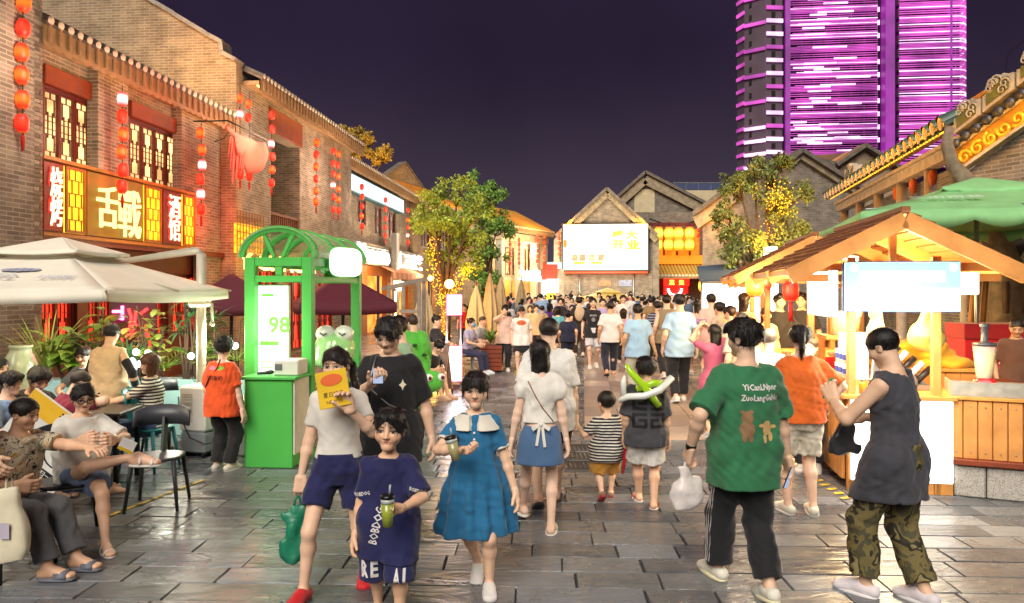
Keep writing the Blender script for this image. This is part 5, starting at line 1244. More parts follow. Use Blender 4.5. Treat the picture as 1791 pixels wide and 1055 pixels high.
# gables between tree and temple
t = thing('brick_house', 'brick gable house rising behind the right tree, left of the temple', 'building', GD(1378, 38), math.radians(8))
z = lambda py: ZA(py, 38); xx = lambda px: (px-1378)*38/FPX
MB().prism([(xx(1378), 0), (xx(1520), 0), (xx(1520), z(332)), (xx(1398), z(266)), (xx(1378), z(280))], 0, 5).build('wall', BR_FAR, t)
for a, b in (((1376, 282), (1398, 264)), ((1398, 264), (1525, 336))):
 c = MB(); c.bar((xx(a[0]), -.05, z(a[1])), (xx(b[0]), -.05, z(b[1])), .8, .2); c.build('gable_cap', M_TILE, t); c = MB(); c.bar((xx(a[0]), -.1, z(a[1]+8)), (xx(b[0]), -.1, z(b[1]+8)), .25, .34); c.build('verge_board', mat('verge_pale', '988A70', .8, var=.3, scale=3), t)
t = thing('brick_house', 'second small gable house peeking above the temple roof', 'building', GD(1440, 46), math.radians(8)); z = lambda py: ZA(py, 46); xx = lambda px: (px-1440)*46/FPX
MB().prism([(xx(1462), 0), (xx(1580), 0), (xx(1575), z(290)), (xx(1513), z(256)), (xx(1462), z(286))], 0, 5).build('wall', BR_WARM, t); MB().prism([(xx(1420), 0), (xx(1600), 0), (xx(1580), z(250)), (xx(1440), z(262))], 2, 9).build('roof_block', mat('roof_slate_dim', '5A5048', .8), t)
for a, b in (((1458, 290), (1513, 254)), ((1513, 254), (1580, 292))): c = MB(); c.bar((xx(a[0]), -.05, z(a[1])), (xx(b[0]), -.05, z(b[1])), .9, .22); c.build('gable_cap', M_TILE, t)
lamp('flood', t, (xx(1470), 1.0, z(258)+.8), 40, 'FF9010', .15)
# ================================================================== tower of purple light bands
DT = 190; TW = thing('tower', 'tall residential tower wrapped in purple and white light bands', 'building', GD(1292, DT), math.radians(-6)); s_ = DT/FPX
M_CON = mat('tower_concrete', '5E4C58', .8, var=.2, scale=.2); M_GLASSN = mat('tower_glass_night', '24122E', .2, var=.2, scale=.3); M_BALC = mat('tower_balcony_glow', '7A3A80', .7, var=.2, scale=.3, emit='8A1890', es=.08)  # purple glow of the bands put into balcony colour and emission
G_PUR = glow('led_purple', 'E058C0', .62, '7A3890', .5, .12); G_PUW = glow('led_violet_white', 'FAC4F2', 1.05, 'C0A0D0', .45, .15); G_MAG = glow('led_magenta_dim', '9A2098', .5, '603070', .5, .2)
tx = lambda px: (px-1292)*s_*1.012; fh = 22.5*s_
ztop = ZA(-140, DT); nf = 19; zb0 = ZA(300, DT)
core = [(tx(1308), 4), (tx(1330), -2.0), (tx(1365), -1.5), (tx(1372), 0), (tx(1518), 0), (tx(1524), 1.5), (tx(1545), 1.5), (tx(1550), 0), (tx(1646), 0), (tx(1664), 4), (tx(1670), 11), (tx(1655), 24), (tx(1345), 24)]
def slabpoly(mb, poly, z0, z1):
 n = len(poly); mb.add([(x, y, z0) for x, y in poly]+[(x, y, z1) for x, y in poly], [tuple(range(n))[::-1], tuple(range(n, 2*n))]+[(i, (i+1) % n, (i+1) % n+n, i+n) for i in range(n)])
m = MB(); slabpoly(m, core, 0, ztop); m.build('glass_body', M_GLASSN, TW)
stair = [(tx(1293), 2.6), (tx(1301), -.4), (tx(1331), -3.4), (tx(1360), -2.6), (tx(1366), -.6), (tx(1366), 6), (tx(1306), 8)]
m = MB(); slabpoly(m, stair, 0, ztop); m.build('stair_core', M_CON, TW)
rt = random.Random(8); MUL = MB().box(-.12, .12, -1.4, -.02, 1.16, fh-.02).mesh('mullion', M_CON)
ca = [tx(1650)+(tx(1672)-tx(1650))*math.sin(a) for a in [PI/2*k/6 for k in range(7)]]; cb_ = [-1.6+9*(1-math.cos(a)) for a in [PI/2*k/6 for k in range(7)]]
def band(name, m_, pts, z, h, w=.35):
 mb = MB()
 for (a, b), (c, d) in zip(pts, pts[1:]): mb.bar((a, b, z), (c, d, z), w, h)
 return mb.build(name, m_, TW)
for f in range(nf):
 zf = zb0+f*fh
 m = MB(); m.box(tx(1374), tx(1517), -1.6, -.01, zf, zf+.28); m.box(tx(1552), tx(1648), -1.6, -.01, zf, zf+.28); m.build('floor_slab', M_BALC, TW)
 m = MB(); m.box(tx(1374), tx(1517), -1.65, -1.5, zf+.282, zf+1.15); m.box(tx(1552), tx(1648), -1.65, -1.5, zf+.282, zf+1.15); m.build('parapet', M_BALC, TW)
 for k in range(14): link('mullion', MUL, TW, (tx(1374)+(tx(1517)-tx(1374))*k/7 if k < 8 else tx(1552)+(tx(1648)-tx(1552))*(k-8)/5, 0, zf))
 for j, (zz, mm_) in enumerate(((zf+.1, G_PUW if rt.random() < .65 else G_PUR), (zf+1.25, G_PUR if rt.random() < .5 else G_PUW), (zf+.46, G_PUR), (zf+.84, G_PUR if rt.random() < .7 else G_PUW), (zf+fh-.25, G_PUR), (zf+fh*.58, G_PUR), (zf+fh*.74, G_PUR))):
  a0 = tx(1374)+rt.random()*2*(j == 1); band('light_band', mm_, [(a0, -1.75), (tx(1517), -1.75)], zz, .15 if j < 4 else .09)
  if rt.random() < .5: q = tx(1374)+rt.random()*12; band('light_band', G_PUW, [(q, -1.95), (q+3+rt.random()*6, -1.95)], zz, .36)
  band('light_band', G_PUR if (f*3+j) % 4 else G_PUW, [(tx(1552), -1.75), (tx(1650), -1.75)]+list(zip(ca, cb_)), zz+.05, .18)
 band('light_band', G_PUW if f % 3 else G_PUR, [(tx(1333), -3.7), (tx(1361), -2.9)], zf+.9, .9);
 if f < 4 or f % 2: band('light_band', G_PUW if f < 4 else G_PUR, [(tx(1300), -.8), (tx(1331), -3.75)], zf+.55, .8)
 band('light_band', G_PUR, [(tx(1292), 2.6), (tx(1300), -.7)], zf+.9, .8)
 m = MB(); m.box(tx(1519), tx(1527), .8, 1.2, zf+.4, zf+1.5); m.build('light_block', G_PUW, TW)
 m = MB()
 for px in (1311, 1345): m.box(tx(px)-.45, tx(px)+.45, -3.3 if px > 1320 else -1.5, 0, zf+fh*.55, zf+fh*.55+1.3)
 m.build('stair_windows', M_DARK, TW)
for px, w_ in ((1371, 1.2), (1537, 2.2), (1634, .5)): MB().box(tx(px)-w_/2, tx(px)+w_/2, -2.0, -.02 if px != 1537 else 1.2, 0, ztop).build('light_column', G_MAG, TW)
# ================================================================== right side: ornate temple hall, stalls, green parasol
M_GOLD = mat('gilt_carving', 'B8862A', .4, metal=.3, var=.3, scale=6, bump=.8, bscale=18); M_GREENT = mat('glazed_green', '3E5A4A', .4, var=.25, scale=4); M_PALE = mat('relief_pale', 'B8AE9C', .8, var=.3, scale=5, bump=.5, bscale=20)
FT = Fac(GD(1455, 26), GD(1668, 14.6)); LT = FT.len
t = thing('temple_hall', 'ornate hall roof with yellow-lit ridge, round tile ends and green drip eave', 'building', FT.A+Vector((0, 0, .5)), FT.yaw)
MB().box(0, LT, .8, 1.1, -.5, 4.2).build('wall', BR_GREY, t)
for k in range(6): x = .3+(LT-.6)*k/5; MB().lathe([(.16, -.5), (.13, -.4), (.13, 4.2)], (x, .35, 0), 10).build('column', mat('column_stone', 'A8A098', .7, var=.15), t)
b = MB(); b.box(-.3, LT, .2, .5, 4.18, 4.42); b.box(-.3, LT, .12, .55, 4.42, 4.5); b.build('carved_beam', M_PALE, t)
n = int(LT/.2); d = MB()
for k in range(n): x = -.3+LT*k/n; d.add([(x, -.14, 4.66), (x+.1, -.14, 4.66), (x+.19, -.14, 4.66), (x+.15, -.15, 4.55), (x+.1, -.15, 4.5), (x+.05, -.15, 4.55)], [(0, 5, 4, 1), (1, 4, 3, 2)][:2]);
o = d.build('drip_edge', M_GREENT, t); o['kind'] = 'stuff'
tile_roof(t, -.4, LT+.1, 4.76, .2, .5, .34, pitch=.46, material=M_GREENT, cap=mat('tile_end_gold_lit', 'C89A3A', .5, var=.2), fascia=0, r=.15)  # gold light on the rolls put into the tile end colour
MB().box(-.4, LT+.1, .5, .72, 4.95, 5.3).build('ridge_wall', mat('ridge_amber_lit', 'C88A2A', .5, var=.2, scale=3), t); MB().box(-.4, LT+.1, .44, .47, 5.0, 5.03).build('ridge_light_strip', glow('led_amber', 'FF9A18', 5), t)  # yellow lamplight put into the ridge wall colour
MB().box(-.2, LT, -.02, 0, 4.63, 4.65).build('eave_light_strip', glow('led_amber', 'FF9A18', 5), t)
def ornate(name, parent, pts, y0, y1, m=M_PALE, core=None):
 "stepped meander finial: outline prism, inset panel and raised scrolls"
 p = MB().prism(pts, y0, y1).build(name, m, parent); xs = [q[0] for q in pts]; zs_ = [q[1] for q in pts]; cx_, cz_ = sum(xs)/len(xs), sum(zs_)/len(zs_)
 MB().prism([(cx_+(x-cx_)*.72, cz_+(z-cz_)*.72) for x, z in pts], y0-.02, y0-.004).build('inset', core or M_GREENT, p); s_ = MB(); r_ = random.Random(len(pts))
 for k in range(6):
  a = r_.uniform(0, 6.28); c_ = (cx_+(min(xs)-cx_)*.5*math.cos(a), cz_+(max(zs_)-cz_)*.5*math.sin(a)); R = .07+.04*r_.random(); s_.tube([(c_[0]+R*(1-q/14)*math.cos(q*.7), y0-.03, c_[1]+R*(1-q/14)*math.sin(q*.7)) for q in range(12)], .014, 5)
 s_.build('scroll', M_PALE, p); return p
ornate('ridge_finial', t, [(-.55, 4.95), (1.6, 5.12), (1.6, 5.3), (1.25, 5.3), (1.25, 5.6), (.95, 5.6), (.95, 5.42), (.6, 5.42), (.6, 5.75), (.25, 5.75), (.25, 5.5), (-.15, 5.5), (-.15, 5.28), (-.55, 5.28)], .44, .7)
cr = MB(); cr.tube([(-.55, .55, 5.1), (-.8, .55, 5.0), (-.95, .55, 5.12), (-.9, .55, 5.3), (-.75, .55, 5.3)], [.1, .1, .09, .07, .04], 7); cr.build('curl', M_PALE, t)
for k in range(5): lamp('ridge_lamp', t, (LT*(k+.5)/5, -.7, 5.1), 16, 'FFA030', .1)
for k in range(4): MB().ball((LT-.8-k*1.4, .3, 3.95), (.12, .1, .2), 8, 5).build('carved_figure', mat('carving_orange', 'B85A20', .6, var=.3), t)
# gable end with gilt verge nearer the eye
FG = Fac(GD(1688, 13.3), GD(1900, 11.4)); LG = FG.len
t = thing('temple_gable', 'brick temple gable with gilt scrolled verge and stepped ridge ornament', 'building', FG.A, FG.yaw)
zg = lambda px, py: FG.fz(px, py); xg = FG.fx
x0, x1 = xg(1690), xg(1880); za, zb = zg(1692, 262), zg(1860, 140)
sl_ = (zb-za)/(xg(1860)-xg(1692))
MB().prism([(x0, 0), (x1, 0), (x1, za+sl_*(x1-x0)-.4), (x0, za-.4)], 0, 4).build('wall', BR_GREY, t)
def rake(name, m, dz, h, y, w): c = MB(); c.bar((x0-.1, y, za+dz), (x1, y, za+dz+sl_*(x1-x0+.1)), w, h); return c.build(name, m, t)
rake('verge_board', M_GOLD, -.2, .36, -.08, .12); rake('verge_trim', M_PALE, -.41, .06, -.1, .16); rake('verge_trim', M_PALE, .01, .05, -.1, .18)
v = MB(); r_ = random.Random(2)
for k in range(12):
 x = x0+.1+k*.24; z = za-.2+sl_*(x-x0); v.tube([(x+(.13-.008*q)*math.cos(q*.65+k), -.17, z+(.13-.008*q)*math.sin(q*.65+k)) for q in range(13)], [.03]*6+[.022]*7, 5)
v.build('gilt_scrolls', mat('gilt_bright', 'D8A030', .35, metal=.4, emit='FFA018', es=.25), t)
for k in range(15):
 x = x0-.05+k*.2; z = za+.13+sl_*(x-x0); m = MB(); m.lathe([(.085, -.25), (.095, -.2), (.085, .2)], (x, -.05, z), 9, M=Matrix.Rotation(PI/2, 3, 'X')); m.build('verge_tile', mat('verge_tile_dark', '3A3C42', .4, var=.2), t)
ox = x0-.15
for k, (a, w_) in enumerate(((0, .5), (.55, .55), (1.15, .6), (1.8, .6))):
 zb_ = za+.3+sl_*(a); h = .28
 ornate('ridge_ornament', t, [(ox+a, zb_), (ox+a+w_, zb_+sl_*w_), (ox+a+w_, zb_+sl_*w_+h), (ox+a+w_*.7, zb_+sl_*w_+h), (ox+a+w_*.7, zb_+sl_*w_*.7+h*1.4), (ox+a+w_*.3, zb_+sl_*w_*.5+h*1.4), (ox+a+w_*.3, zb_+h), (ox+a, zb_+h)], -.12, .2, core=mat('inset_olive', '6A6A30', .6, var=.3))
for k in range(3): lamp('verge_lamp', t, (x0+.4+k*.7, -.6, za-.1+sl_*(.4+k*.7)), 5, 'FFB040', .1)
wr_ = MB(); wr_.tube([FG.pt(0,0,0)*0+Vector((x0-.5, .3, za+.6)), Vector((x0+.5, .3, za+1.25)), Vector((x0+.55, .3, za+1.6)), Vector((x0+1.2, .3, za+1.9)), Vector((x0+2, .3, za+2.4))], .008, 4); wr_.build('wire', M_IRON, t)
# bare pale trunk of the old tree in front of it
tr = thing('old_tree', 'bare pale curved trunk beside the temple gable, propped with poles', 'tree', GD(1738, 12.2), 0)
P_ = lambda px, py, d=12.2: W(px, py, d)-GD(1738, 12.2)
c = MB(); c.tube([P_(1742, 800), P_(1742, 560), P_(1748, 470), P_(1730, 400), P_(1690, 320), P_(1664, 285), P_(1656, 250), P_(1661, 222)], [.42, .38, .34, .25, .16, .105, .09, .07], 12); c.build('trunk', mat('bark_pale', '8A7A66', .85, var=.35, scale=7, bump=1, bscale=22), tr)
c = MB(); c.tube([P_(1745, 470), P_(1775, 430), P_(1800, 400)], [.2, .16, .12], 9); c.tube([P_(1735, 440), P_(1760, 420), P_(1790, 395, 12.0)], [.15, .12, .1], 9); c.build('limb', mat('bark_dark', '3A302A', .85, var=.35, scale=7, bump=1, bscale=22), tr)
for q in range(7): a = q*.9; p = P_(1742, 520); c = MB(); c.tube([p+Vector((.36*math.cos(a), .36*math.sin(a), -.25)), p+Vector((.36*math.cos(a), .36*math.sin(a), .25))], .05, 7); c.build('wrap_log', mat('log_bark', '6A5444', .85, var=.3, bump=.6), tr)
for a_, b_ in (((1690, 640), (1712, 430)), ((1712, 640), (1728, 440))): c = MB(); c.tube([P_(*a_, 11.4), P_(*b_, 11.9)], .045, 7); c.build('prop_pole', mat('bamboo_pole', '9A6A3A', .6, var=.2), tr)
# ---- green market parasol
GU = mat('parasol_green', '8CC886', .75, var=.12, scale=3, bump=.15, bscale=90); GU2 = mat('parasol_green_under', '2E6A58', .8)
uc = Vector((6.5, 10.4, 0)); um = thing('parasol', 'large green market parasol with scalloped edge behind the wooden stall', 'parasol', uc, math.radians(-14))
def canopy(parent, half, z_edge, z_top, val, material, top_frac=.3, scall=True, sag=.05, name='canopy', hy=None):
 hy = hy or half; N = 12; M_ = 9; mb = MB();
 for s_ in range(4):
  a = [Vector((half, -hy, 0)), Vector((half, hy, 0)), Vector((-half, hy, 0)), Vector((-half, -hy, 0))]; p, q = a[s_], a[(s_+1) % 4]; vs = []
  for j in range(M_+1):
   r = 1-(1-top_frac*.6)*j/M_
   for i in range(N+1):
    e = (p+(q-p)*(i/N))*r; k = 4*(i/N)*(1-i/N); z = z_edge+(z_top-z_edge)*(1-r)/(1-top_frac*.6)-sag*k*r; vs.append((e.x, e.y, z))
  mb.add(vs, [(j*(N+1)+i, j*(N+1)+i+1, (j+1)*(N+1)+i+1, (j+1)*(N+1)+i) for j in range(M_) for i in range(N)], True)
 o = mb.build(name, material, parent); o.modifiers.new('s', 'SOLIDIFY').thickness = .006
 mb = MB()
 for s_ in range(4):
  a = [Vector((half, -hy, 0)), Vector((half, hy, 0)), Vector((-half, hy, 0)), Vector((-half, -hy, 0))]; p, q = a[s_], a[(s_+1) % 4]; n = 36; vs = []
  for i in range(n+1):
   e = p+(q-p)*(i/n); k = 4*(i/n)*(1-i/n); z = z_edge-sag*k; sc = abs(math.sin(PI*i/6)) if scall else 1
   vs += [(e.x, e.y, z), (e.x*1.006, e.y*1.006, z-val*(.55+.45*sc))]
  mb.add(vs, [(2*i, 2*i+1, 2*i+3, 2*i+2) for i in range(n)], True)
 v_ = mb.build('valance', material, parent); v_.modifiers.new('s', 'SOLIDIFY').thickness = .006; return o, v_
canopy(um, 1.85, 2.88, 3.32, .2, GU, .3, sag=.02); canopy(um, .6, 3.31, 3.5, .06, GU, .05, name='vent_canopy')
c = MB(); c.tube([(0, 0, 0), (0, 0, 3.35)], .03, 8); c.build('pole', M_STEEL, um)
for k in range(8):
 a = k*PI/4; c = MB(); R_ = 1.8*(1.41 if k % 2 else 1); c.tube([(0, 0, 3.2), (math.cos(a)*R_, math.sin(a)*R_, 2.91)], .012, 5); c.build('rib', M_STEEL, um)
pm = Matrix.Translation((-.68, -1.12, 2.965)) @ Matrix.Rotation(math.radians(21), 4, 'X') @ Matrix.Rotation(math.radians(-69+0), 4, 'X') @ Matrix.Identity(4)
pm = Matrix.Translation((-.75, -1.25, 3.1)) @ Matrix.Rotation(math.radians(17), 4, 'X')
lettering('letters', '三街兩巷', pm, w=.85, h=.17, material=mat('print_white', 'D8E8D8', .7), parent=um, depth=.002)
# ---- wooden market stall
M_PINE = mat('stall_pine', 'C08446', .5, var=.2, scale=5, bump=.25, bscale=30); M_PINE2 = mat('stall_pine_pale', 'C98A44', .5, var=.2, scale=5, bump=.25, bscale=30); M_ROOFB = mat('stall_roof_board', '84502A', .6, var=.25, scale=5, bump=.35, bscale=30)
G_PANEL = glow('lit_panel_white', 'FFFBF0', 2.2, var=.25, scale=1.5); G_ICE = glow('lit_panel_ice', 'A8E0EA', .66, var=.25, scale=2); G_TUBE = glow('tube_light', 'FFF0D0', 12)
def stall(label, O, yaw, w, dep, half, ze, za, front_panel=True, n_board=8, over=.32, planks=6, signs=True, key=''):
 t = thing('market_stall', label, 'stall', O, yaw, 'wooden market stalls'); cx_ = w*.44
 for x in (.0, w-.18):
  for y in (0.0, dep): c = MB(); c.bbox(x, x+.075, y, y+.075, 0, ze+.12, .006); c.build('post', M_PINE, t)
 MB().bbox(-.06, w+.02, -.05, dep+.1, .885, .93, .008).build('counter_top', M_PINE2, t)
 if front_panel: MB().bbox(0.02, w-.02, -.045, -.005, .12, .885, .006).build('lit_front', G_PANEL, t)
 MB().box(.08, w-.1, .1, dep, .1, .88).build('cabinet', M_PINE, t)
 npl = int(dep/.16)
 for k in range(npl): a = .08+(dep-.08)*k/npl; MB().bbox(-.035, -.002, a+.003, a+(dep-.08)/npl-.003, .1, .883, .004).build('side_plank', M_PINE, t)
 for k in range(6):      # front planks behind / below the lit panel
  a = .0+w*k/6; MB().bbox(a+.003, a+w/6-.003, .0, .03, .0, .118, .004).build('kick_board', M_PINE2, t)
 # roof
 y0, y1 = -over, dep+.35; sl = math.hypot(half, za-ze)
 for s_ in (-1, 1):
  for k in range(n_board):
   f0, f1 = k/n_board, (k+1)/n_board; a0 = (cx_+s_*half*(1-f0), ze+(za-ze)*f0); a1 = (cx_+s_*half*(1-f1), ze+(za-ze)*f1); nx, nz = -(a1[1]-a0[1])*-s_, abs(a1[0]-a0[0]); q = math.hypot(nx, nz); nx, nz = s_*(za-ze)/sl, half/sl; m = MB(); lap = .012*(1-.0)
   pts = [(a0[0]+nx*(.03), a0[1]+nz*.03), (a1[0]+nx*.012, a1[1]+nz*.012), (a1[0]-nx*.012, a1[1]-nz*.012), (a0[0]+nx*.006, a0[1]+nz*.006)]
   m.prism(pts if s_ < 0 else pts[::-1], y0, y1); m.build('roof_board', M_ROOFB, t)
  for y in (y0+.02, y0+(y1-y0)*.5, y1-.06): c = MB(); c.bar((cx_+s_*half*1.02, y, ze-.07), (cx_, y, za-.07), .05, .15); c.build('rafter', M_PINE, t)
  c = MB(); c.bar((cx_+s_*half*.99, y0, ze-.03), (cx_+s_*half*.99, y1, ze-.03), .05, .05); c.build('eave_beam', M_PINE, t)
  c = MB(); c.bar((cx_+s_*half*.95, .04, ze-.08), (cx_+s_*half*.35, .04, ze-.08), .05, .07); c.build('tie_beam', M_PINE, t)
 for y in (.04, dep): c = MB(); c.bar((cx_-half*.92, y, ze+.02), (cx_+half*.92, y, ze+.02), .05, .08); c.build('tie_beam', M_PINE, t); c = MB(); c.bbox(cx_-.03, cx_+.03, y-.03, y+.03, ze+.06, za-.1, .004); c.build('king_post', M_PINE, t)
 c = MB(); c.bbox(cx_-.04, cx_+.04, y0-.01, y1, za-.0, za+.05, .006); c.build('ridge_beam', M_ROOFB, t)
 c = MB(); c.tube([(cx_-half*.72, .35, ze-.0), (cx_-half*.42, .3, ze+.13)], .022, 8); c.build('tube_light', G_TUBE, t); c = MB(); c.tube([(cx_-half*.38, .5, ze+.14), (cx_-half*.2, .45, ze+.12)], .022, 8); c.build('tube_light', G_TUBE, t)
 lamp('stall_lamp', t, (cx_, dep*.35, ze-.2), 110, 'FFD890', .25)
 if signs:
  lamp('sign_glow', t, (w*.4, -.6, 1.6), 45, 'FFF2D8', .3); lamp('sign_glow', t, (-.6, .4, 1.6), 40, 'FFE8C0', .3)
  p = MB().bbox(-.08, w+.0, -.16, -.08, 1.72, 2.19, .01).build('sign_box', mat('sign_case_blue', '2A5A9A', .4), t)
  MB().box(-.07, w-.01, -.172, -.162, 1.73, 2.18).build('lit_face', glow('lit_white_low', 'FAFFFF', 1.6), p); MB().box(-.068, w-.012, -.178, -.173, 1.94, 2.178).build('lit_band', G_ICE, p)
  MB().box(.06, w-.14, -.184, -.179, 2.0, 2.1).build('lit_lettering', glow('lit_white_hot', 'FFFFFF', 4), p)
  for x in (-.02, w-.1): c = MB(); c.lathe([(.035, 0), (.035, .006)], (x+.03, -.178, 2.13), 12, M=Matrix.Rotation(PI/2, 3, 'X')); c.build('lit_dot', glow('lit_white_hot', 'FFFFFF', 4), p)
  p = MB().bbox(-.16, -.1, -.05, .95, 1.66, 2.12, .01).build('side_sign', mat('sign_case_grey', '8A8A90', .4), t); MB().box(-.172, -.162, -.04, .94, 1.67, 2.11).build('lit_face', G_PANEL, p); MB().box(-.155, -.105, -.062, -.052, 1.67, 2.11).build('lit_end', G_PANEL, p)
  MB().bbox(w+.02, w+.22, .0, .06, 1.88, 2.09, .01).build('side_sign', G_PANEL, t)
 return t
ST = stall('nearest wooden market stall with blue edged sign box and glowing white counter', GD(1483, 7.1), math.radians(-10), .93, 1.75, .98, 2.12, 2.63)
S2O = GD(1338, 11.2)
stall('second wooden stall behind, with red counter cloth and paper lanterns', S2O, math.radians(-11), 1.5, 1.8, 1.1, 2.14, 2.72, front_panel=False, signs=False)
stall('third wooden stall further back in the right row', GD(1330, 15.5), math.radians(-11), 1.5, 1.8, 1.1, 2.1, 2.65, front_panel=False, signs=False)
# goods on and in the first stall
Ms = Matrix.Translation(GD(1483, 7.1)) @ Matrix.Rotation(math.radians(-10), 4, 'Z')
def inst(name, label, cat, x, y, z, rz=0, group=None): p = Ms @ Vector((x, y, z)); return thing(name, label, cat, p, math.radians(-10)+rz, group)
M_CUP = mat('paper_cup', 'E8E4DA', .6, var=.05); M_CUPB = mat('cup_print_blue', '3A4AA0', .6)
k_ = 0
for r_ in range(3):
 for c_ in range(3):
  o = inst('paper_cup', '%s row paper cup pack, %s from the post, on the stall side counter' % (('bottom', 'middle', 'top')[r_], ('first', 'second', 'third')[c_]), 'cup pack', .06+.0, .22+.14*c_, .93+.135*r_, 0, 'stacked paper cup packs')
  m = MB(); m.lathe([(.05, 0), (.058, .125)], n=14); m.build('cup', M_CUP, o); m = MB(); m.lathe([(.0525, .035), (.0565, .09)], n=14, cap=False); b_ = m.build('print', M_CUPB, o); b_.scale = (1.01, 1.01, 1)
# tilted tube rack of lids and straws
rk = inst('cup_rack', 'slanted rack of black and white cup sleeves on the stall counter', 'rack', .38, .45, .93)
MB().bbox(-.02, .5, -.06, .2, 0, .05, .006).build('base', M_STEEL, rk)
for k in range(6):
 c = MB(); a = Vector((.02+.075*k, .05, .34-.052*k)); dv = Vector((.14, .02, .13)); c.tube([a, a+dv], .034, 10); c.build('cup_sleeve', mat('sleeve_black', '1A1A1E', .4) if k % 2 else mat('sleeve_white', 'D8D4CC', .5), rk)
c = MB(); c.prism([(-.01, .05), (.5, .05), (.44, .12), (.02, .4)], .1, .16); c.build('back_plate', M_STEEL, rk)
bk = inst('bucket', 'white plastic bucket on a shelf at the back of the stall', 'bucket', .32, 1.35, 1.42); m = MB(); m.lathe([(.13, 0), (.155, .2), (.165, .21), (.165, .24)], n=20); m.build('pail', mat('plastic_cream', 'E0D8B8', .5, var=.05), bk); m = MB(); m.lathe([(.17, .241), (.17, .262), (.001, .27)], n=20, cap=False); m.build('lid', mat('plastic_cream2', 'EAE2C8', .5, var=.05), bk)
sh = inst('shelf', 'timber shelf at the back of the stall holding a bucket', 'shelf', .0, 1.2, 0); MB().bbox(.08, .85, 0, .45, 1.37, 1.415, .006).build('board', M_PINE2, sh); MB().bbox(.08, .14, .3, .4, .94, 1.37, .006).build('leg', M_PINE, sh); MB().bbox(.79, .85, .3, .4, .94, 1.37, .006).build('leg', M_PINE, sh)
ml = inst('lit_menu', 'glowing menu panel inside the stall behind the left post', 'sign', .1, .75, .98); MB().bbox(0, .3, 0, .04, 0, .5, .006).build('case', mat('sign_case_grey', '8A8A90', .4), ml); MB().box(.01, .29, -.012, -.002, .01, .49).build('lit_face', G_PANEL, ml)
# cloth heap on the stall behind
cl_ = inst('cloth_pile', 'heap of folded yellow cloth lit on the table behind the stall', 'cloth', 1.15, 2.0, 1.02)
P, Q = grow([ell((x, y, z), (.36, .24, .09), .06, rotm(0, ry, rz)) for x, y, z, ry, rz in ((0, 0, .06, 4, 0), (.25, .05, .14, -6, 20), (-.2, .05, .16, 8, -15), (.1, 0, .24, -3, 10), (-.3, 0, .06, 0, 30), (.4, 0, .06, 5, 0))]+[wrinkle(.02, 22, 4, (1, 1, 1.6))], .018); link('cloth', npmesh('cloth', [(P, Q)], cloth('D8A020', .7)), cl_)
tb_ = inst('table', 'plank table behind the stall under the yellow cloth', 'table', .55, 1.75, 0)
for k in range(8): MB().bbox(k*.16, k*.16+.155, 0, .03, .1, .98, .004).build('front_plank', M_PINE, tb_)
MB().bbox(-.03, 1.31, -.03, .55, .98, 1.02, .006).build('top', M_PINE2, tb_)
for k, (x, m_) in enumerate(((.42, 'E8E0A0'), (.98, 'D8DC70'))):
 h_ = inst('hanging_bag', ('cream cloth hanging below the sign box beside the bucket', 'pale yellow plastic bag hanging at the right stall post')[k], 'bag', x, .6+.25*k, 1.35); P, Q = grow([cone((0, 0, .38), (0, 0, .1), .03 if k else .06, .17 if k else .075, .04)]+[wrinkle(.012, 45, 3+k)], .011); link('bag', npmesh('bag', [(P, Q)], cloth(m_, .6)), h_)
for k, (x_, y_, c_, lab) in enumerate(((.16, .1, 'C88A30', 'amber syrup jar'), (.25, .12, '9A3A20', 'dark red syrup jar'), (.34, .1, 'D8C060', 'pale yellow syrup jar'), (.62, .12, '6A8A3A', 'green syrup jar'))):
 o = inst('syrup_jar', lab+' at the front of the stall counter', 'jar', x_, y_, .93); m = MB(); m.lathe([(.035, 0), (.036, .1), (.028, .115)], n=14); m.build('glass', mat('jar_'+c_, c_, .2, var=.05, coat=.6), o); m = MB(); m.lathe([(.031, .116), (.031, .14)], n=14); m.build('lid', M_STEEL, o)
# paper lanterns of the second stall
M2 = Matrix.Translation(S2O) @ Matrix.Rotation(math.radians(-11), 4, 'Z')
for lab, px, py, k, sc in (('pale paper lantern at the corner of the second stall', 1320, 497, 3, 1.05), ('amber paper lantern behind the second stall post', 1340, 490, 1, .8), ('dark red paper lantern with ribbon in the second stall', 1383, 509, 0, .9)):
 p = W(px, py, 11.0); t2 = thing('lantern', lab, 'lantern', p, 0, None); o = link('shade', lantern_mesh(k, 1.3), t2); o.scale = (sc,)*3
 if k == 0: c = MB(); c.tube([(0, 0, -.16), (0, 0, -.45)], [.03, .035], 6); c.build('ribbon', M_TASS, t2); o.data = lantern_mesh(0, 1.2)
 c = MB(); c.tube([(0, 0, .15*sc), (0, 0, .3)], .006, 4); c.build('cord', M_IRON, t2)
 if k == 3: lamp('lantern_light', t2, (0, -.3, 0), 15, 'FFE0A0', .1)
cc = thing('counter_cloth', 'red cloth hung over the front of the second stall counter', 'cloth', S2O, math.radians(-11)); m = MB(); N_ = 30; vs = []
for i in range(N_+1): x = 1.55*i/N_; vs += [(x-.05, -.07, .94), (x-.05, -.09+.015*math.sin(i*1.7), .6), (x-.05, -.1+.025*math.sin(i*1.7), .15)]
m.add(vs, [(i*3+j, i*3+j+1, i*3+4+j, i*3+3+j) for i in range(N_) for j in range(2)], True); o = m.build('cloth', cloth('C81414'), cc); o.modifiers.new('s', 'SOLIDIFY').thickness = .006
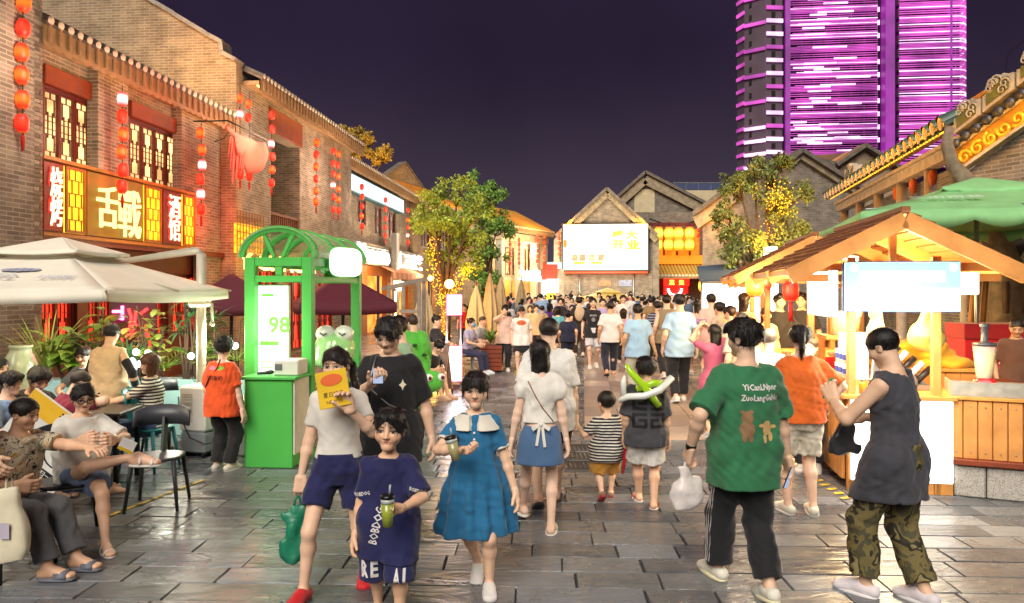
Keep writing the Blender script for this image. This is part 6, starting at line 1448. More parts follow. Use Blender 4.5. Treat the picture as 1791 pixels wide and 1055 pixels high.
for k in range(6):
 p = Matrix.Translation(S2O) @ Matrix.Rotation(math.radians(-11), 4, 'Z') @ Vector((.12+.22*k, .2, .93)); o = thing('food_bowl', ('first', 'second', 'third', 'fourth', 'fifth', 'sixth')[k]+' food bowl from the left on the red clothed counter', 'bowl', p, 0, 'food bowls on the second stall'); m = MB(); m.lathe([(.05, 0), (.085, .06), (.09, .065), (.08, .06), (.0, .045)], n=16); m.build('bowl', mat('bowl_white', 'D8D4CC', .3), o); m = MB(); m.ball((0, 0, .055), (.07, .07, .035), 10, 6); m.build('food', mat('food_%d' % (k % 3), ('C8501C', 'C89A30', '7A9A38')[k % 3], .6, var=.5, scale=30), o)
sgn = thing('light_box', 'bright stacked white light sign in the right tree', 'sign', W(1348, 432, 19.5), 0)
for k in range(4): MB().bbox(-.16-.02*k, .16+.02*k, -.06, .06, -.17*k-.13, -.17*k, .01).build('lit_tier', G_WH, sgn)
c = MB(); c.tube([(0, .1, -3.0), (0, .1, .1)], .03, 6); c.build('pole', M_IRON, sgn); lamp('sign_glow', sgn, (0, -.6, -.3), 25, 'FFF0D0', .2)
# blue canopy with a bright stall below, deeper in the lane
cn = thing('canopy_tent', 'dark blue canopy over a brilliantly lit stall deep in the right row', 'tent', GD(1290, 19.5), math.radians(-12)); MB().add([(-1.0, -1, 2.15), (1.2, -1, 2.3), (1.2, 1.2, 2.75), (-1.0, 1.2, 2.6)], [(0, 1, 2, 3)]).build('canopy', cloth('1E4A66'), cn).modifiers.new('s', 'SOLIDIFY').thickness = .02
for x in (-.95, 1.15): c = MB(); c.tube([(x, -.9, 0), (x, -.9, 2.2)], .025, 6); c.build('pole', M_STEEL, cn)
MB().bbox(-.9, 1.1, .6, .7, .9, 2.1, .01).build('lit_back', glow('lit_stall_white', 'FFFAF0', 2.6), cn); MB().bbox(-.9, 1.1, -.4, .5, 0, .9, .01).build('counter', mat('counter_white', 'D8D0C0', .6), cn)
# ---- long plank counter with granite plinth at the right edge
FC = Fac(GD(1659, 6.95), GD(2050, 6.3)); t = thing('plank_counter', 'plank fronted counter on a granite plinth at the right picture edge', 'counter', FC.A, FC.yaw)
for k in range(18): MB().bbox(k*.118+.004, k*.118+.114, 0, .03, .36, .9, .005).build('plank', M_PINE, t)
for zz in (.42, .84):
 b_ = MB()
 for k in range(18): b_.ball((k*.118+.06, -.003, zz), .007, 6, 4)
 o = b_.build('bolts', M_STEEL, t); o['kind'] = 'stuff'
MB().bbox(-.03, 2.2, -.02, .6, .902, .935, .006).build('counter_top', M_PINE2, t); MB().box(0, 2.13, .032, .6, .36, .9).build('carcass', M_PINE, t); MB().bbox(-.02, 2.2, -.04, .6, .3, .358, .01).build('rail', M_LINTEL, t)
gm = blotch('granite_speckled', ['8A8680', 'A8A49C', '6A6660'], 55, [0, .45, .6], 4, .7)
for a, b_ in ((.05, .3), (.31, 1.1), (1.11, 2.2)): MB().bbox(a, b_, .0, .55, 0, .298, .015).build('granite_block', gm, t)
Mc = Matrix.Translation(FC.A) @ Matrix.Rotation(FC.yaw, 4, 'Z')
ty = thing('metal_tray', 'shallow dented metal tray along the plank counter top', 'tray', Mc @ Vector((.02, .02, .937)), FC.yaw)
b_ = MB(); b_.box(0, 2.0, 0, .012, .005, .13); b_.box(0, 2.0, .4, .412, .005, .1); b_.box(0, .012, .012, .4, .005, .13); b_.box(0, 2.0, 0, .41, 0, .006); b_.build('tray', mat('tray_metal', 'B0AEA4', .4, metal=.5, var=.2, scale=9, bump=.4, bscale=14), ty)
bl = thing('blender', 'red based kitchen blender holding pale yellow juice', 'blender', Mc @ Vector((.32, .2, .945)), FC.yaw)
P, Q = grow([loft((0, 0, 0), np.eye(3), [0, .06, .13, .15], [.125, .12, .09, .07], [.11, .105, .08, .065], k=.01, n=3.2)], .006); link('base', npmesh('base', [(P, Q)], mat('plastic_red', 'B81018', .3, var=.04)), bl)
m = MB(); m.lathe([(.03, 0), (.03, .012)], (0, -.112, .06), 14, M=Matrix.Rotation(PI/2, 3, 'X')); m.build('dial', mat('plastic_black', '18181A', .4), bl)
m = MB(); m.lathe([(.065, .15), (.075, .2), (.098, .44), (.1, .45)], n=8, cap=False); o = m.build('jug', mat('jug_clear', 'E8E4D8', .15, var=0, alpha=.4), bl); m = MB(); m.lathe([(.06, .152), (.07, .2), (.09, .38), (.0, .382)], n=8); m.build('juice', mat('juice_yellow', 'E0C86A', .4, var=.1), bl)
m = MB(); m.lathe([(.1, .452), (.1, .48), (.05, .485), (.03, .5), (.03, .62), (.04, .63), (.04, .66)], n=10); m.build('lid', mat('plastic_grey_dark', '3A3E44', .4), bl)
wt = thing('drink_dispenser', 'blue water bottle upended on a brown ribbed barrel', 'dispenser', Mc @ Vector((.82, .24, .945)), FC.yaw)
prof = [(.15, 0), (.158, .02)]+[(.158+.004*(k % 2), .03+.015*k) for k in range(14)]+[(.16, .26), (.15, .275)]; m = MB(); m.lathe(prof, n=20); m.build('barrel', mat('barrel_brown', '5A2A1C', .45, var=.1), wt)
m = MB(); m.lathe([(.05, .276), (.13, .3), (.15, .33), (.15, .4), (.14, .43), (.15, .46), (.15, .55), (.145, .57), (.165, .575), (.165, .62), (.15, .63)], n=18); m.build('bottle', mat('bottle_water', 'A8C4CC', .12, var=.05, alpha=.7), wt)
c = MB(); c.tube([(-.17, -.02, .25), (-.14, -.1, .12), (0, -.17, .07), (.14, -.1, .12), (.17, -.02, .25)], .014, 6); c.build('handle', mat('strap_tan', 'C88A4A', .6), wt)
# red cloth booth front behind
rb = thing('red_booth', 'red cloth fronted booth with white 三街 lettering behind the counter', 'booth', GD(1688, 10.2), math.radians(-9)); MB().bbox(0, 1.6, 0, .6, .0, 1.25, .01).build('front', cloth('B8101A'), rb); MB().bbox(-.02, 1.6, -.03, .62, 1.252, 1.46, .01).build('top_band', cloth('9A0E18'), rb)
lettering('letters', '三街', on_wall(.62, -.003, 1.0), h=.2, material=mat('print_pale', 'E8D8D0', .7), parent=rb, depth=.003, bold=.02); lettering('letters', '一三街两巷一', on_wall(.35, -.003, 1.19), h=.04, material=mat('print_pale', 'E8D8D0', .7), parent=rb, depth=.003)
tt = thing('stool_table', 'small dark timber side table beside the blender', 'table', GD(1745, 8.4), 0); MB().bbox(-.16, .2, -.2, .2, .86, .9, .006).build('top', M_LINTEL, tt)
for x in (-.14, .16):
 for y in (-.17, .15): MB().box(x, x+.035, y, y+.035, 0, .86).build('leg', M_LINTEL, tt)
# ================================================================== trees
def leafmat(name, col):
 m = mat(name, col, .55, var=.45, scale=2.5); b = m.node_tree.nodes['Principled BSDF']; b.inputs['Transmission Weight'].default_value = 0; b.inputs['Subsurface Weight'].default_value = .0
 return m
def leaves_mesh(name, centres, radii, n, size, m, seed, flat=1.0, aspect=.5):
 "leaf-sized folded faces scattered through clumps"
 r = np.random.RandomState(seed); C = np.array(centres); R = np.array(radii); k = r.choice(len(C), n, p=R**2/np.sum(R**2))
 d = r.normal(size=(n, 3)); d /= np.linalg.norm(d, axis=1)[:, None]; p = C[k]+d*(R[k]*r.uniform(.25, 1.05, n)**.5)[:, None]*np.array([1, 1, flat])
 a = r.normal(size=(n, 3)); a[:, 2] -= .35; a /= np.linalg.norm(a, axis=1)[:, None]; b = np.cross(a, r.normal(size=(n, 3))); b /= np.linalg.norm(b, axis=1)[:, None]; s = size*r.uniform(.6, 1.3, n)[:, None]
 nn = np.cross(a, b)
 v = np.stack([p, p+a*s*.5+b*s*aspect*.5+nn*s*.1, p+a*s, p+a*s*.5-b*s*aspect*.5+nn*s*.1], 1).reshape(-1, 3)
 f = np.arange(n*4).reshape(-1, 4)
 return npmesh(name, [(v, f)], m)
M_BARK = mat('bark_brown', '5A4636', .9, var=.35, scale=6, bump=.9, bscale=20); G_FAIRY = glow('fairy_light', 'FFA01C', 4.5)
def tree(label, base, h, crown, leafcol, nleaf, lsize, seed, trunk_r=.12, name='street_tree', lean=0, fork=.35):
 "crown: list of (x, y, z, r) clumps relative to the base"
 t = thing(name, label, 'tree', base, 0); r = random.Random(seed); c = MB(); f = Vector((lean*.4, 0, h*fork)); c.tube([(0, 0, 0), (lean*.15, .02, h*fork*.5), f], [trunk_r*1.25, trunk_r, trunk_r*.85], 10); tips = []
 c.build('trunk', M_BARK, t); limbs = MB(); cs = []; rs = []
 for (x, y, z, R) in crown:
  e = Vector((x, y, z)); m_ = f.lerp(e, .5)+Vector((r.uniform(-.1, .1), r.uniform(-.1, .1), -.1*h*.3)); limbs.tube([f, m_, e], [trunk_r*.55, trunk_r*.35, trunk_r*.12], 7); tips.append((f, m_, e))
  for q in range(7):
   a = Vector((r.gauss(0, 1), r.gauss(0, 1), r.gauss(0, .8))).normalized(); cs.append(tuple(e+a*R*.8)); rs.append(R*r.uniform(.22, .42)); limbs.tube([m_.lerp(e, .7), e+a*R*.7], [trunk_r*.14, trunk_r*.05], 5)
  cs.append((x, y, z)); rs.append(R*.4)
 limbs.build('limbs', M_BARK, t); link('crown', leaves_mesh('crown', cs, rs, nleaf, lsize, leafmat('leaf_'+leafcol, leafcol), seed), t)
 return t, tips
def fairy(label, base, paths, n, seed, size=.022, spread=.06):
 t = thing('fairy_lights', label, 'fairy lights', base); r = random.Random(seed); mb = MB(); s = size
 for k in range(n):
  pts = paths[k % len(paths)]; u = r.random()*(len(pts)-1); i = min(int(u), len(pts)-2); p = Vector(pts[i]).lerp(Vector(pts[i+1]), u-i)+Vector((r.gauss(0, spread), r.gauss(0, spread), r.gauss(0, spread)))
  mb.add([p+Vector(q)*s for q in ((1,0,0),(-1,0,0),(0,1,0),(0,-1,0),(0,0,1),(0,0,-1))], [(0,2,4),(2,1,4),(1,3,4),(3,0,4),(2,0,5),(1,2,5),(3,1,5),(0,3,5)])
 o = mb.build('bulbs', G_FAIRY, t); o['kind'] = 'stuff'; c = MB()
 for pts in paths: c.tube([Vector(p)+Vector((.03, -.03, 0)) for p in pts], .006, 4)
 c.build('wire', M_IRON, t); lamp('fairy_glow', t, Vector(paths[0][1])+Vector((0, -.7, 0)), 80, 'FFB030', .4); return t
D = 22; z = lambda py: ZA(py, D); x = lambda px, b: (px-b)*D/FPX
b0 = GD(778, D)
cr = [(x(px, 778), y, z(py), r) for px, py, y, r in ((760, 345, 0, .6), (800, 330, .2, .55), (830, 370, -.1, .6), (765, 400, -.3, .7), (815, 420, .1, .6), (745, 375, .2, .5), (790, 380, -.3, .6), (775, 450, .2, .55), (822, 460, .2, .4))]
_, tips = tree('left street tree wrapped in golden fairy lights', b0, 5, cr, '94AC3C', 5200, .115, 11, .13)
fairy('golden fairy lights wound round the left street tree trunk and limbs', b0, [[(0, -.08, z(640)), (0, -.1, z(560)), (.05, -.1, z(500))], [(0, -.05, z(540)), (-.3, -.15, z(480)), (-.35, -.2, z(420))], [(.05, -.1, z(530)), (.5, -.15, z(485)), (.8, -.2, z(470))]], 560, 3, .015, .10)
D = 31; b1 = GD(846, D); cr = [(x(px, 846), y, z(py), r) for px, py, y, r in ((835, 330, 0, .75), (862, 345, .2, .7), (845, 380, -.2, .9), (870, 395, .2, .75), (825, 410, 0, .7), (862, 440, .2, .8), (845, 480, 0, .7), (850, 520, 0, .6), (828, 360, 0, .6))]
tree('taller dark green street tree behind the fairy-lit one', b1, 6, cr, '6E9840', 6500, .16, 12, .15)
D = 20; b2 = GD(1338, D); cr = [(x(px, 1338), y, z(py), r) for px, py, y, r in ((1320, 300, 0, .5), (1355, 290, .2, .5), (1290, 320, 0, .5), (1335, 350, -.2, .6), (1385, 340, .2, .55), (1275, 375, .1, .45), (1300, 410, -.2, .5), (1370, 400, .1, .6), (1340, 440, 0, .55), (1285, 450, 0, .4), (1400, 420, .2, .45), (1265, 405, 0, .3))]
tree('right street tree with amber fairy lights before the brick gables', b2, 5, cr, '7C8C4C', 8000, .12, 13, .12)
fairy('amber fairy lights in the crown of the right street tree', b2, [[(0, -.4, z(470)), (-.05, -.7, z(400)), (0, -.8, z(325))], [(0, -.7, z(360)), (.3, -.85, z(370)), (.1, -.8, z(335))], [(-.2, -.7, z(440)), (-.4, -.75, z(430)), (-.45, -.7, z(420))]], 280, 4, .014, .13)
b3 = GD(632, 47); z = lambda py: ZA(py, 47); tree('flat-topped tree rising behind the left roofs', b3, 12, [(.0, 0, z(258), .9), (1.0, .2, z(268), .8), (-.9, 0, z(243), .8), (1.7, 0, z(268), .5), (.1, .2, z(238), .6)], 'B89C40', 4200, .2, 14, .16, fork=.75)
lamp('tree_uplight', None, GD(640, 44.5)+Vector((0, 0, 8.6)), 160, 'FFC060', .2)
# ================================================================== cream cantilever parasol
cu = Vector((-4.85, 8.0, 0)); M_CREAM = mat('parasol_cream', 'EAE4D2', .8, var=.06, scale=3, bump=.15, bscale=120)
um = thing('parasol', 'cream cantilever parasol over the diners at the left', 'parasol', cu, math.radians(-3)); canopy(um, 1.27, 1.93, 2.3, .11, M_CREAM, .35, scall=False, sag=.03); canopy(um, .48, 2.33, 2.49, .03, M_CREAM, .05, scall=False, sag=.02, name='vent_canopy')
pole = GD(352, 8.95)-cu; pole.rotate(Euler((0, 0, math.radians(3)))); M_POLE = mat('pole_ivory', 'C8C0AC', .45, metal=.2, var=.06)
c = MB(); c.tube([(pole.x, pole.y, 0), (pole.x, pole.y, 2.36)], .055, 12); c.build('mast', M_POLE, um); c = MB(); c.tube([(pole.x, pole.y, 2.34), (pole.x-.05, pole.y, 2.4), (pole.x-.75, pole.y-.35, 2.26), (0, 0, 2.46)], [.055, .05, .035, .03], 8); c.build('arm', M_POLE, um)
c = MB(); c.bbox(pole.x-.13, pole.x+.1, pole.y-.1, pole.y+.08, 1.72, 1.86, .03); c.build('crank_housing', M_POLE, um); c = MB(); c.tube([(pole.x+.1, pole.y-.06, 1.78), (pole.x+.16, pole.y-.06, 1.76), (pole.x+.16, pole.y-.06, 1.55)], .015, 6); c.ball((pole.x+.16, pole.y-.06, 1.52), .03); c.build('crank', M_POLE, um); MB().bbox(pole.x-.3, pole.x+.3, pole.y-.3, pole.y+.3, 0, .1, .02).build('base', M_STONE, um)
for k in range(8):
 a = k*PI/4; R_ = 1.3*(1.41 if k % 2 else 1); c = MB(); c.tube([(0, 0, 2.26), (math.cos(a)*R_, math.sin(a)*R_, 1.915)], .012, 5); c.build('rib', M_POLE, um)
M_PRINT = mat('print_faded_blue', 'A8ACC4', .8); sl = math.atan2(.35, 1.32)
for txt, xx, w_, yy in (('全国蛮小', -.1, .62, -.95), ('JIABIANHUA', .62, .36, -1.0)):
 pm = Matrix.Translation((xx, yy, 1.93+(1.32+yy)*.35/1.1+.012)) @ Matrix.Rotation(.3, 4, 'X') @ Matrix.Scale(-1, 4, (1, 0, 0)); lettering('print', txt, pm, w=w_, h=.15, material=M_PRINT, parent=um, depth=.002)
c = MB(); pm = Matrix.Translation((.1, -.75, 2.12)) @ Matrix.Rotation(.3, 4, 'X')
for q in range(5): c.add([pm @ Vector((.07*(q-2)+.06*math.cos(a), .05*math.sin(a)*(1.3-.2*abs(q-2)), .004)) for a in [k*PI/5 for k in range(10)]], [tuple(range(10))])
c.build('print', M_PRINT, um)
sl_ = thing('string_lights', 'tiny string lights under the front rim of the cream parasol', 'string lights', cu, 0); m = MB()
for k in range(22): m.ball((-1.2+.11*k, -1.2, 1.88-.05*abs(math.sin(k*.7))), .012, 6, 4)
m.build('bulbs', glow('bulb_warm', 'FFE8B0', 8), sl_)['kind'] = 'stuff'; c = MB(); c.tube([(-1.2+.11*k, -1.2, 1.89-.05*abs(math.sin(k*.7))) for k in range(22)], .003, 4); c.build('wire', M_IRON, sl_); lamp('bulb_glow', sl_, (-.2, -1.1, 1.72), 12, 'FFE4B8', .3); lamp('bulb_glow', sl_, (.75, -1.0, 1.72), 6, 'FFE4B8', .3)
# maroon parasols behind the booth
M_MAR = mat('parasol_maroon', '4E1024', .8, var=.1)
for lab, px, d, hz in (('maroon parasol seen through the green booth', 600, 13.5, .82), ('maroon parasol between cream mast and booth', 405, 12.6, .7)):
 u_ = thing('parasol', lab, 'parasol', GD(px, d), math.radians(20)); canopy(u_, hz, ZA(528, d), ZA(480, d), .18, M_MAR, .1, scall=False, sag=.04); c = MB(); c.tube([(0, 0, 0), (0, 0, ZA(480, d))], .03, 8); c.build('pole', M_IRON, u_)
# folded cream parasols
def folded(label, px, d, y0, y1, w):
 u_ = thing('folded_parasol', label, 'parasol', GD(px, d), 0, 'folded cream parasols'); zt, zb = ZA(y0, d), max(ZA(y1, d), .35)
 ops = [loft((0, 0, 0), np.eye(3), [zb, zb+(zt-zb)*.35, zb+(zt-zb)*.8, zt], [w*.62, w*.8, w*.42, .03], [w*.62, w*.8, w*.42, .03], k=.01, fold=(7, w*.2, px))]
 link('canopy', npmesh('canopy', [grow(ops, .02)], mat('canvas_tan', 'B8A680', .85, var=.12, bump=.2, bscale=60)), u_); c = MB(); c.tube([(0, 0, 0), (0, 0, zt+.1)], .025, 8); c.build('pole', M_LINTEL, u_); MB().bbox(-.25, .25, -.25, .25, 0, .08, .02).build('base', M_STONE, u_)
for a in (('folded parasol nearest the fairy-lit tree', 833, 20.5, 500, 600, .34), ('tallest folded parasol of the far left group', 857, 23, 478, 580, .3), ('folded parasol beside the tallest one', 876, 26, 485, 575, .3), ('folded parasol before the pale pillars', 912, 34, 488, 560, .32), ('folded pinkish parasol behind the timber frame', 742, 17.5, 500, 600, .3)): folded(*a)
# ================================================================== planter and plants behind the diners
pl = thing('planter', 'pale teal planter boxes behind the diners', 'planter', GD(66, 9.7), math.radians(3))
for k in range(4): MB().bbox(k*.68, k*.68+.66, 0, .4, 0, .74, .015).build('box', mat('planter_teal', '8FB4B4', .7, var=.1, scale=4), pl)
LG = {c: leafmat('leaf_'+c, c) for c in ('5E8A2E', '7FA03A', '3F6E2C', '9AAE4A', '4A7A48')}
def blade(mb, p, d, L, w, droop, n=6, fold=.25):
 "one long arching leaf"
 d = Vector(d).normalized(); up = Vector((0, 0, 1)); s = d.cross(up).normalized() if abs(d.z) < .97 else Vector((1, 0, 0)); vs = []; q = Vector(p); v = d.copy()
 for i in range(n+1):
  u = i/n; ww = w*math.sin(PI*min(.08+u*.92, 1))**.8 if u < 1 else .002; vs += [q-s*ww/2+up*ww*fold*.5, q.copy(), q+s*ww/2+up*ww*fold*.5]; q = q+v*(L/n); v = (v+Vector((0, 0, -droop/n))).normalized()
 mb.add(vs, [(i*3+j, i*3+j+1, i*3+4+j, i*3+3+j) for i in range(n) for j in (0, 1)], True)
def plant(label, base, kind, seed, h=.9, col='5E8A2E', name='potted_plant'):
 t = thing(name, label, 'plant', base, 0, 'planter box plants'); r = random.Random(seed); st = MB(); n = {'dracaena': 4, 'palm': 1, 'broad': 5, 'grass': 1, 'vine': 6}[kind]; lv = []
 for k in range(n):
  a = r.uniform(0, 6.28); e = Vector((r.uniform(-.22, .22), r.uniform(-.12, .12), h*r.uniform(.45, 1.0))) if kind != 'grass' else Vector((0, 0, .05)); st.tube([(e.x*.2, e.y*.2, 0), (e.x*.6, e.y*.6, e.z*.5), e], [.02, .016, .012], 6)
  if kind == 'dracaena':
   for q in range(22): b = r.uniform(0, 6.28); m = MB(); blade(m, e, (math.cos(b), math.sin(b), r.uniform(-.2, 1.2)), r.uniform(.2, .34), .03, r.uniform(.4, 1.4)); lv.append(m)
  elif kind == 'palm':
   for q in range(16):
    b = r.uniform(0, 6.28); dv = Vector((math.cos(b), math.sin(b), r.uniform(.4, 1.6))).normalized(); L = r.uniform(.5, .8)*h; m = MB(); pts = [e*.3+dv*L*u+Vector((0, 0, -.45*L*u*u)) for u in [i/8 for i in range(9)]]; m.tube(pts, .006, 4)
    for i in range(2, 9):
     for s_ in (-1, 1): sd = dv.cross(Vector((0, 0, 1))).normalized()*s_; blade(m, pts[i], sd*.8+dv*.7, .2*(1-.06*i), .022, .5, 3)
    lv.append(m)
  elif kind == 'broad':
   for q in range(9): b = r.uniform(0, 6.28); m = MB(); p = e*r.uniform(.35, 1.0); blade(m, p, (math.cos(b), math.sin(b)-.3, r.uniform(.0, .9)), r.uniform(.22, .36), r.uniform(.13, .2), r.uniform(.5, 1.4), 6, .18); lv.append(m)
  elif kind == 'vine':
   for q in range(14): b = r.uniform(0, 6.28); m = MB(); p = e*r.uniform(.2, 1.05)+Vector((r.uniform(-.1, .1), r.uniform(-.1, .1), 0)); blade(m, p, (math.cos(b), math.sin(b)-.2, r.uniform(-.6, .4)), r.uniform(.1, .17), r.uniform(.08, .12), .8, 4, .15); lv.append(m)
  elif kind == 'grass':
   for q in range(60): b = r.uniform(0, 6.28); m = MB(); blade(m, e, (math.cos(b)*.7, math.sin(b)*.7, r.uniform(.7, 1.8)), h*r.uniform(.5, 1), .022, r.uniform(.3, 1.2), 6); lv.append(m)
 st.build('stems', M_BARK, t)
 me = [m.mesh('leaf', [leafmat('leaf_'+col, col)]) for m in lv[:300]]
 for m_ in me: link('leaf', m_, t)
 return t
pz = .74
for lab, px, py, kind, seed, h, col in (
 ('dry palm at the left end of the planter', 82, 655, 'grass', 1, 1.05, '9AAE4A'), ('fiddle-leaf plant with big pale leaves left of the standing man', 115, 655, 'broad', 2, .85, '7FA03A'), ('broad leaved plant behind the man in the beige vest', 150, 655, 'broad', 3, .7, '5E8A2E'),
 ('tall broad leaved plant under the parasol edge by the red neon', 195, 655, 'broad', 4, 1.1, '5E8A2E'), ('strappy grass plant by the round garden lights', 225, 655, 'grass', 5, .75, '4A7A48'), ('climbing heart leaved vine below the parasol edge', 268, 655, 'vine', 6, 1.15, '9AAE4A'),
 ('palm behind the woman in stripes', 290, 660, 'palm', 7, .9, '7FA03A'), ('dracaena left of the cream mast', 325, 660, 'dracaena', 8, 1.15, '4A7A48'), ('bushy palm at the foot of the cream mast', 345, 660, 'palm', 9, .8, '5E8A2E'), ('dracaena right of the cream mast', 378, 660, 'dracaena', 10, 1.1, '3F6E2C'), ('fan of fine palm fronds by the booth post', 412, 660, 'palm', 11, 1.1, '9AAE4A')):
 d = 9.9; b_ = GD(px, d); b_.z = pz; plant(lab, b_, kind, seed, h, col)
for k, (px, py) in enumerate(((238, 616), (231, 632), (233, 645), (244, 637), (259, 618), (334, 623), (411, 605))):
 gl_ = thing('garden_light', 'round white garden light, %s from the left among the plants' % ('first', 'second', 'third', 'fourth', 'fifth', 'sixth', 'seventh')[(1, 0, 2, 3, 4, 5, 6)[k] if False else sorted(range(7), key=lambda q: (238, 231, 233, 244, 259, 334, 411)[q]).index(k)], 'lamp', W(px, py, 9.45), 0, 'round garden lights'); MB().ball((0, 0, 0), .042, 12, 8).build('globe', glow('globe_cool', 'E8F0FF', 9), gl_); c = MB(); c.tube([(0, 0, -.04), (0, .05, -.3), (0, .12, pz-ZA(py, 9.45))], .005, 4); c.build('stalk', M_IRON, gl_)
 if k in (0, 5, 6): lamp('globe_light', gl_, (0, -.45, .15), 14, 'F4F4E0', .1)
ns = thing('neon_sign', 'pink and red neon strokes glowing behind the plants', 'sign', GD(196, 10.2), 0); zn = lambda py: ZA(py, 10.2); xn = lambda px: (px-196)*10.2/FPX
for pts, cc in ((((197, 545), (215, 545)), 'p'), (((197, 557), (216, 556)), 'p'), (((214, 535), (214, 560)), 'p'), (((197, 565), (198, 575)), 'p'), (((225, 540), (230, 555), (226, 580)), 'r'), (((238, 545), (235, 570), (228, 588)), 'r'), (((228, 570), (240, 568)), 'r'), (((247, 548), (258, 540)), 'r'), (((250, 570), (256, 575), (253, 590)), 'r'), (((258, 580), (262, 600), (263, 612)), 'r'), (((213, 585), (213, 602)), 'r')):
 c = MB(); c.tube([(xn(a), 0, zn(b)) for a, b in pts], .02, 7); c.build('tube', glow('neon_pink', 'FF60B0', 6) if cc == 'p' else glow('neon_redtube', 'FF2A28', 4), ns)
MB().bbox(xn(190), xn(272), .03, .06, .74, zn(528), .01).build('backing', mat('neon_backing', '3A1414', .6), ns); lamp('neon_glow', ns, (.3, -.5, 1.4), 6, 'FF4060', .2)
# pale glazed jar on a plinth
jr = thing('storage_jar', 'tall pale glazed jar at the far left behind the diners', 'jar', GD(36, 8.75), 0); m = MB(); m.lathe([(.12, 0), (.165, .12), (.185, .3), (.18, .42), (.14, .52), (.115, .56), (.115, .6), (.13, .61), (.125, .635), (.1, .63)], (0, 0, .64), 28); m.build('vessel', mat('glaze_celadon', 'B8C4A4', .25, var=.12, scale=4, coat=.4), jr); MB().bbox(-.22, .22, -.22, .22, 0, .64, .02).build('plinth', M_STONE, jr)
# ================================================================== green booth
BO = GD(427, 8.55); BY = -TH; bt = thing('booth', 'bright green arched roof kiosk with glowing poster and white oval sign', 'booth', BO, BY); GRN = mat('booth_green', '4CB44C', .45, var=.05, scale=2); BW, BD = .8, 1.85
for xx, yy in ((0, 0), (BW-.12, 0), (0, BD), (BW-.12, BD)): MB().bbox(xx, xx+.12, yy, yy+.12, 0, 2.3, .008).build('post', GRN, bt)
for zz, hh in ((2.2, .1), (2.02, .07)):
 for yy in (.01, BD+.01): MB().bbox(.122, BW-.122, yy, yy+.1, zz, zz+hh, .006).build('cross_beam', GRN, bt)
 for xx in (.01, BW-.11): MB().bbox(xx, xx+.1, .122, BD-.002, zz, zz+hh, .006).build('side_beam', GRN, bt)
MB().bbox(BW-.1, BW-.02, .122, BD-.002, .62, .7, .006).build('side_rail', GRN, bt); MB().bbox(BW*.45, BW*.55, .02, .08, 2.092, 2.198, .004).build('strut', GRN, bt)
cxb = BW/2; arc = lambda a, r=1: (cxb-(.44*r)*math.cos(a), 2.3+.33*r*math.sin(a))
for yy in (-.02, BD*.33, BD*.66, BD+.06):
 c = MB();
 for k in range(12): p, q = arc(PI*k/12), arc(PI*(k+1)/12); c.bar((p[0], yy+.04, p[1]), (q[0], yy+.04, q[1]), .07, .06, up=(0, 1, 0))
 c.build('arch_rib', GRN, bt)
 if yy < 0:
  for a in (PI*.36, PI*.64): c = MB(); q = arc(a); c.bar((cxb+(q[0]-cxb)*.25, yy+.04, 2.3), (q[0], yy+.04, q[1]), .035, .04); c.build('arch_spoke', GRN, bt)
sk = MB(); vs = []
for k in range(17): p = arc(PI*k/16, 1.02); vs += [(p[0], -.05, p[1]), (p[0], BD+.2, p[1])]
sk.add(vs, [(2*k, 2*k+1, 2*k+3, 2*k+2) for k in range(16)], True); o = sk.build('roof_sheet', mat('polycarbonate', 'C4C8A4', .3, var=.1, alpha=.38), bt); o.modifiers.new('s', 'SOLIDIFY').thickness = .008
fx = lambda px, d: ((px-CX)*d/FPX-BO.x)
pp = MB().bbox(.1, .48, .13, .19, .55, 1.99, .01).build('poster_box', mat('poster_case', 'D8D8D0', .5), bt); MB().box(.11, .47, .118, .128, .57, 1.97).build('poster', glow('poster_lit', 'F4FFE8', 1.7, var=.1, scale=2), pp); GP_ = mat('print_green', '4A9A30', .6, emit='50B020', es=.5)
lettering('price', '98', on_wall(.37, .114, 1.52), h=.2, material=GP_, parent=pp, depth=.003, bold=.03)
for k in range(7): MB().box(.15, .15+.2-(k % 3)*.03, .112, .117, .72+k*.06, .735+k*.06).build('print_line', GP_, pp)
MB().box(.14, .36, .112, .117, 1.28, 1.33).build('print_line', GP_, pp); MB().box(.16, .3, .112, .117, 1.85, 1.88).build('print_line', GP_, pp)
MB().add([(.4+.07*math.cos(a), .113, .78+.16*math.sin(a)) for a in [k*PI/8 for k in range(16)]], [tuple(range(16))[::-1]]).build('print_patch', mat('print_yellow', 'E8C020', .6, emit='F0D020', es=.6), pp); lamp('poster_glow', bt, (.28, -.25, 1.5), 6, 'F4FFE0', .2)
ov = thing('light_box', 'white oval light box sign on the street side of the green kiosk', 'sign', BO+Matrix.Rotation(BY, 3, 'Z') @ Vector((BW+.03, .5, 2.27)), BY+PI/2-.35); n = 28; ring = []
for k in range(n): a = 2*PI*k/n; cx_, sx_ = math.cos(a), math.sin(a); ring.append((.32+(.32*abs(cx_)**.5)*(1 if cx_ > 0 else -1), .19*abs(sx_)**.6*(1 if sx_ > 0 else -1)))
MB().prism(ring, .0, .13).build('case', GRN, ov); MB().prism([(.32+(x_-.32)*.96, z_*.92) for x_, z_ in ring], -.02, -.003).build('lit_face', glow('lit_oval', 'FFFFFF', 3.2), ov); lettering('letters', '六三街鸡', on_wall(.32, -.024, 0), w=.48, h=.2, material=mat('print_grey_lilac', '8A88A8', .6, emit='9A98C0', es=.6), parent=ov, depth=.002)
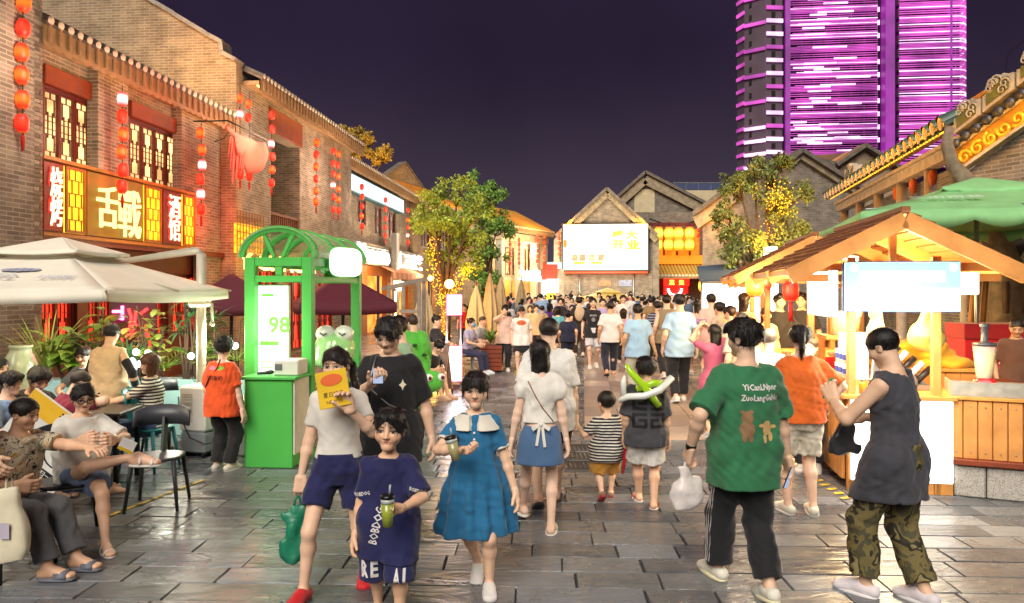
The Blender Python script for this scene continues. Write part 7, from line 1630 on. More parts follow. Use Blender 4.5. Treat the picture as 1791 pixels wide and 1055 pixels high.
kc = thing('kiosk_counter', 'green counter box with pale side panel before the kiosk', 'counter', GD(428, 8.06), BY); MB().bbox(0, .53, 0, .48, 0, .95, .006).build('cabinet', GRN, kc); MB().bbox(-.03, .58, -.03, .5, .952, .985, .006).build('top', GRN, kc); MB().bbox(.532, .55, .02, .46, .14, .945, .004).build('side_panel', mat('panel_pale', 'D8D8C8', .6), kc)
Mk = Matrix.Translation(GD(428, 8.06)) @ Matrix.Rotation(BY, 4, 'Z')
bx = thing('till_box', 'white till box on the green counter', 'box', Mk @ Vector((.27, .12, .985)), BY); MB().bbox(0, .28, 0, .3, 0, .17, .012).build('case', mat('plastic_offwhite', 'D8D8D0', .4, var=.04), bx); MB().bbox(.02, .1, -.012, -.001, .06, .13, .004).build('display', mat('plastic_grey', '6A6C70', .3), bx)
sn = thing('scanner', 'black hand scanner lying on the green counter', 'scanner', Mk @ Vector((.1, .12, .987)), BY); P, Q = grow([cone((0, 0, .02), (.12, .02, .03), .016, .022, .01), ell((.13, .02, .035), (.04, .03, .025), .01)], .006); link('body', npmesh('body', [(P, Q)], mat('plastic_black', '18181A', .4)), sn)
# inflatable frog
fb = thing('frog_balloon', 'glossy pale green inflatable frog head beside the kiosk', 'balloon', GD(585, 9.3), 0); zc = ZA(612, 9.3); u = .26
lat = mat('balloon_green', 'A4DC90', .15, var=.05, coat=.6); P, Q = grow([ell((0, 0, zc), (u, u*.85, u*.92), .03), ell((-.02, -.04, zc-.12), (u*.9, u*.75, u*.5), .05)], .014); link('head', npmesh('head', [(P, Q)], lat), fb)
for sx_ in (-.1, .13): P, Q = grow([ell((sx_, -.04, zc+.2), (.125, .11, .11), .02)], .012); e_ = link('eye', npmesh('eye', [(P, Q)], mat('balloon_white', 'E8F0E0', .15, coat=.6)), fb); c = MB(); c.tube([(sx_-.04, -.155, zc+.22), (sx_+.0, -.165, zc+.19), (sx_+.04, -.155, zc+.215)], .008, 5); c.build('eye_mark', mat('ink_black', '101010', .5), e_)
c = MB(); c.tube([(0, 0, zc-.3), (0, .02, .0)], .012, 6); c.build('stick', mat('balloon_white2', 'E0E0D8', .3), fb); c = MB(); c.ball((0, -.02, zc-.36), (.09, .07, .09)); c.build('neck', lat, fb); MB().bbox(-.18, .18, -.18, .18, 0, .06, .02).build('base', M_STONE, fb)
# ================================================================== air cooler, chairs, board
ac = thing('air_cooler', 'white and grey wheeled air cooler beside the worker in orange', 'air cooler', GD(312, 8.55), math.radians(-18)); MB().bbox(0, .36, 0, .52, .3, .82, .025).build('upper_case', mat('cooler_white', 'D8D8D4', .45, var=.05), ac); MB().bbox(.01, .35, .01, .51, .06, .298, .02).build('tank', mat('cooler_grey', '8A9098', .4, var=.06), ac)
g_ = MB()
for k in range(11): g_.bbox(.05, .2, -.012, -.001, .42+k*.03, .438+k*.03, .002)
g_.build('grille', mat('grille_beige', 'B8B4A8', .6), ac)
for xx in (.05, .3):
 for yy in (.06, .45): m = MB(); m.lathe([(.03, -.012), (.03, .012)], (xx, yy, .031), 10, M=Matrix.Rotation(PI/2, 3, 'Y')); m.build('wheel', mat('rubber_black', '151515', .7), ac)
c = MB(); c.tube([(.02, -.02, .7), (.05, -.04, .5), (.2, -.05, .25), (.45, -.1, .2), (.7, -.1, .25), (.95, .1, .35)], .008, 5); c.build('cable', mat('rubber_black', '151515', .7), ac)
bn = thing('storage_bin', 'grey plastic bin behind the worker in orange', 'bin', GD(398, 8.6), math.radians(-8)); MB().bbox(0, .3, 0, .4, 0, .62, .02).build('tub', mat('bin_grey', '9A9E9C', .5, var=.08), bn); MB().bbox(-.01, .31, -.01, .41, .622, .66, .01).build('lid', mat('bin_grey2', 'B0B2B0', .5, var=.05), bn)
def chair(label, base, rz, col, group='dining chairs', seat=.45):
 t = thing('chair', label, 'chair', base, rz, group); m_ = mat('chair_'+col, col, .4, var=.06, scale=4)
 P, Q = grow([loft((0, 0, seat-.03), np.eye(3), [0, .02, .035], [.2, .215, .205], [.19, .205, .195], k=.01, n=3), ], .012); link('seat', npmesh('seat', [(P, Q)], m_), t)
 vs = []; N_ = 14; mb = MB()
 for i in range(N_+1):
  a = math.radians(-75+150*i/N_);
  for z_ in (seat+.24, seat+.36+.06*math.cos(a)): vs.append((.235*math.sin(a), .03+.19*math.cos(a)+(.03 if z_ > seat+.3 else 0), z_))
 mb.add(vs, [(2*i, 2*i+2, 2*i+3, 2*i+1) for i in range(N_)], True); o = mb.build('backrest', m_, t); o.modifiers.new('s', 'SOLIDIFY').thickness = .022
 c = MB(); c.bar((0, .17, seat), (0, .24, seat+.3), .13, .02, up=(1, 0, 0)); c.build('back_post', m_, t)
 for sx_ in (-1, 1):
  for sy_ in (-1, 1): c = MB(); c.tube([(sx_*.17, sy_*.155, seat-.02), (sx_*.215, sy_*.21, 0)], [.022, .014], 8); c.build('leg', m_, t)
 return t
chair('empty dark grey plastic chair standing alone on the paving', GP(262, 893)+Vector((0, .15, 0)), math.radians(10), '3A3C42'); chair('teal plastic chair under the woman in stripes', GD(262, 8.0), math.radians(80), '1E7A80'); chair('dark plastic chair behind the woman in stripes', GD(296, 8.9), math.radians(70), '26282C')
chair('dark chair under the woman with glasses', GD(120, 5.75), math.radians(195-180+20), '26282E'); chair('dark chair under the man in the patterned shirt', GD(8, 5.1), math.radians(75), '26282E'); chair('dark chair under the man in maroon', GD(98, 6.9), math.radians(150), '26282E'); chair('dark chair under the man in the black tee at the table', GD(40, 7.1), math.radians(120), '26282E')
# menu board leaning between the seated people
mbd = thing('menu_board', 'white menu board with yellow header leaning behind the seated pair', 'sign', GD(10, 6.15), math.radians(4)); B_ = MB(); Mb = Matrix.Rotation(math.radians(38), 4, 'Y')
MB().bbox(-.5, .16, 0, .03, .3, 1.02, .005, M=Mb).build('panel', mat('board_white', 'D8D8D2', .6, var=.04), mbd); MB().box(-.495, .155, -.008, -.001, .85, 1.015, M=Mb).build('header', mat('print_yellow2', 'E0B020', .6), mbd); MB().box(-.3, .155, -.008, -.001, .47, .53, M=Mb).build('text_band', mat('ink_black', '101010', .5), mbd)
INK = mat('ink_black', '101010', .5)
lettering('letters', '没找到', Mb @ on_wall(-.05, -.009, .945), h=.1, material=INK, parent=mbd, depth=.002, bold=.03); lettering('letters', '到2扫一', Mb @ on_wall(-.03, -.01, .5), h=.045, material=mat('print_white2', 'F0F0E8', .6), parent=mbd, depth=.002); lettering('letters', '娃到店', Mb @ on_wall(-.03, -.003, .4), h=.07, material=INK, parent=mbd, depth=.002, bold=.02)
c = MB(); c.tube([Mb @ Vector((.0+.13*math.cos(a), -.006, .69+.11*math.sin(a))) for a in [k*PI/10 for k in range(21)]], .006, 5); c.tube([Mb @ Vector((.03+.035*math.cos(a), -.006, .84-.02+.03*math.sin(a))) for a in [k*PI/6 for k in range(13)]], .003, 5); c.build('bowl_drawing', INK, mbd); MB().prism([(.0+.04*math.cos(a), .7+.03*math.sin(a)) for a in [k*PI/5 for k in range(10)]], -.006, -.002, M=Mb).build('green_mark', mat('print_green2', '6AB040', .6), mbd)
c = MB(); c.tube([(.3, .06, 0), (.3, .05, .35)], .02, 6); c.tube([(-.2, .06, 0), (-.2, .05, .75)], .02, 6); c.build('stand', M_IRON, mbd)
tbl = thing('dining_table', 'low dark table between the seated diners', 'table', GD(160, 7.45), math.radians(5)); MB().bbox(-.4, .4, -.3, .3, .7, .735, .01).build('top', mat('table_dark', '3A3430', .4), tbl)
for sx_ in (-.35, .32):
 for sy_ in (-.26, .23): MB().box(sx_, sx_+.04, sy_, sy_+.04, 0, .7).build('leg', M_IRON, tbl)
# ================================================================== things along the left edge of the lane
wf = thing('timber_frame', 'weathered grey timber frame stand before the lit shop', 'stand', GD(680, 15), math.radians(-4)); WG = mat('timber_grey', '7A7468', .8, var=.25, bump=.4, bscale=30)
for a, b_ in (((0, 0, 0), (0, 0, 1.95)), ((.62, 0, 0), (.62, 0, 2.1)), ((0, .5, 0), (0, .5, 1.95)), ((.62, .5, 0), (.62, .5, 2.1)), ((-.15, .02, 1.95), (.7, .02, 2.15)), ((-.15, .48, 1.95), (.7, .48, 2.15)), ((.3, 0, .0), (.3, 0, 2.0)), ((0, -.02, 1.0), (.62, -.02, 1.0)), ((0, -.02, 1.5), (.62, -.02, 1.5)), ((0, -.02, .4), (.62, -.02, .4))): c = MB(); c.bar(a, b_, .07, .07); c.build('beam', WG, wf)
c = MB(); c.tube([(.16, -.1, .9), (.16, -.1, 1.9)], .02, 6); c.build('tube_light', glow('tube_warm', 'FFC878', 8), wf)
ls = thing('light_box', 'two-tier pink edged light box sign standing by the lane', 'sign', GD(781, 14.2), math.radians(12))
for z0, z1 in ((ZA(552, 14.2), ZA(515, 14.2)), (ZA(668, 14.2), ZA(606, 14.2))):
 p = MB().bbox(0, .3, 0, .1, max(z0, .12), z1, .01).build('case', mat('case_pink_lit', 'D84A78', .5, emit='FF4A88', es=.8), ls); MB().box(.012, .288, -.012, -.002, max(z0, .12)+.015, z1-.015).build('lit_face', glow('lit_white_pink', 'FFF4F8', 4), p)
for xx in (0, .27): MB().box(xx, xx+.03, .102, .13, 0, ZA(515, 14.2)).build('post', M_STEEL, ls)
lamp('sign_glow', ls, (.15, -.4, .8), 18, 'FFF0F4', .2)
ea = thing('easel_board', 'leaning sandwich board beside the crouching person', 'sign', GD(770, 13.6), math.radians(-35));
for sg_ in (-1, 1):
 Mx = Matrix.Translation((0, sg_*.14, 0)) @ Matrix.Rotation(sg_*.18, 4, 'X'); MB().bbox(-.2, .2, -.015, .015, .12, .98, .005, M=Mx).build('board', mat('board_wood_pale', 'A88A78', .6, var=.25, scale=8), ea)
 for xx in (-.19, .17): MB().box(xx, xx+.02, -.012, .012, 0, .118, M=Mx).build('leg', M_IRON, ea)
po = thing('wooden_planter', 'slatted timber planter with fern beside the folded parasols', 'planter', GD(858, 17.6), .1)
for k in range(6): MB().bbox(-.25, .25, -.25, -.22, .04+k*.1, .13+k*.1, .004).build('slat', M_LINTEL, po)
MB().box(-.24, .24, -.218, .25, .02, .62).build('tub', M_DARK, po)
pb = GD(858, 17.5); pb.z = .62; plant('small fern in the slatted timber planter', pb, 'grass', 31, .45, '5E8A2E')
for lab, px, py, d, s_ in (('round street lamp globe glowing beside the fairy-lit tree', 786, 497, 19, .12), ('small warm lamp globe left of the fairy-lit tree', 753, 487, 19.5, .07)):
 lo_ = thing('lamp_post', lab, 'lamp', GD(px, d), 0); MB().ball((0, 0, ZA(py, d)), s_, 14, 9).build('globe', glow('globe_amber', 'FFC060', 9), lo_); c = MB(); c.tube([(0, 0, 0), (0, 0, ZA(py, d)-s_)], .03, 8); c.build('post', M_IRON, lo_); lamp('globe_light', lo_, (0, -.4, ZA(py, d)), 40, 'FFC060', .12)
rs = thing('lit_shop_sign', 'stack of bright red, white and yellow shop signs at the far corner', 'sign', GD(950, 52), 0)
for (p0, p1, a, b, c_) in ((948, 956, 490, 528, 'w'), (957, 978, 487, 512, 'w'), (956, 972, 512, 524, 'y'), (950, 976, 462, 488, 'r'), (958, 984, 458, 470, 'i'), (966, 982, 528, 540, 'p')):
 MB().bbox((p0-950)*.04, (p1-950)*.04, -.1*ord(c_) % .7, .2+-.1*ord(c_) % .7, ZA(b, 52), ZA(a, 52), .02).build('panel', {'w': G_WH, 'y': glow('sign_yellow', 'FFC828', 2.5), 'r': glow('sign_red', 'FF2A14', 1.6), 'i': G_ICE, 'p': glow('sign_pink', 'FF90A8', 1.5)}[c_], rs)
MB().box(-.1, 1.5, .9, 1.1, 0, ZA(470, 52)).build('backing', BR_FAR, rs); lamp('sign_glow', rs, (.5, -1.5, 2.5), 120, 'FFB080', .4)
yt = thing('market_tent', 'yellow and green pop-up tent at the far end below the screen', 'tent', GD(1063, 45), 0); canopy(yt, 1.7, ZA(522, 45), ZA(510, 45), .25, mat('tent_yellow', 'D8B860', .7), .3, scall=False, sag=0)
canopy(yt, .7, ZA(511, 45), ZA(504, 45), .05, mat('tent_yellow', 'D8B860', .7), .05, scall=False, sag=0, name='vent_canopy')
for xx in (-1.65, 1.65):
 for yy in (-1.65, 1.65): c = MB(); c.tube([(xx, yy, 0), (xx, yy, ZA(522, 45))], .03, 6); c.build('leg', M_STEEL, yt)
# ================================================================== people near the camera
def wp(o, v): return Matrix.Translation(o['root'].location) @ Matrix.Rotation(o['root'].rotation_euler.z, 4, 'Z') @ Vector([float(q) for q in v])
def wd(o, v): return Matrix.Rotation(o['root'].rotation_euler.z, 3, 'Z') @ Vector([float(q) for q in v])
def sack(name, label, cat, top, size, col, seed, rz=0, rough=.45, alpha=None, handles=.12, base=None):
 "soft bag hanging below the hand at top: size = (w, d, h)"
 t = thing(name, label, cat, top, rz); w_, d_, h_ = size
 ops = [loft((0, 0, -handles-h_), np.eye(3), [0, h_*.12, h_*.6, h_*.85, h_], [w_*.44, w_*.5, w_*.47, w_*.34, w_*.16], [d_*.34, d_*.42, d_*.34, d_*.18, d_*.08], k=.01, n=3)]+[wrinkle(.011, 60, seed, (1, 1, .35))]
 link('bag', npmesh('bag', [grow(ops, .01)], mat('bag_'+col, col, rough, var=.15, scale=9, bump=.4, bscale=35, alpha=alpha)), t); c = MB()
 for sg_ in (-1, 1): c.tube([(sg_*w_*.12, 0, -handles-.01), (sg_*w_*.08, .01*sg_, -handles*.4), (0, 0, .0)], .008, 6)
 c.build('handle', mat('bag_'+col, col, rough), t); return t
def drink(label, p, h, r, liquid, tilt=(0, 0, 0)):
 t = thing('drink_cup', label, 'cup', p, 0); t.rotation_euler = tilt; m = MB(); m.lathe([(r*.72, 0), (r*.98, h*.72)], n=16); m.build('drink', mat('drink_'+liquid, liquid, .25, var=.12, scale=12, coat=.5), t); m = MB(); m.lathe([(r*.98, h*.721), (r, h*.88)], n=16); m.build('clear_rim', mat('cup_clear', 'B8BEB8', .2, var=.05), t)
 m = MB(); m.lathe([(r*1.08, h*.881), (r*1.08, h*.95), (r*.9, h), (.01, h*1.01)], n=16); m.build('lid', mat('lid_black', '141414', .35), t); c = MB(); c.tube([(r*.3, 0, h), (r*.38, 0, h*1.3)], .006, 6); c.build('straw', mat('straw_grey', 'A8B0B8', .4), t); return t
def phone(label, p, rot, col='18181C'):
 t = thing('phone', label, 'phone', p, 0); t.rotation_euler = rot; MB().bbox(-.036, .036, -.004, .004, -.075, .075, .004).build('case', mat('phone_'+col, col, .25), t); MB().box(-.033, .033, -.0052, -.0042, -.07, .07).build('screen', glow('phone_screen', 'B0C0E0', .6), t); return t
NAVY = '191B4E'; BLK = '131317'; WHT = 'DAD6CC'
# -- woman hiding behind a yellow fan
r = Rig(1.56, 'f', hands={'R': (-.235, -.04, .70), 'L': (.13, -.26, 1.2)}, elbows={'R': (-.4, .8, 0), 'L': (.7, .1, -1)}, feet={'R': (-.19, -.12, 0, -12), 'L': (.13, .22, .02, 6, -12)}, look=(-12, 4, -4), twist=4)
A = person('woman in white knit top and navy shorts hiding her face behind a yellow fan', GD(592, 4.72), 0, r, 'E2AE8A', ('sidepony', '17110F'), dict(kind='blouse', col=WHT, hem=.045, sleeve=.62, loose=.012, short=1, neck=.04, wr=.003), dict(kind='shorts', col=NAVY, len=.6, loose=.014), ('sneaker', 'C41420', '2A2A2A'), hres=.0034, hands={'R': dict(curl=62, palm=(0, 1, 0), d=(0, -.1, -1)), 'L': dict(curl=38, d=(-.25, -.2, 1), palm=(-.3, -1, 0))}, seed=2)
c = MB(); rg_ = A['rig']; c.tube([rg_.N+V(.066*math.cos(a), .062*math.sin(a)-.004, -.01+.012*math.sin(a)) for a in [k*PI/10 for k in range(21)]], .015, 8); c.build('collar', cloth(BLK), A['root'])
fn = thing('paper_fan', 'yellow printed paper fan held before the face', 'fan', wp(A, (.03, -.27, 1.33)), math.radians(-8)); fn.rotation_euler = (math.radians(-6), math.radians(-12), math.radians(-8))
MB().bbox(-.1, .1, -.003, .003, -.11, .11, .003).build('sheet', mat('fan_yellow', 'E0B818', .55, var=.1), fn); MB().prism([(.07*math.cos(a), .055+.035*math.sin(a)) for a in [k*PI/8 for k in range(16)]], -.0065, -.0035).build('print_orange', mat('fan_orange', 'E0662A', .6), fn); lettering('print_text', '夏日好吃', on_wall(.0, -.0035, -.03), w=.13, material=mat('ink_brown', '3A2A14', .6), parent=fn, depth=.001); lettering('print_text', 'NEW 98', on_wall(.0, -.0035, -.075), w=.1, material=mat('ink_brown', '3A2A14', .6), parent=fn, depth=.001)
sack('shopping_bag', 'dark green plastic bag hanging from the hand of the woman with the fan', 'bag', wp(A, (-.245, -.05, .63)), (.17, .12, .36), '1E7A5C', 3, .2, .35, handles=.05)
# -- boy with the green drink
r = Rig(1.24, 'm', hands={'L': (.1, -.25, .735), 'R': (-.2, -.02, .47)}, elbows={'L': (.9, .4, -.5), 'R': (-.5, .8, 0)}, feet={'L': (.07, -.08, 0, 8), 'R': (-.08, .14, .0, -8)}, look=(-4, -2, 3), head=.222)
Bo = person('boy in navy tee and shorts holding a green drink', GD(680, 4.28), .03, r, 'E0A57C', ('short', '120E0D'), dict(kind='tee', col=NAVY, hem=-.16, sleeve=.88, loose=.02, sl=.026, neck=.052), dict(kind='shorts', col=NAVY, len=1.12, loose=.026, flare=.02), ('sneaker', 'D8D4CC', 'E8E8E8'), hres=.003, res=.008, hands={'L': dict(curl=48, d=(-.75, -.5, .25), palm=(-.35, -.6, -.1)), 'R': dict(curl=25)}, seed=3)
drink('tall green drink with black lid in the boy\'s hand', wp(Bo, (.035, -.31, .66)), .17, .037, '9AA83A')
bv = bvh_of(Bo['top']); PW = mat('print_shirt_white', 'D8D4D0', .8); print_text('shirt_print', 'BOBDOG', .2, bv, chest_plane(-.055, .6, math.radians(78)), PW, Bo['root'], h=.05, bold=.02)
bv2 = bvh_of(Bo['bottom'])
for txt, xx in (('R', -.125), ('E', -.07), ('A', .07), ('L', .125)): print_text('shorts_print', txt, .042, bv2, chest_plane(xx, .345), PW, Bo['root'], h=.095, bold=.035)
for sx_, tx_ in ((-1, 'BOBDOG'), (1, 'BOBDOG')):
 q = Bo['rig'].S['L' if sx_ > 0 else 'R']+(Bo['rig'].E['L' if sx_ > 0 else 'R']-Bo['rig'].S['L' if sx_ > 0 else 'R'])*.72; print_text('sleeve_print', tx_, .095, bv, Matrix.Translation((q[0], 0, q[2])) @ FRONT @ Matrix.Rotation(-.2*sx_, 4, 'Z'), PW, Bo['root'], h=.022, bold=.02)
# -- man in black reading his phone
r = Rig(1.73, 'm', hands={'R': (-.1, -.33, 1.27), 'L': (.3, -.02, .83)}, elbows={'R': (-.8, .5, -.8), 'L': (.5, 1, 0)}, feet={'L': (.1, -.2, 0, 8), 'R': (-.1, .2, .02, -6, -15)}, look=(-10, 24, 0), twist=-8)
C = person('man in black tee reading his phone behind the boy', GD(684, 5.5), .05, r, 'D8A582', ('mop', '14100F'), dict(kind='tee', col=BLK, hem=-.12, sleeve=.9, loose=.034, sl=.04), dict(kind='pants', col='17171B', loose=.03, hemr=.04), ('sneaker', 'D0CCC4', 'E8E8E8'), hres=.004, hands={'R': dict(curl=45, d=(.6, -.5, .4), palm=(.3, -.2, 1)), 'L': dict(curl=28)}, seed=4)
phone('dark phone in the hand of the man in black', wp(C, (-.045, -.4, 1.33)), (math.radians(-50), 0, .2)); bv = bvh_of(C['top']); print_text('shirt_print', '✦', .05, bv, chest_plane(.1, 1.24), mat('print_cream', 'E8DCC0', .7), C['root'], h=.075, bold=0)
def strap(o, pts, rad, m_, name='strap', bv=None):
 c = MB(); q = []
 for p in pts:
  p = Vector(p)
  if bv: h_ = bv.ray_cast(Vector((p.x, p.y+(-.5 if p.y < 0 else .5), p.z)), Vector((0, 1 if p.y < 0 else -1, 0)), .8); p = h_[0]+Vector((0, -.006 if p.y < 0 else .006, 0)) if h_[0] is not None else p
  q.append(p)
 c.tube(q, rad, 6); return c.build(name, m_, o['root'])
strap(C, [(-.1, -.2, 1.44), (-.13, -.2, 1.3), (-.12, -.2, 1.2), (0, -.2, 1.1), (.1, -.2, 1.06), (.19, -.2, 1.04)], .006, M_STEEL, 'bag_chain', bv)
# -- girl in the blue dress
r = Rig(1.4, 'f', hands={'R': (-.06, -.27, .95), 'L': (.26, -.03, .62)}, elbows={'R': (-1, .35, -.4), 'L': (.5, .9, 0)}, feet={'L': (.09, -.05, 0, 6), 'R': (-.0, .2, .04, -4, -28)}, look=(0, 2, 2), head=.215)
Gd = person('girl in teal blue dress with wide white collar', GD(832, 4.78), -.04, r, 'E4AE88', ('fringe', '1C1412'), dict(kind='dress', col='1E6A96', waist=.55, skirt=(.37, .26, .2, .02), sleeve=.66, loose=.016, sl=.02, puff=.052, neck=.045), None, ('sneaker', 'D8D4D0', 'E8D8DC'), hres=.0032, res=.008, hands={'R': dict(curl=46, d=(.75, -.5, .1), palm=(.2, -.3, .5)), 'L': dict(curl=25)}, seed=5)
cs = dict(kind='tee', col='E0DACB', hem=.255, sleeve=0, loose=.03, short=1, name='collar', wr=.002, neck=.05, cuts=lambda g: [cone(g.N+V(0, -.14, -.12), g.N+V(0, -.1, -.0), .03, .034, 0, '-')]); make_cloth(Gd['rig'], cs, .006, Gd['root'], 4)
c = MB(); bv = bvh_of(Gd['top'])
for k in range(3):
 h_ = bv.ray_cast(Vector((.0, -.5, 1.02-.04*k)), Vector((0, 1, 0)), 1); p = h_[0] or Vector((0, -.12, 1.02-.04*k)); c.ball((p.x, p.y-.004, p.z), .009, 8, 5)
c.build('buttons', mat('button_pearl', 'E8E4DA', .3), Gd['root'])['kind'] = 'stuff'
for q in 'LR':
 g_ = Gd['rig']; e = g_.S[q]+(g_.E[q]-g_.S[q])*.68; dd = unit(g_.E[q]-g_.S[q]); M_ = Vector(dd).to_track_quat('Z', 'Y').to_matrix(); m = MB(); m.lathe([(.052, -.008), (.054, 0), (.05, .01)], c=Vector(e), n=18, M=M_, cap=False); o = m.build('cuff', cloth('E0DACB'), Gd['root']); o.modifiers.new('s', 'SOLIDIFY').thickness = .004
drink('drink cup with black lid held against the blue dress', wp(Gd, (-.09, -.31, .9)), .15, .036, 'A8A070', (0, -.25, 0))
# -- woman in white blouse and denim skirt
r = Rig(1.52, 'f', hands={'L': (.24, .0, .66), 'R': (-.22, .0, .66)}, feet={'L': (.13, -.3, .02, 14, -5), 'R': (-.08, .1, 0, -8)}, look=(4, 8, 0))
E_ = person('woman in white tie-back blouse and short denim skirt walking away', GD(945, 5.98), PI, r, 'E6B698', ('bob', '17110F'), dict(kind='blouse', col='E2DED4', hem=.06, sleeve=.5, loose=.012, short=1, puff=.072, neck=.05), dict(kind='skirt', col='4A6A92', len=.2, waist=.045, loose=.012), ('slide', 'E0DCD4', 'E8E4DC'), face=False, hres=.006, seed=6)
bw = MB(); bvs = bvh_of(E_['bottom'])
for a, b_, w_ in (((0, .13, .87), (.07, .155, .83), .03), ((0, .13, .87), (-.07, .155, .83), .03), ((0.01, .135, .86), (.035, .15, .7), .022), ((-.01, .135, .86), (-.03, .15, .69), .022)): bw.bar(a, b_, w_, .01, up=(0, 1, 0))
bw.ball((0, .135, .865), .02, 8, 6); bw.build('bow', cloth('E2DED4'), E_['root']); strap(E_, [(.1, .2, 1.2), (.04, .2, 1.08), (-.02, .2, .98), (-.1, .2, .88)][::1], .005, mat('strap_brown', '8A5A3A', .6), 'bag_strap', bvh_of(E_['top']))
# -- man in white tee holding the toddler's hand
r = Rig(1.68, 'm', hands={'R': (-.25, -.05, .74), 'L': (.26, 0, .82)}, elbows={'R': (-.6, .8, 0)}, feet={'L': (.1, .12, .05, 8, -30), 'R': (-.08, -.22, 0, -6)}, look=(0, 4, 0), fat=1.05)
Fm = person('man in white tee leading the toddler by the hand', GD(960, 6.6), PI, r, 'D8A684', ('crop', '221A16'), dict(kind='tee', col='E0DED8', hem=-.1, sleeve=.85, loose=.04, sl=.04), dict(kind='shorts', col='2A2A30', len=.85, loose=.03), ('slide', '1E1E22', '26262A'), face=False, hres=.007, hands={'R': dict(curl=55)}, seed=7)
# -- toddler
r = Rig(1.0, 'm', hands={'L': (.27, -.06, .68), 'R': (-.18, .02, .42)}, elbows={'L': (.3, .6, -1)}, feet={'L': (.06, .14, .05, 8, -35), 'R': (-.05, -.08, 0, -6)}, look=(25, 0, 0))
Td = person('toddler in striped tee and tan shorts holding a red balloon stick', GD(1061, 6.85), PI, r, 'E0AA86', ('crop', '17110F'), dict(kind='tee', col=striped('stripe_toddler', 'D8D4C8', '23222A', .027, .42), hem=-.1, sleeve=.8, loose=.024, sl=.024), dict(kind='shorts', col='C08A34', len=.95, loose=.028, flare=.02), ('sneaker', '8A6A5A', 'B82020'), hres=.006, res=.008, hands={'R': dict(curl=60)}, seed=8)
bs = thing('balloon_stick', 'long thin red balloon hanging from the toddler\'s right hand', 'balloon', wp(Td, (-.19, .05, .6)), 0); c = MB(); c.tube([(0, 0, 0), (-.02, 0, -.15), (-.05, 0, -.36)], [.016, .022, .012], 8); c.build('balloon', mat('balloon_red', 'C8182C', .25, var=.04, coat=.4), bs)
# -- boy in the dark grey tee
r = Rig(1.33, 'm', hands={'L': (.19, -.02, .62), 'R': (-.2, -.05, .6)}, feet={'L': (.05, -.18, 0.0, 8), 'R': (-.06, .06, 0, -10)}, look=(8, 0, 0))
Hb = person('boy in dark grey tee with square print and white shorts', GD(1130, 6.62), PI-.08, r, 'DCA27C', ('short', '17110F'), dict(kind='tee', col='3E3E44', hem=-.075, sleeve=.95, loose=.045, sl=.045), dict(kind='shorts', col='DCD8D0', len=.8, loose=.028, flare=.02), ('sandal', 'B82028', 'E0DCD4'), hres=.006, face=False, seed=9)
bv = bvh_of(Hb['top']); PB = mat('print_black', '0E0E10', .7); mesh = []
def gridprint(o, bv, segs, x0, z0, s, t_, m_, name, plane_=back_plane):
 vs = []; fs = []
 for (a, b, c_, d_) in segs:
  n = 5
  for i in range(n+1):
   u = i/n; px_, pz_ = a+(c_-a)*u, b+(d_-b)*u; nx, nz = (-(d_-b), c_-a); L = math.hypot(nx, nz); nx, nz = nx/L*t_/2, nz/L*t_/2; ex, ez = (c_-a)/L*t_/2*(1 if i == n else -1 if i == 0 else 0), (d_-b)/L*t_/2*(1 if i == n else -1 if i == 0 else 0); vs += [((px_+ex+nx)*s, (pz_+ez+nz)*s), ((px_+ex-nx)*s, (pz_+ez-nz)*s)]
  k = len(vs)-2*(n+1); fs += [(k+2*i, k+2*i+1, k+2*i+3, k+2*i+2) for i in range(n)]
 return decal(name, vs, fs, bv, plane_(x0, z0), m_, o['root'])
G4 = []
for sx_ in (-1, 1):
 for sz_ in (-1, 1): G4 += [(sx_*.2, sz_*.2, sx_*1, sz_*.2), (sx_*1, sz_*.2, sx_*1, sz_*1), (sx_*1, sz_*1, sx_*.2, sz_*1), (sx_*.2, sz_*1, sx_*.2, sz_*.55), (sx_*.2, sz_*.55, sx_*.6, sz_*.55)]
gridprint(Hb, bv, G4, -.01, .86, .13, .2, PB, 'shirt_print')
ba = thing('twist_balloon', 'lime green and white twisted balloons over the boy\'s shoulders', 'balloon', wp(Hb, (0, .05, 1.06)), 0); LB = mat('balloon_lime', 'A8D820', .2, var=.04, coat=.5); WB = mat('balloon_white3', 'E4E8E0', .2, var=.04, coat=.5)
c = MB(); c.tube([(-.2, -.12, .22), (-.17, -.13, .16), (-.04, -.15, .02), (.08, -.15, -.14)], [.012, .03, .034, .03], 10); c.build('lime_balloon', LB, ba); c = MB(); c.tube([(-.1, -.1, .0), (.02, -.16, .06), (.12, -.12, .05)], .032, 10); c.build('lime_balloon', LB, ba)
c = MB(); c.tube([(-.26, -.1, -.1), (-.18, -.13, -.06), (-.05, -.17, -.05), (.08, -.17, .0), (.2, -.1, .1)], [.022, .03, .032, .032, .03], 10); c.build('white_balloon', WB, ba); c = MB(); c.tube([(-.22, -.1, -.06), (-.22, -.1, .06), (-.21, -.1, .12)], [.028, .026, .01], 8); c.build('white_balloon', WB, ba)
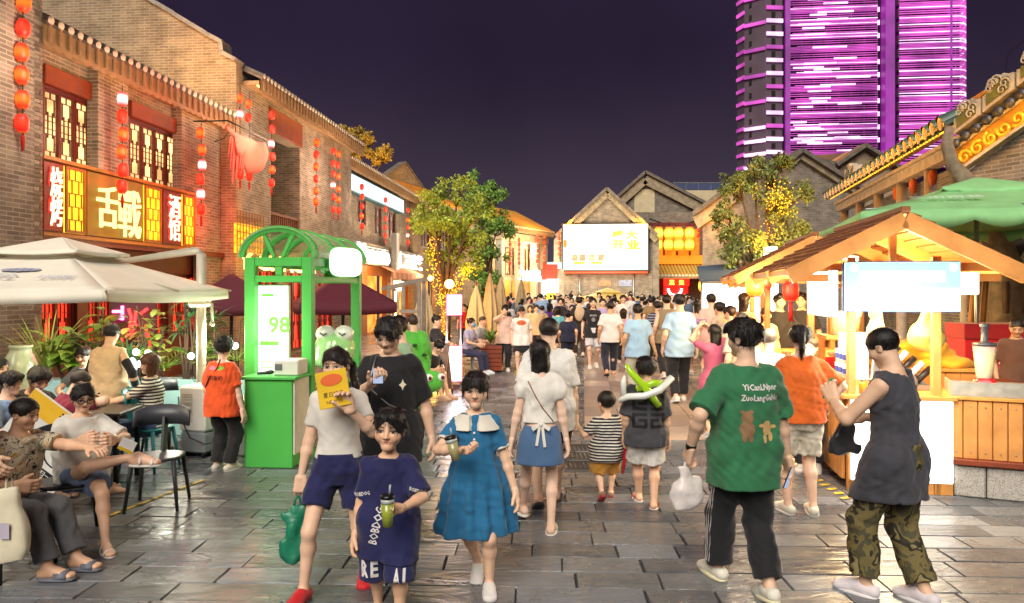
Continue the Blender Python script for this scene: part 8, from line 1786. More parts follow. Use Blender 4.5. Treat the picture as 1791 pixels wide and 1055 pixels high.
# -- man in the green tee
r = Rig(1.74, 'm', hands={'L': (.36, -.02, .93), 'R': (-.33, -.05, .80)}, elbows={'L': (.8, .8, -.2), 'R': (-.6, .8, 0)}, feet={'L': (.06, -.26, 0.01, 6, 0), 'R': (-.08, .16, .02, -8, -12)}, look=(28, 0, 0))
I_ = person('man in green printed tee and black trousers with three white stripes', GD(1303, 4.72), PI+.18, r, 'DCA884', ('mop', '14100F'), dict(kind='tee', col='2C7148', hem=-.115, sleeve=.92, loose=.042, sl=.05, wr=.006), dict(kind='pants', col=BLK, loose=.026, hemr=.042, len=.9), ('sneaker', 'DCD8C8', 'E8E0B8'), hres=.005, hands={'L': dict(curl=55), 'R': dict(curl=45)}, seed=10)
bv = bvh_of(I_['top']); print_text('shirt_print', 'YiCanLNpnr', .235, bv, back_plane(-.02, 1.32), PW, I_['root'], h=.05, bold=.03); print_text('shirt_print', 'ZuoLangGeNu', .25, bv, back_plane(-.02, 1.255), PW, I_['root'], h=.052, bold=.03)
def blobs(o, bv, items, m_, name):
 vs = []; fs = []
 for cx_, cz_, rx_, rz_ in items: k = len(vs); vs += [(cx_, cz_)]+[(cx_+rx_*math.cos(a), cz_+rz_*math.sin(a)) for a in [q*PI/6 for q in range(12)]]; fs += [(k, k+1+q, k+1+(q+1) % 12) for q in range(12)]
 return decal(name, vs, fs, bv, back_plane(0, 0), m_, o['root'])
blobs(I_, bv, [(-.07, 1.14, .035, .04), (-.07, 1.07, .045, .05), (-.1, 1.175, .013, .013), (-.045, 1.175, .013, .013), (-.09, 1.02, .016, .03), (-.05, 1.02, .016, .03)], mat('print_brown', '8A6A4A', .8), 'shirt_print'); blobs(I_, bv, [(.06, 1.06, .03, .03), (.06, 1.1, .025, .02), (.03, 1.09, .03, .012), (.1, 1.08, .03, .012), (.045, 1.01, .013, .03), (.085, 1.02, .013, .03)], mat('print_tan', 'C8A46A', .8), 'shirt_print')
bvp = bvh_of(I_['bottom']); g_ = I_['rig']
for cc, sx_ in (('L', 1), ('R', -1)):
 for j in (-1, 0, 1):
  q = []; pth = [g_.hip[cc]+V(0, 0, -.03), g_.K[cc], g_.K[cc]+(g_.A[cc]-g_.K[cc])*.88]
  for s0, s1 in ((0, 1), (1, 2)):
   for k in range(9):
    p = pth[s0]+(pth[s1]-pth[s0])*(k/8)
    yy = p[1]+.02+j*.02; h_ = bvp.ray_cast(Vector((p[0]+sx_*.4, yy, p[2])), Vector((-sx_, 0, 0)), .6)
    if h_[0] is not None: q.append(h_[0]+Vector((sx_*.002, 0, 0)))
  if len(q) > 3:
   m = MB(); vs = []
   for p in q: vs += [p+Vector((0, -.006, 0)), p+Vector((0, .006, 0))]
   m.add(vs, [(2*i, 2*i+1, 2*i+3, 2*i+2) for i in range(len(q)-1)], True); m.build('stripe', PW, I_['root'])
c = MB(); q = g_.Wr['L']; dd = unit(g_.Wr['L']-g_.E['L']); c.lathe([(.031, -.02), (.034, -.01), (.034, .01), (.031, .02)], c=Vector(q-dd*.015), n=14, M=Vector(dd).to_track_quat('Z', 'Y').to_matrix()); c.build('watch', mat('watch_black', '101012', .3), I_['root'])
sack('carrier_bag', 'white plastic carrier bag in the hand of the man in green', 'bag', wp(I_, g_.Wr['L']+dd*.1), (.2, .13, .25), 'D8D0CC', 5, .3, .35, handles=.05); phone('dark phone held down by the man in green', wp(I_, g_.Wr['R']+V(.0, .02, -.13)), (.3, .2, .9))
# -- woman in the orange blouse
r = Rig(1.63, 'f', hands={'R': (-.17, .0, .93), 'L': (.06, -.3, 1.05)}, elbows={'R': (-1, .25, 0), 'L': (.9, .2, -.6)}, feet={'L': (.1, -.02, 0, 14), 'R': (-.1, .02, 0, -12)}, look=(-14, 6, 0), fat=1.12)
J = person('woman in orange ribbed blouse and pale shorts with ponytail', GD(1400, 6.4), PI, r, 'E2AE8C', ('pony', '17110F'), dict(kind='blouse', col='D9641A', hem=-.02, sleeve=.85, loose=.03, sl=.03, short=1), dict(kind='shorts', col='DCD4C0', len=.8, loose=.022, flare=.012), ('sneaker', 'DCD6C4', 'E8E4D8'), face=False, hres=.007, seed=11)
# -- man in the grey vest
r = Rig(1.7, 'm', hands={'L': (.1, -.36, 1.2), 'R': (-.12, -.3, 1.08)}, elbows={'L': (.8, .3, -.8), 'R': (-.8, .3, -.8)}, feet={'L': (.09, -.15, 0.0, 5), 'R': (-.09, .13, .0, -6)}, look=(4, 24, 0), lean=3)
K_ = person('man in dark grey vest and camouflage trousers looking at his phone', GD(1568, 4.62), PI+.6, r, 'DBA681', ('crop', '14100F'), dict(kind='tank', col='3C3C44', hem=-.14, loose=.014, neck=.06), dict(kind='pants', col=blotch('camouflage', ['4A4630', '6E6238', '2C2A20', '8A7C50'], 9, [0, .42, .53, .62]), loose=.026, hemr=.044, len=.86), ('sneaker', 'D8D0D4', 'E4E0E0'), hres=.005, hands={'L': dict(curl=48, d=(-.1, -.5, .9), palm=(-1, -.3, 0)), 'R': dict(curl=45)}, seed=12)
phone('phone in green case held up by the man in the grey vest', wp(K_, (.05, -.43, 1.27)), (math.radians(-20), 0, PI+.75), '6AA83A'); sack('crumpled_bag', 'dark crumpled plastic bag at the waist of the man in the grey vest', 'bag', wp(K_, (.02, -.34, 1.07)), (.2, .16, .2), '3A3A3E', 6, .3, .3, handles=.02)
# ---- seated and standing diners at the left
def seated(label, loc, rz, H, sex, hair, top, bottom, skin='DCA684', pel=.47, lean=8, look=(0, 0, 0), hands=None, elbows=None, feet=None, knees=None, shoes=None, face=True, hres=.005, res=.01, seed=1, twist=0, hk={}, fat=1):
 top['short'] = 1; top['hem'] = -.035
 r = Rig(H, sex, pelvis=(0, .05, pel), lean=lean, look=look, twist=twist, hands=hands or {'L': (.14, -.3, pel+.18), 'R': (-.14, -.3, pel+.18)}, elbows=elbows or {'L': (1, .3, -.5), 'R': (-1, .3, -.5)}, feet=feet or {'L': (.1, -.42, 0, 5), 'R': (-.1, -.4, 0, -5)}, knees=knees or {'L': (.1, -1, 1), 'R': (-.1, -1, 1)}, fat=fat)
 return person(label, loc, rz, r, skin, hair, top, bottom, shoes, face=face, hres=hres, res=res, seed=seed, hands=hk)
LP = mat('shirt_patterned', 'D8C49A', .8); LPm = blotch('shirt_doodle', ['D8CCB0', '3A2E24', 'D8CCB0', 'C8962E', 'D8CCB0'], 16, [0, .43, .47, .58, .62], 3)
SL = seated('man in patterned shirt and ripped grey jeans seated at the left edge', GD(16, 5.15), 1.35, 1.56, 'm', ('crop', '1A1412'), dict(kind='tee', col=LPm, hem=-.08, sleeve=.8, loose=.03, sl=.03), dict(kind='pants', col='5E5E60', loose=.02, hemr=.036, len=.86), 'D69C74', .44, 16, (10, 4, 0), {'L': (.1, -.62, .83), 'R': (-.16, -.22, .62)}, {'L': (.8, .3, -.7), 'R': (-1, .6, -.2)}, {'L': (.06, -.5, 0.02, 5), 'R': (-.14, -.46, 0.02, 12)}, shoes=('slide', '6A6E7C', '70747E'), res=.009, hres=.0036, seed=21, hk={'L': dict(curl=22, palm=(0, 0, -1))})
SM_ = seated('woman with glasses in white tee seated with crossed legs', GD(143, 5.75), .55, 1.5, 'f', ('bun', '1C1614'), dict(kind='tee', col='DEDAD0', hem=-.05, sleeve=.85, loose=.03, sl=.035, short=1), dict(kind='shorts', col='6E86A8', len=.55, loose=.02), 'DDA47E', .47, 6, (12, 10, 0), {'R': (-.02, -.36, .82), 'L': (.2, -.34, .80)}, {'R': (-1, .3, -.5), 'L': (1, .3, -.5)}, {'L': (.14, -.42, 0, 10), 'R': (.36, -.36, .60, 60)}, {'L': (.1, -1, 1), 'R': (-1, -.5, .15)}, ('sandal', 'E4E0DA', 'D8D4CC'), res=.009, hres=.0034, seed=22, fat=1.08, hk={'L': dict(curl=40), 'R': dict(curl=35)})
gl_ = MB(); g_ = SM_['rig']
for q in (-1, 1): gl_.tube([Vector(g_.hp(q*.16+.115*math.cos(a), -.43+.05*abs(math.cos(a))*0, -.005+.085*math.sin(a))) for a in [k*PI/8 for k in range(17)]], .0035, 6); gl_.tube([Vector(g_.hp(q*.275, -.42, .02)), Vector(g_.hp(q*.39, -.2, .03)), Vector(g_.hp(q*.4, .05, .02))], .003, 5)
gl_.tube([Vector(g_.hp(-.045, -.44, .01)), Vector(g_.hp(.045, -.44, .01))], .003, 5); gl_.build('glasses', mat('frame_tortoise', '2A1410', .3), SM_['root'])
lf = thing('leaflet', 'white leaflet with yellow edge in the hand of the woman with glasses', 'paper', wp(SM_, (.26, -.44, .78)), .3); lf.rotation_euler = (.5, .5, .3); MB().bbox(-.03, .08, -.001, .001, -.06, .06, .0008).build('sheet', mat('paper_white', 'E0DEDA', .7), lf); MB().box(-.03, .08, -.0025, -.0015, -.06, -.03).build('edge', mat('print_yellow2', 'E0B020', .6), lf)
Nn = person('man in beige vest with black arm sleeves standing at the table', GD(187, 8.25), PI, Rig(1.55, 'm', hands={'L': (.06, -.22, .98), 'R': (-.3, -.06, .80)}, elbows={'L': (1, .1, -.2), 'R': (-.7, .7, 0)}, feet={'L': (.12, 0, 0, 8), 'R': (-.12, .02, 0, -8)}, look=(-10, 14, 0), lean=6, fat=1.1), 'D4A080', ('crop', '14100F'), dict(kind='tank', col='D2B896', hem=-.08, loose=.03, neck=.05), dict(kind='shorts', col='17171B', len=.95, loose=.035, flare=.02), ('sneaker', '2A2A2E', '3A3A3E'), face=False, hres=.008, res=.011, seed=23)
for cc in 'LR': g_ = Nn['rig']; ops = [cone(g_.S[cc]+(g_.E[cc]-g_.S[cc])*.45, g_.E[cc], .032*1.6, .028*1.6, .02), cone(g_.E[cc], g_.Wr[cc], .03*1.6, .021*1.6, .02)]; link('arm_sleeve', npmesh('arm_sleeve', [grow(ops, .011)], cloth('12121A')), Nn['root'])
seated('man in black tee with glasses bent over the table', GD(42, 7.05), 1.15, 1.6, 'm', ('short', '14100F'), dict(kind='tee', col='17171C', hem=-.06, sleeve=.8, loose=.03), dict(kind='pants', col='2A2A32', loose=.02), lean=22, look=(0, 18, 0), seed=24)
seated('man in maroon tee with shaved head seated with his back turned', GD(96, 6.75), PI-.75, 1.56, 'm', ('buzz', '2A211C'), dict(kind='tee', col='7E1434', hem=-.06, sleeve=.75, loose=.03, sl=.03), dict(kind='pants', col='1E2230', loose=.02), lean=24, look=(-10, 10, 0), elbows={'L': (1, .2, .3), 'R': (-1, .2, .3)}, hands={'L': (.1, -.35, .85), 'R': (-.1, -.35, .85)}, face=False, seed=25, fat=1.08)
seated('woman in grey top facing the lane from behind the table', GD(152, 9.0), 0, 1.55, 'f', ('bun', '17110F'), dict(kind='tee', col='6E7480', hem=-.05, sleeve=.7, loose=.02), dict(kind='pants', col='2A2A32', loose=.02), lean=10, look=(0, 10, 0), seed=26, pel=.5)
seated('woman in striped tee seated on the teal chair', GD(258, 8.0), -1.45, 1.58, 'f', ('shoulder', '5A3826'), dict(kind='tee', col=striped('stripe_woman', 'D8D4C8', '1E1E22', .034, .5), hem=-.05, sleeve=.7, loose=.018, sl=.02, short=1), dict(kind='pants', col='46608A', loose=.018), lean=2, look=(0, 4, 0), hands={'L': (.1, -.4, .72), 'R': (-.1, -.4, .72)}, shoes=('sneaker', 'D8D4CC', 'E0E0E0'), seed=27)
So = person('worker in orange tee with back print standing by the air cooler', GD(390, 7.95), PI-.25, Rig(1.43, 'f', hands={'R': (-.24, .0, .64), 'L': (.2, -.12, .7)}, look=(10, 4, 0), fat=1.05), 'E2B090', ('bun', '17110F'), dict(kind='tee', col='E2541C', hem=-.1, sleeve=.8, loose=.035, sl=.035), dict(kind='pants', col='17171A', loose=.024, hemr=.036), ('sneaker', 'D8D2C4', 'E0DCD0'), face=False, hres=.008, res=.01, seed=28)
bv = bvh_of(So['top']); print_text('shirt_print', '三只酸奶', .2, bv, back_plane(0, 1.0), mat('print_maroon', '5A1A10', .8), So['root'], bold=.02); blobs(So, bv, [(-.05, 1.1, .05, .022)], mat('print_pink', 'E880A0', .8), 'shirt_print'); blobs(So, bv, [(.05, 1.1, .04, .02)], mat('print_lime', '9AD040', .8), 'shirt_print')
strap(So, [(-.11, .2, 1.2), (-.02, .2, 1.1), (.06, .2, 1.0), (.12, .2, .9)], .007, mat('strap_black', '101012', .6), 'bag_strap', bv)
seated('woman with long dark hair in navy at the far left table', GD(-8, 7.7), 1.3, 1.55, 'f', ('long', '14100F'), dict(kind='tee', col='20263E', hem=-.05, sleeve=.8, loose=.02), dict(kind='pants', col='1E1E26', loose=.02), seed=29, lean=10)
seated('person in pale blue shirt partly cut by the left picture edge', GD(-2, 6.75), 1.6, 1.5, 'm', ('short', '14100F'), dict(kind='tee', col='7E98BC', hem=-.05, sleeve=.9, loose=.03), dict(kind='pants', col='2A2A32', loose=.02), seed=30, lean=16, face=False)
Tp = person('person in orange shorts mostly outside the left picture edge', GD(-78, 4.75), 1.4, Rig(1.62, 'm', hands={'R': (-.05, -.36, .8), 'L': (.2, -.05, .8)}, elbows={'R': (-.5, .6, -.5)}), 'D8A47E', ('short', '14100F'), dict(kind='tee', col='8A2A2A', hem=-.06, sleeve=.8, loose=.03), dict(kind='shorts', col='D8622A', len=.95, loose=.04), ('sneaker', 'D8D4CC', 'E0E0E0'), face=False, seed=31)
tg = thing('tote_bag', 'cream cloth tote bag hanging at the left picture edge', 'bag', W(12, 838, 4.72), 0); ops = [loft((.04, 0, -.52), rotm(0, -8, 0), [0, .06, .3, .42, .46], [.1, .13, .12, .1, .08], [.05, .06, .05, .03, .012], k=.01, n=3)]+[wrinkle(.006, 25, 7)]; link('bag', npmesh('bag', [grow(ops, .009)], cloth('D8D0B4')), tg); c = MB(); c.tube([(-.0, -.01, -.09), (.0, 0, .02), (.02, .02, 0), (.02, .02, -.08)], .008, 6); c.build('handle', cloth('D8D0B4'), tg); MB().box(.0, .06, -.068, -.066, -.36, -.26).build('print_patch', mat('print_lilac', 'B8B0C0', .8), tg)
# ---- people round the kiosk and along the left edge
FG_ = mat('costume_green', '4FB838', .7, var=.1, scale=5, bump=.3, bscale=80, sheen=.3)
Wf = person('seller wearing a plush green frog costume beside the kiosk', GD(722, 11.3), PI+.5, Rig(1.55, 'f', hands={'L': (.3, -.12, .75), 'R': (-.3, -.12, .75)}, look=(20, 6, 0), fat=1.05), 'E0AE8C', ('short', '3A2620'), dict(kind='tee', col=FG_, hem=-.16, sleeve=1.85, loose=.085, sl=.05, wr=.012, name='costume'), dict(kind='pants', col=FG_, loose=.07, hemr=.05, name='costume_legs'), ('sneaker', '4FB838', '4FB838'), face=True, hres=.007, res=.014, seed=32)
hd_ = MB(); hd_.ball((-.2, .24, .55), (.2, .17, .17), 14, 9); hd_.build('frog_hood', FG_, Wf['root'])
for q in (-.11, .09): e = MB(); e.ball((-.2+q, .37, .62), .062, 12, 8); o = e.build('hood_eye', mat('plush_white', 'E8E8E4', .7), Wf['root']); e = MB(); e.ball((-.2+q, .42, .62), .03, 10, 7); e.build('pupil', mat('pupil_dark_red', '5A1018', .4), o)
for p in ((.05, .22, 1.1), (-.1, .22, .95), (.12, .2, .85)): e = MB(); e.ball(p, (.035, .05, .025), 8, 6); e.build('spot', mat('plush_dark', '1E4A20', .7), Wf['root'])
person('man in pale shirt behind the man in black', GD(700, 7.6), -1.2, Rig(1.66, 'm', look=(0, 14, 0)), 'D8A684', ('short', '14100F'), dict(kind='tee', col='8AA884', hem=-.1, sleeve=.8, loose=.03), dict(kind='pants', col='2A2A30', loose=.02), ('sneaker', 'D0CCC4', 'E0E0E0'), hres=.006, res=.013, seed=33)
seated('youth in black tee and denim shorts crouching by the sandwich board', GD(742, 13.2), 1.2, 1.6, 'm', ('short', '14100F'), dict(kind='tee', col='17171C', hem=-.05, sleeve=.8, loose=.03), dict(kind='shorts', col='7E9AB4', len=.9, loose=.02), pel=.35, lean=30, look=(0, 20, 0), shoes=('sneaker', 'C8A080', 'C8A080'), seed=34, res=.014, hres=.008)
seated('woman with topknot in black tee seated beside the timber frame', GD(764, 15.2), 1.3, 1.62, 'f', ('topbun', '14100F'), dict(kind='tee', col='1C1C22', hem=-.05, sleeve=.9, loose=.02), dict(kind='pants', col='22222A', loose=.02), pel=.62, lean=4, seed=35, res=.015, hres=.009)
Ym = seated('masked woman in lavender tee seated on a grey stool', GD(820, 17.2), 1.15, 1.62, 'f', ('bun', '2A1E1A'), dict(kind='tee', col='A8A8C4', hem=-.05, sleeve=.7, loose=.02), dict(kind='pants', col='2C3250', loose=.02), pel=.5, lean=10, shoes=('sneaker', 'D8E0E4', 'E0E0E0'), seed=36, res=.015, hres=.009)
m = MB(); q = Ym['rig'].hp(0, -.34, -.2); m.ball(tuple(q), (.055, .05, .06), 10, 7); m.build('face_mask', mat('mask_blue', '5AA0D0', .7), Ym['root'])
sq = thing('stool', 'grey plastic stool under the masked woman', 'stool', GD(816, 17.2), .2); MB().bbox(-.17, .17, -.17, .17, .42, .46, .01).build('seat', mat('stool_grey', '7A8088', .5), sq)
for a in (-.15, .12):
 for b_ in (-.15, .12): MB().bbox(a, a+.035, b_, b_+.035, 0, .42, .004).build('leg', mat('stool_grey', '7A8088', .5), sq)
seated('man in grey tee with shaved head seated behind the masked woman', GD(836, 18.2), 1.2, 1.66, 'm', ('buzz', '3A2E26'), dict(kind='tee', col='8A8E90', hem=-.05, sleeve=.8, loose=.03), dict(kind='shorts', col='26262C', len=.9, loose=.02), pel=.5, lean=16, seed=37, res=.016, hres=.01)
# ================================================================== the crowd further along the lane, one by one
def walker(label, px, ytop, d, away, sex='m', hair='short', hc='17110F', top=('tee', 'D8D4CC'), bot=('pants', '1A1A20'), shoe=('sneaker', 'D0CCC4', 'E0E0E0'), seed=1, turn=0, skin='DCA886', step=1, hands=None, look=(0, 0, 0), elbows=None, res=.015):
 H = max(1.0, min(1.9, CH-(ytop-HY)*d/FPX)); s_ = 1 if seed % 2 else -1; k = .16*step*H/1.7
 feet = {'L': (.055*H, -k*s_, .0 if s_ > 0 else .04, 6, 0 if s_ > 0 else -20), 'R': (-.055*H, k*s_, .04 if s_ > 0 else 0, -6, -20 if s_ > 0 else 0)}
 r = Rig(H, sex, hands=hands or {'L': (.15*H, .06*s_*step, .5*H), 'R': (-.15*H, -.06*s_*step, .5*H)}, elbows=elbows or {'L': (.3, 1, 0), 'R': (-.3, 1, 0)}, feet=feet, look=look)
 tp = dict(kind=top[0], col=top[1], hem=top[2] if len(top) > 2 else -.09, sleeve=top[3] if len(top) > 3 else .75, loose=.032 if sex == 'm' else .02)
 bt_ = dict(kind=bot[0], col=bot[1], loose=.024, len=bot[2] if len(bot) > 2 else (.92 if bot[0] == 'pants' else .8)) if bot[0] != 'skirt' else dict(kind='skirt', col=bot[1], len=bot[2] if len(bot) > 2 else .3, loose=.014, flare=.03)
 return person(label, GD(px, d), (PI if away else 0)+turn, r, skin, (hair, hc), tp, bt_, shoe, res=res, hres=None if away else .008, face=not away, seed=seed, group='crowd walking along the lane', handres=.009)
w1 = walker('man in pinkish vest covering his mouth, black trousers, far left of the crowd', 882, 535, 17.8, 0, top=('tee', 'D8B8A8'), bot=('pants', '17171B'), seed=41, hands={'R': (-.03, -.2, 1.36), 'L': (.2, 0, .8)}, elbows={'R': (-1, .2, -.8), 'L': (.3, 1, 0)})
w2 = walker('boy in black cap and white tee with orange oval print, yellow shoes', 912, 537, 17.3, 0, hair='short', hc='17171A', top=('tee', 'E0DED8'), bot=('shorts', '1A1A22', .8), shoe=('sneaker', 'D8A818', 'D8A818'), seed=42)
bv = bvh_of(w2['top']); pts = [(0, 0)]+[(.11*math.cos(a), .06*math.sin(a)) for a in [k*PI/8 for k in range(16)]]; decal('shirt_print', pts, [(0, 1+k, 1+(k+1) % 16) for k in range(16)], bv, chest_plane(0, 1.17), mat('print_orange2', 'D86A20', .8), w2['root']); print_text('shirt_print', 'Dickies', .15, bv, chest_plane(0, 1.17), mat('print_navy', '24306A', .8), w2['root'], lift=.006)
c = MB(); g_ = w2['rig']; c.prism([(.09*math.cos(a), 0*a+.09*math.sin(a)) for a in [k*PI/8 for k in range(16)]], 0, .01, M=Matrix.Translation(Vector(g_.hp(0, -.5, .2))) @ Matrix.Rotation(PI/2-.2, 4, 'X')); c.build('cap_brim', mat('cap_black', '141418', .7), w2['root'])
walker('man in tan shirt and dark cap behind the white-tee boy', 938, 533, 21.5, 0, top=('tee', 'C8AC84'), bot=('pants', '24242A'), hair='short', hc='2A2422', seed=43)
walker('woman in beige top between the cap boy and the tan shirt', 927, 534, 22.5, 0, 'f', 'shoulder', '2A1E1A', ('blouse', 'C8B0A0', -.05), ('shorts', '1E1E26', .8), seed=44)
walker('woman in turquoise top with hanging hair, left of the navy set', 976, 537, 20.5, 1, 'f', 'shoulder', '17110F', ('blouse', '5AA8B8', -.04), ('shorts', '17171B', .7), seed=45)
walker('youth in navy tee and navy shorts walking away', 993, 543, 18.6, 1, top=('tee', '1C2038', -.06), bot=('shorts', '1A1E36', .8), seed=46)
bp_ = walker('man in black with a beige backpack', 1013, 520, 21.5, 1, top=('tee', '1E1C1E'), bot=('pants', '3A2A24'), seed=47)
bk_ = thing('backpack', 'beige backpack on the man in black', 'backpack', wp(bp_, (0, .19, 1.25)), 0); P, Q = grow([ell((0, .0, 0), (.15, .09, .22), .03), ell((0, .07, -.06), (.11, .05, .12), .03)], .02); link('pack', npmesh('pack', [(P, Q)], cloth('B8A890')), bk_)
w7 = walker('woman in black tee with arched print, pale shorts, walking toward us', 1037, 521, 18.4, 0, 'f', 'bun', '17110F', ('tee', '17171C', -.07), ('shorts', 'C8C8CC', .85), ('sneaker', 'E0DCD4', 'E8E8E8'), 48, fat=0 if False else 0) if False else walker('woman in black tee with arched print, pale shorts, walking toward us', 1037, 521, 18.4, 0, 'f', 'bun', '17110F', ('tee', '17171C', -.07), ('shorts', 'C8C8CC', .85), ('sneaker', 'E0DCD4', 'E8E8E8'), 48)
bv = bvh_of(w7['top']); print_text('shirt_print', 'SPORTS', .17, bv, chest_plane(0, 1.3), PW, w7['root'], h=.045); decal('shirt_print', [(0, 0)]+[(.05*math.cos(a), .055*math.sin(a)) for a in [k*PI/6 for k in range(12)]], [(0, 1+k, 1+(k+1) % 12) for k in range(12)], bv, chest_plane(0, 1.2), mat('print_grey', '8A8A8E', .8), w7['root'])
sack('carrier_bag', 'white plastic bag carried by the woman in the black tee', 'bag', wp(w7, (.27, 0, .8)), (.2, .12, .26), 'D8D8DC', 8, 0, .35)
walker('woman in lavender tee just behind the black tee', 1054, 522, 21.5, 0, 'f', 'bun', '17110F', ('tee', 'A898C8', -.06), ('shorts', '2A2A32', .8), seed=49)
walker('man in white shirt and navy trousers walking away in the middle', 1067, 527, 16.75, 1, top=('tee', 'DCD8D2', -.06), bot=('pants', '1C2034'), shoe=('slide', '6A3A28', '3A2A22'), seed=50, skin='C98E66')
walker('woman in pink top beside the white shirt', 1090, 540, 19.5, 1, 'f', 'shoulder', '2A1C18', ('blouse', 'D88AA0', -.05), ('pants', '1A1A20'), seed=51)
walker('man in light blue tee and pale trousers behind the grey-tee boy', 1115, 532, 13.6, 1, top=('tee', '9CC0DC', -.09), bot=('pants', 'A8A898'), seed=52, skin='C08A62', hands={'L': (.25, -.02, .85), 'R': (-.36, -.05, .72)})
walker('man in navy striped tee and black trousers', 1150, 527, 17.5, 1, top=('tee', striped('stripe_navy', '2A3450', 'A8ACB8', .06, .75)), bot=('pants', '17171B'), seed=53)
walker('man in olive vest with brown-haired companion', 1166, 516, 16.2, 1, top=('tank', '8A7A5A'), bot=('pants', '17171B'), seed=54)
walker('brown-haired woman beside the olive vest', 1172, 530, 17.6, 1, 'f', 'long', '6A4028', ('tee', '8A6A58', -.08), ('skirt', '3A3430', .3), seed=55)
walker('tall man in pale blue tee and black trousers walking away', 1189, 514, 12.75, 1, top=('tee', 'A4C6DE', -.09), bot=('pants', '17181E'), shoe=('sneaker', 'E0DCD4', 'E8E8E8'), seed=56, skin='D8A684')
walker('woman with long black hair and green skirt', 1219, 525, 17.0, 1, 'f', 'long', '120E0D', ('blouse', 'C8A090', .0), ('skirt', '4A5E44', .34), seed=57)
walker('man in pink shirt behind the photographer', 1244, 514, 15.5, 1, top=('tee', 'D8B0A4', -.1), bot=('shorts', '8A7A6A', .9), seed=58)
walker('woman in cream floral top turned left near the canopy', 1258, 528, 13.2, 1, 'f', 'bun', '17110F', ('blouse', 'D0C2A8', -.06), ('pants', '8A8478'), seed=59, turn=.6)
walker('woman in white top with hair clip near the canopy', 1276, 535, 12.4, 1, 'f', 'bun', '2A1E1A', ('blouse', 'D4CCB8', -.06), ('pants', '6A6458'), seed=60, turn=.8)
walker('woman with long hair leaning over the lit stall', 1302, 512, 12.6, 1, 'f', 'long', '241814', ('blouse', 'C89C84', -.04), ('pants', '3A3430'), seed=61, turn=-.7)
pk = walker('girl in pink top holding a phone up to take a picture', 1250, 567, 9.6, 1, 'f', 'long', '14100F', ('blouse', 'C8607C', -.08), ('skirt', 'C87088', .34), seed=62, hands={'L': (.1, -.28, 1.42), 'R': (-.06, -.28, 1.42)}, elbows={'L': (1, 0, -.4), 'R': (-1, 0, -.4)}, step=.2, turn=.2)
p_ = phone('phone raised by the girl in pink', wp(pk, (.02, -.34, 1.5)), (0, math.radians(90), PI+.2), '8A6A9A')
walker('grey-haired man looking down behind the man in green', 1300, 545, 9.4, 1, hair='thin', hc='5A5450', top=('tee', 'C8C0AE', -.1), bot=('pants', '4A4640'), seed=63, look=(0, 10, 0))
walker('person in white floral shirt behind the green tee', 1322, 577, 8.3, 1, 'f', 'crop', '2A2420', ('blouse', blotch('floral_white', ['C8C4BC', '4A5A78', 'C8C4BC'], 22, [0, .52, .6], 2), -.06), ('pants', '8A8A84'), seed=64, step=.2)
walker('grey-haired woman in pale striped top between green tee and orange blouse', 1345, 574, 7.7, 1, 'f', 'crop', '4A4440', ('blouse', striped('stripe_pale', 'D8C4BC', 'B8A4B4', .05, .5, 0), -.06), ('pants', 'A89A94'), seed=65, step=.2, turn=-.4)
mk = walker('masked vendor in blue apron behind the orange blouse', 1415, 588, 7.9, 0, 'f', 'crop', '3A302C', ('tee', '3A5AA8', -.06), ('pants', '2A2A32'), seed=66, turn=-.5, step=.1)
m = MB(); m.ball(tuple(mk['rig'].hp(0, -.33, -.22)), (.06, .055, .065), 10, 7); m.build('face_mask', mat('mask_white', 'D8DCE0', .7), mk['root'])
vd = walker('vendor in black cap and black tee inside the second stall', 1364, 514, 12.9, 0, hair='short', hc='121214', top=('tee', '24242A', -.08), bot=('pants', '1A1A1E'), seed=67, step=.1, hands={'L': (.3, -.2, .95), 'R': (-.3, -.2, .95)})
walker('second vendor in dark clothes at the right end of the second stall', 1402, 512, 13.2, 0, hair='short', hc='17110F', top=('tee', '2E2C34', -.08), bot=('pants', '1A1A1E'), seed=68, step=.1, turn=-.6)
walker('young woman facing us at the second stall counter', 1340, 538, 12.6, 0, 'f', 'long', '3A2018', ('blouse', 'D8C0A0', -.06), ('pants', '6A5A50'), seed=69, step=.1)
walker('man in brown shirt stooping behind the water bottle', 1778, 555, 9.3, 0, hair='buzz', hc='1E1814', top=('tee', '5A3A2A', -.1), bot=('pants', '2A2420'), seed=70, step=.1, skin='A8744E', look=(-30, 24, 0))
walker('person in red top near the fairy-lit tree', 812, 532, 24.5, 0, 'f', 'bun', '17110F', ('blouse', 'C02028', -.05), ('pants', '24242A'), seed=71)
walker('person in pink dress near the fairy-lit tree', 820, 534, 25.5, 1, 'f', 'bun', '2A1E1A', ('blouse', 'C88A88', -.05), ('skirt', 'C88A88', .3), seed=72)
walker('man in mustard shirt by the far parasols', 948, 535, 27, 1, top=('tee', 'B89A70'), bot=('pants', '2A2A30'), seed=73)
walker('woman in violet dress before the lit shop signs', 960, 532, 28, 1, 'f', 'long', '17110F', ('tee', '5A2A78', -.1), ('skirt', '5A2A78', .35), seed=74)
walker('woman in white top far behind the navy set', 1000, 533, 27, 0, 'f', 'bun', '17110F', ('blouse', 'D0C8BC', -.05), ('shorts', '3A3A44', .8), seed=75)
walker('tall man in white tee facing us under the screen', 1090, 516, 24, 0, top=('tee', 'DCD4CC', -.09), bot=('pants', '2A2A32'), seed=76)
walker('man in khaki tee with cross strap before the red door', 1138, 520, 24, 1, top=('tee', '8A7048', -.09), bot=('pants', '24242A'), seed=77)
walker('woman in black dress before the red door', 1128, 526, 27, 1, 'f', 'bun', '17110F', ('tee', '1A1A1E', -.1), ('skirt', '1A1A1E', .3), seed=78)
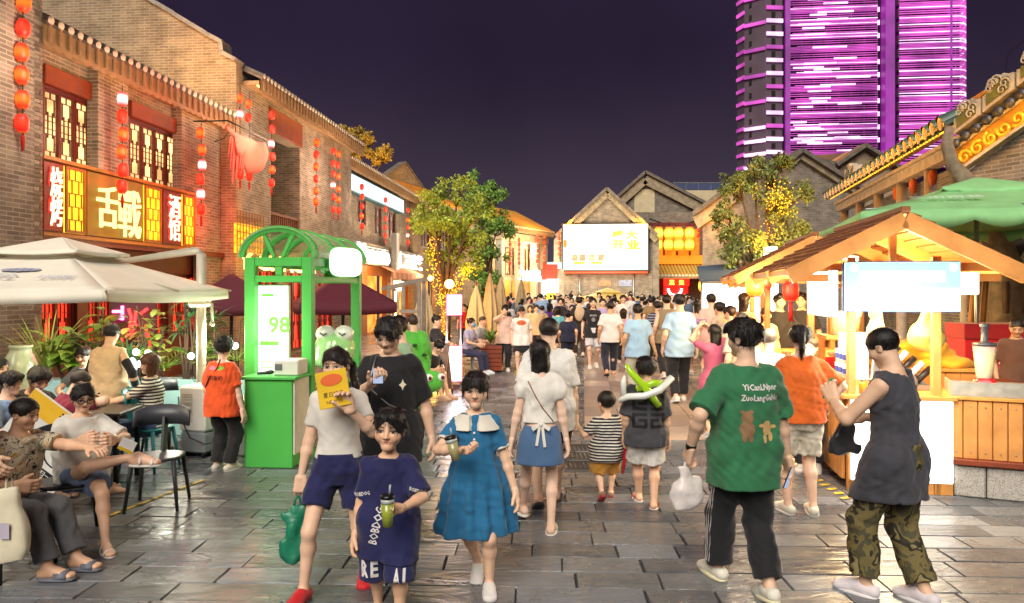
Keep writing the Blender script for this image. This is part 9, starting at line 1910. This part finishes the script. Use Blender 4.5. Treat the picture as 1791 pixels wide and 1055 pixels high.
# ---- the far mass of heads: one body of people
cr_parts = []; cr_mats = []; rr = random.Random(9)
def far_variant(i):
 sex = 'mf'[i % 2]; H = (1.72, 1.6, 1.68, 1.56, 1.75, 1.62)[i]; g = Rig(H, sex, feet={'L': (.1, -.12, 0, 6), 'R': (-.1, .12, .03, -6, -15)}); h = .034
 body = grow(g.body()+g.foot('L')[0]+g.foot('R')[0]+g.head(False), h); z, rx, ry = g.torso_st(); u = g.hh
 hair = grow([ell(g.hp(0, .055, .15), np.array((.44, .5, .43))*u, .05*u, g.Rh), ell(g.hp(0, -.5, -.14), np.array((.36, .33, .4))*u, .02, g.Rh, '-'), plane(g.hp(0, .3, -.2 if sex == 'm' else -.35), (0, .2, -1))]+([ell(g.hp(0, .25, -.4), np.array((.3, .2, .55))*u, .04)] if sex == 'f' else []), .022)
 top = grow([loft(g.P, g.Rt, z, rx+.035, ry+.035, k=.03)]+[cone(g.S[c], g.S[c]+(g.E[c]-g.S[c])*.8, .07, .065, .04) for c in 'LR']+[plane(g.P+V(0, 0, -.12), (0, 0, -1))], h)
 legs = grow([cone(g.hip[c], g.K[c], .1, .08, .04) for c in 'LR']+[cone(g.K[c], g.A[c], .08, .05, .03) for c in 'LR'], h)
 return body, hair, top, legs
FV = [far_variant(i) for i in range(6)]
tops = ['D8D4CC', '26262C', '8AA8C8', 'C8A8A0', '7A2A30', 'C8B890', '5A6A80', 'B8B8BC']; bots = ['1A1A20', '2A3040', '8A8478', '3A2E2A']
cmats = [skinmat('DCA886'), hairmat('17110F')]+[cloth(c_) for c_ in tops]+[cloth(c_) for c_ in bots]
spots = []
for k in range(190):
 d = 25+30*(k/190)**.8; px = rr.uniform(828, 1235 if d < 40 else 1210); spots.append((px, d))
Ps = []; Qs = []; Ms = []; off = 0
for px, d in spots:
 v = FV[rr.randrange(6)]; a = rr.choice((0, 0, PI, PI, .5, PI-.6))+rr.uniform(-.4, .4); R_ = np.array(Matrix.Rotation(a, 3, 'Z')); p0 = np.array(GD(px, d)); s_ = rr.uniform(.86, 1.08)
 for (P, Q), mi in zip(v, (0, 1, 2+rr.randrange(8), 10+rr.randrange(4))): Ps.append(P@R_.T*s_+p0); Qs.append(Q+off); Ms.append(np.full(len(Q), mi)); off += len(P)
me = npmesh('crowd', [(np.concatenate(Ps), np.concatenate(Qs))], cmats, lambda P: np.repeat(np.array(lite('DCA886'))[None], len(P), 0)); me.polygons.foreach_set('material_index', np.concatenate(Ms).astype(np.int32))
tag(link('crowd', me), 'dense far crowd of strollers filling the end of the lane', 'crowd', kind='stuff')
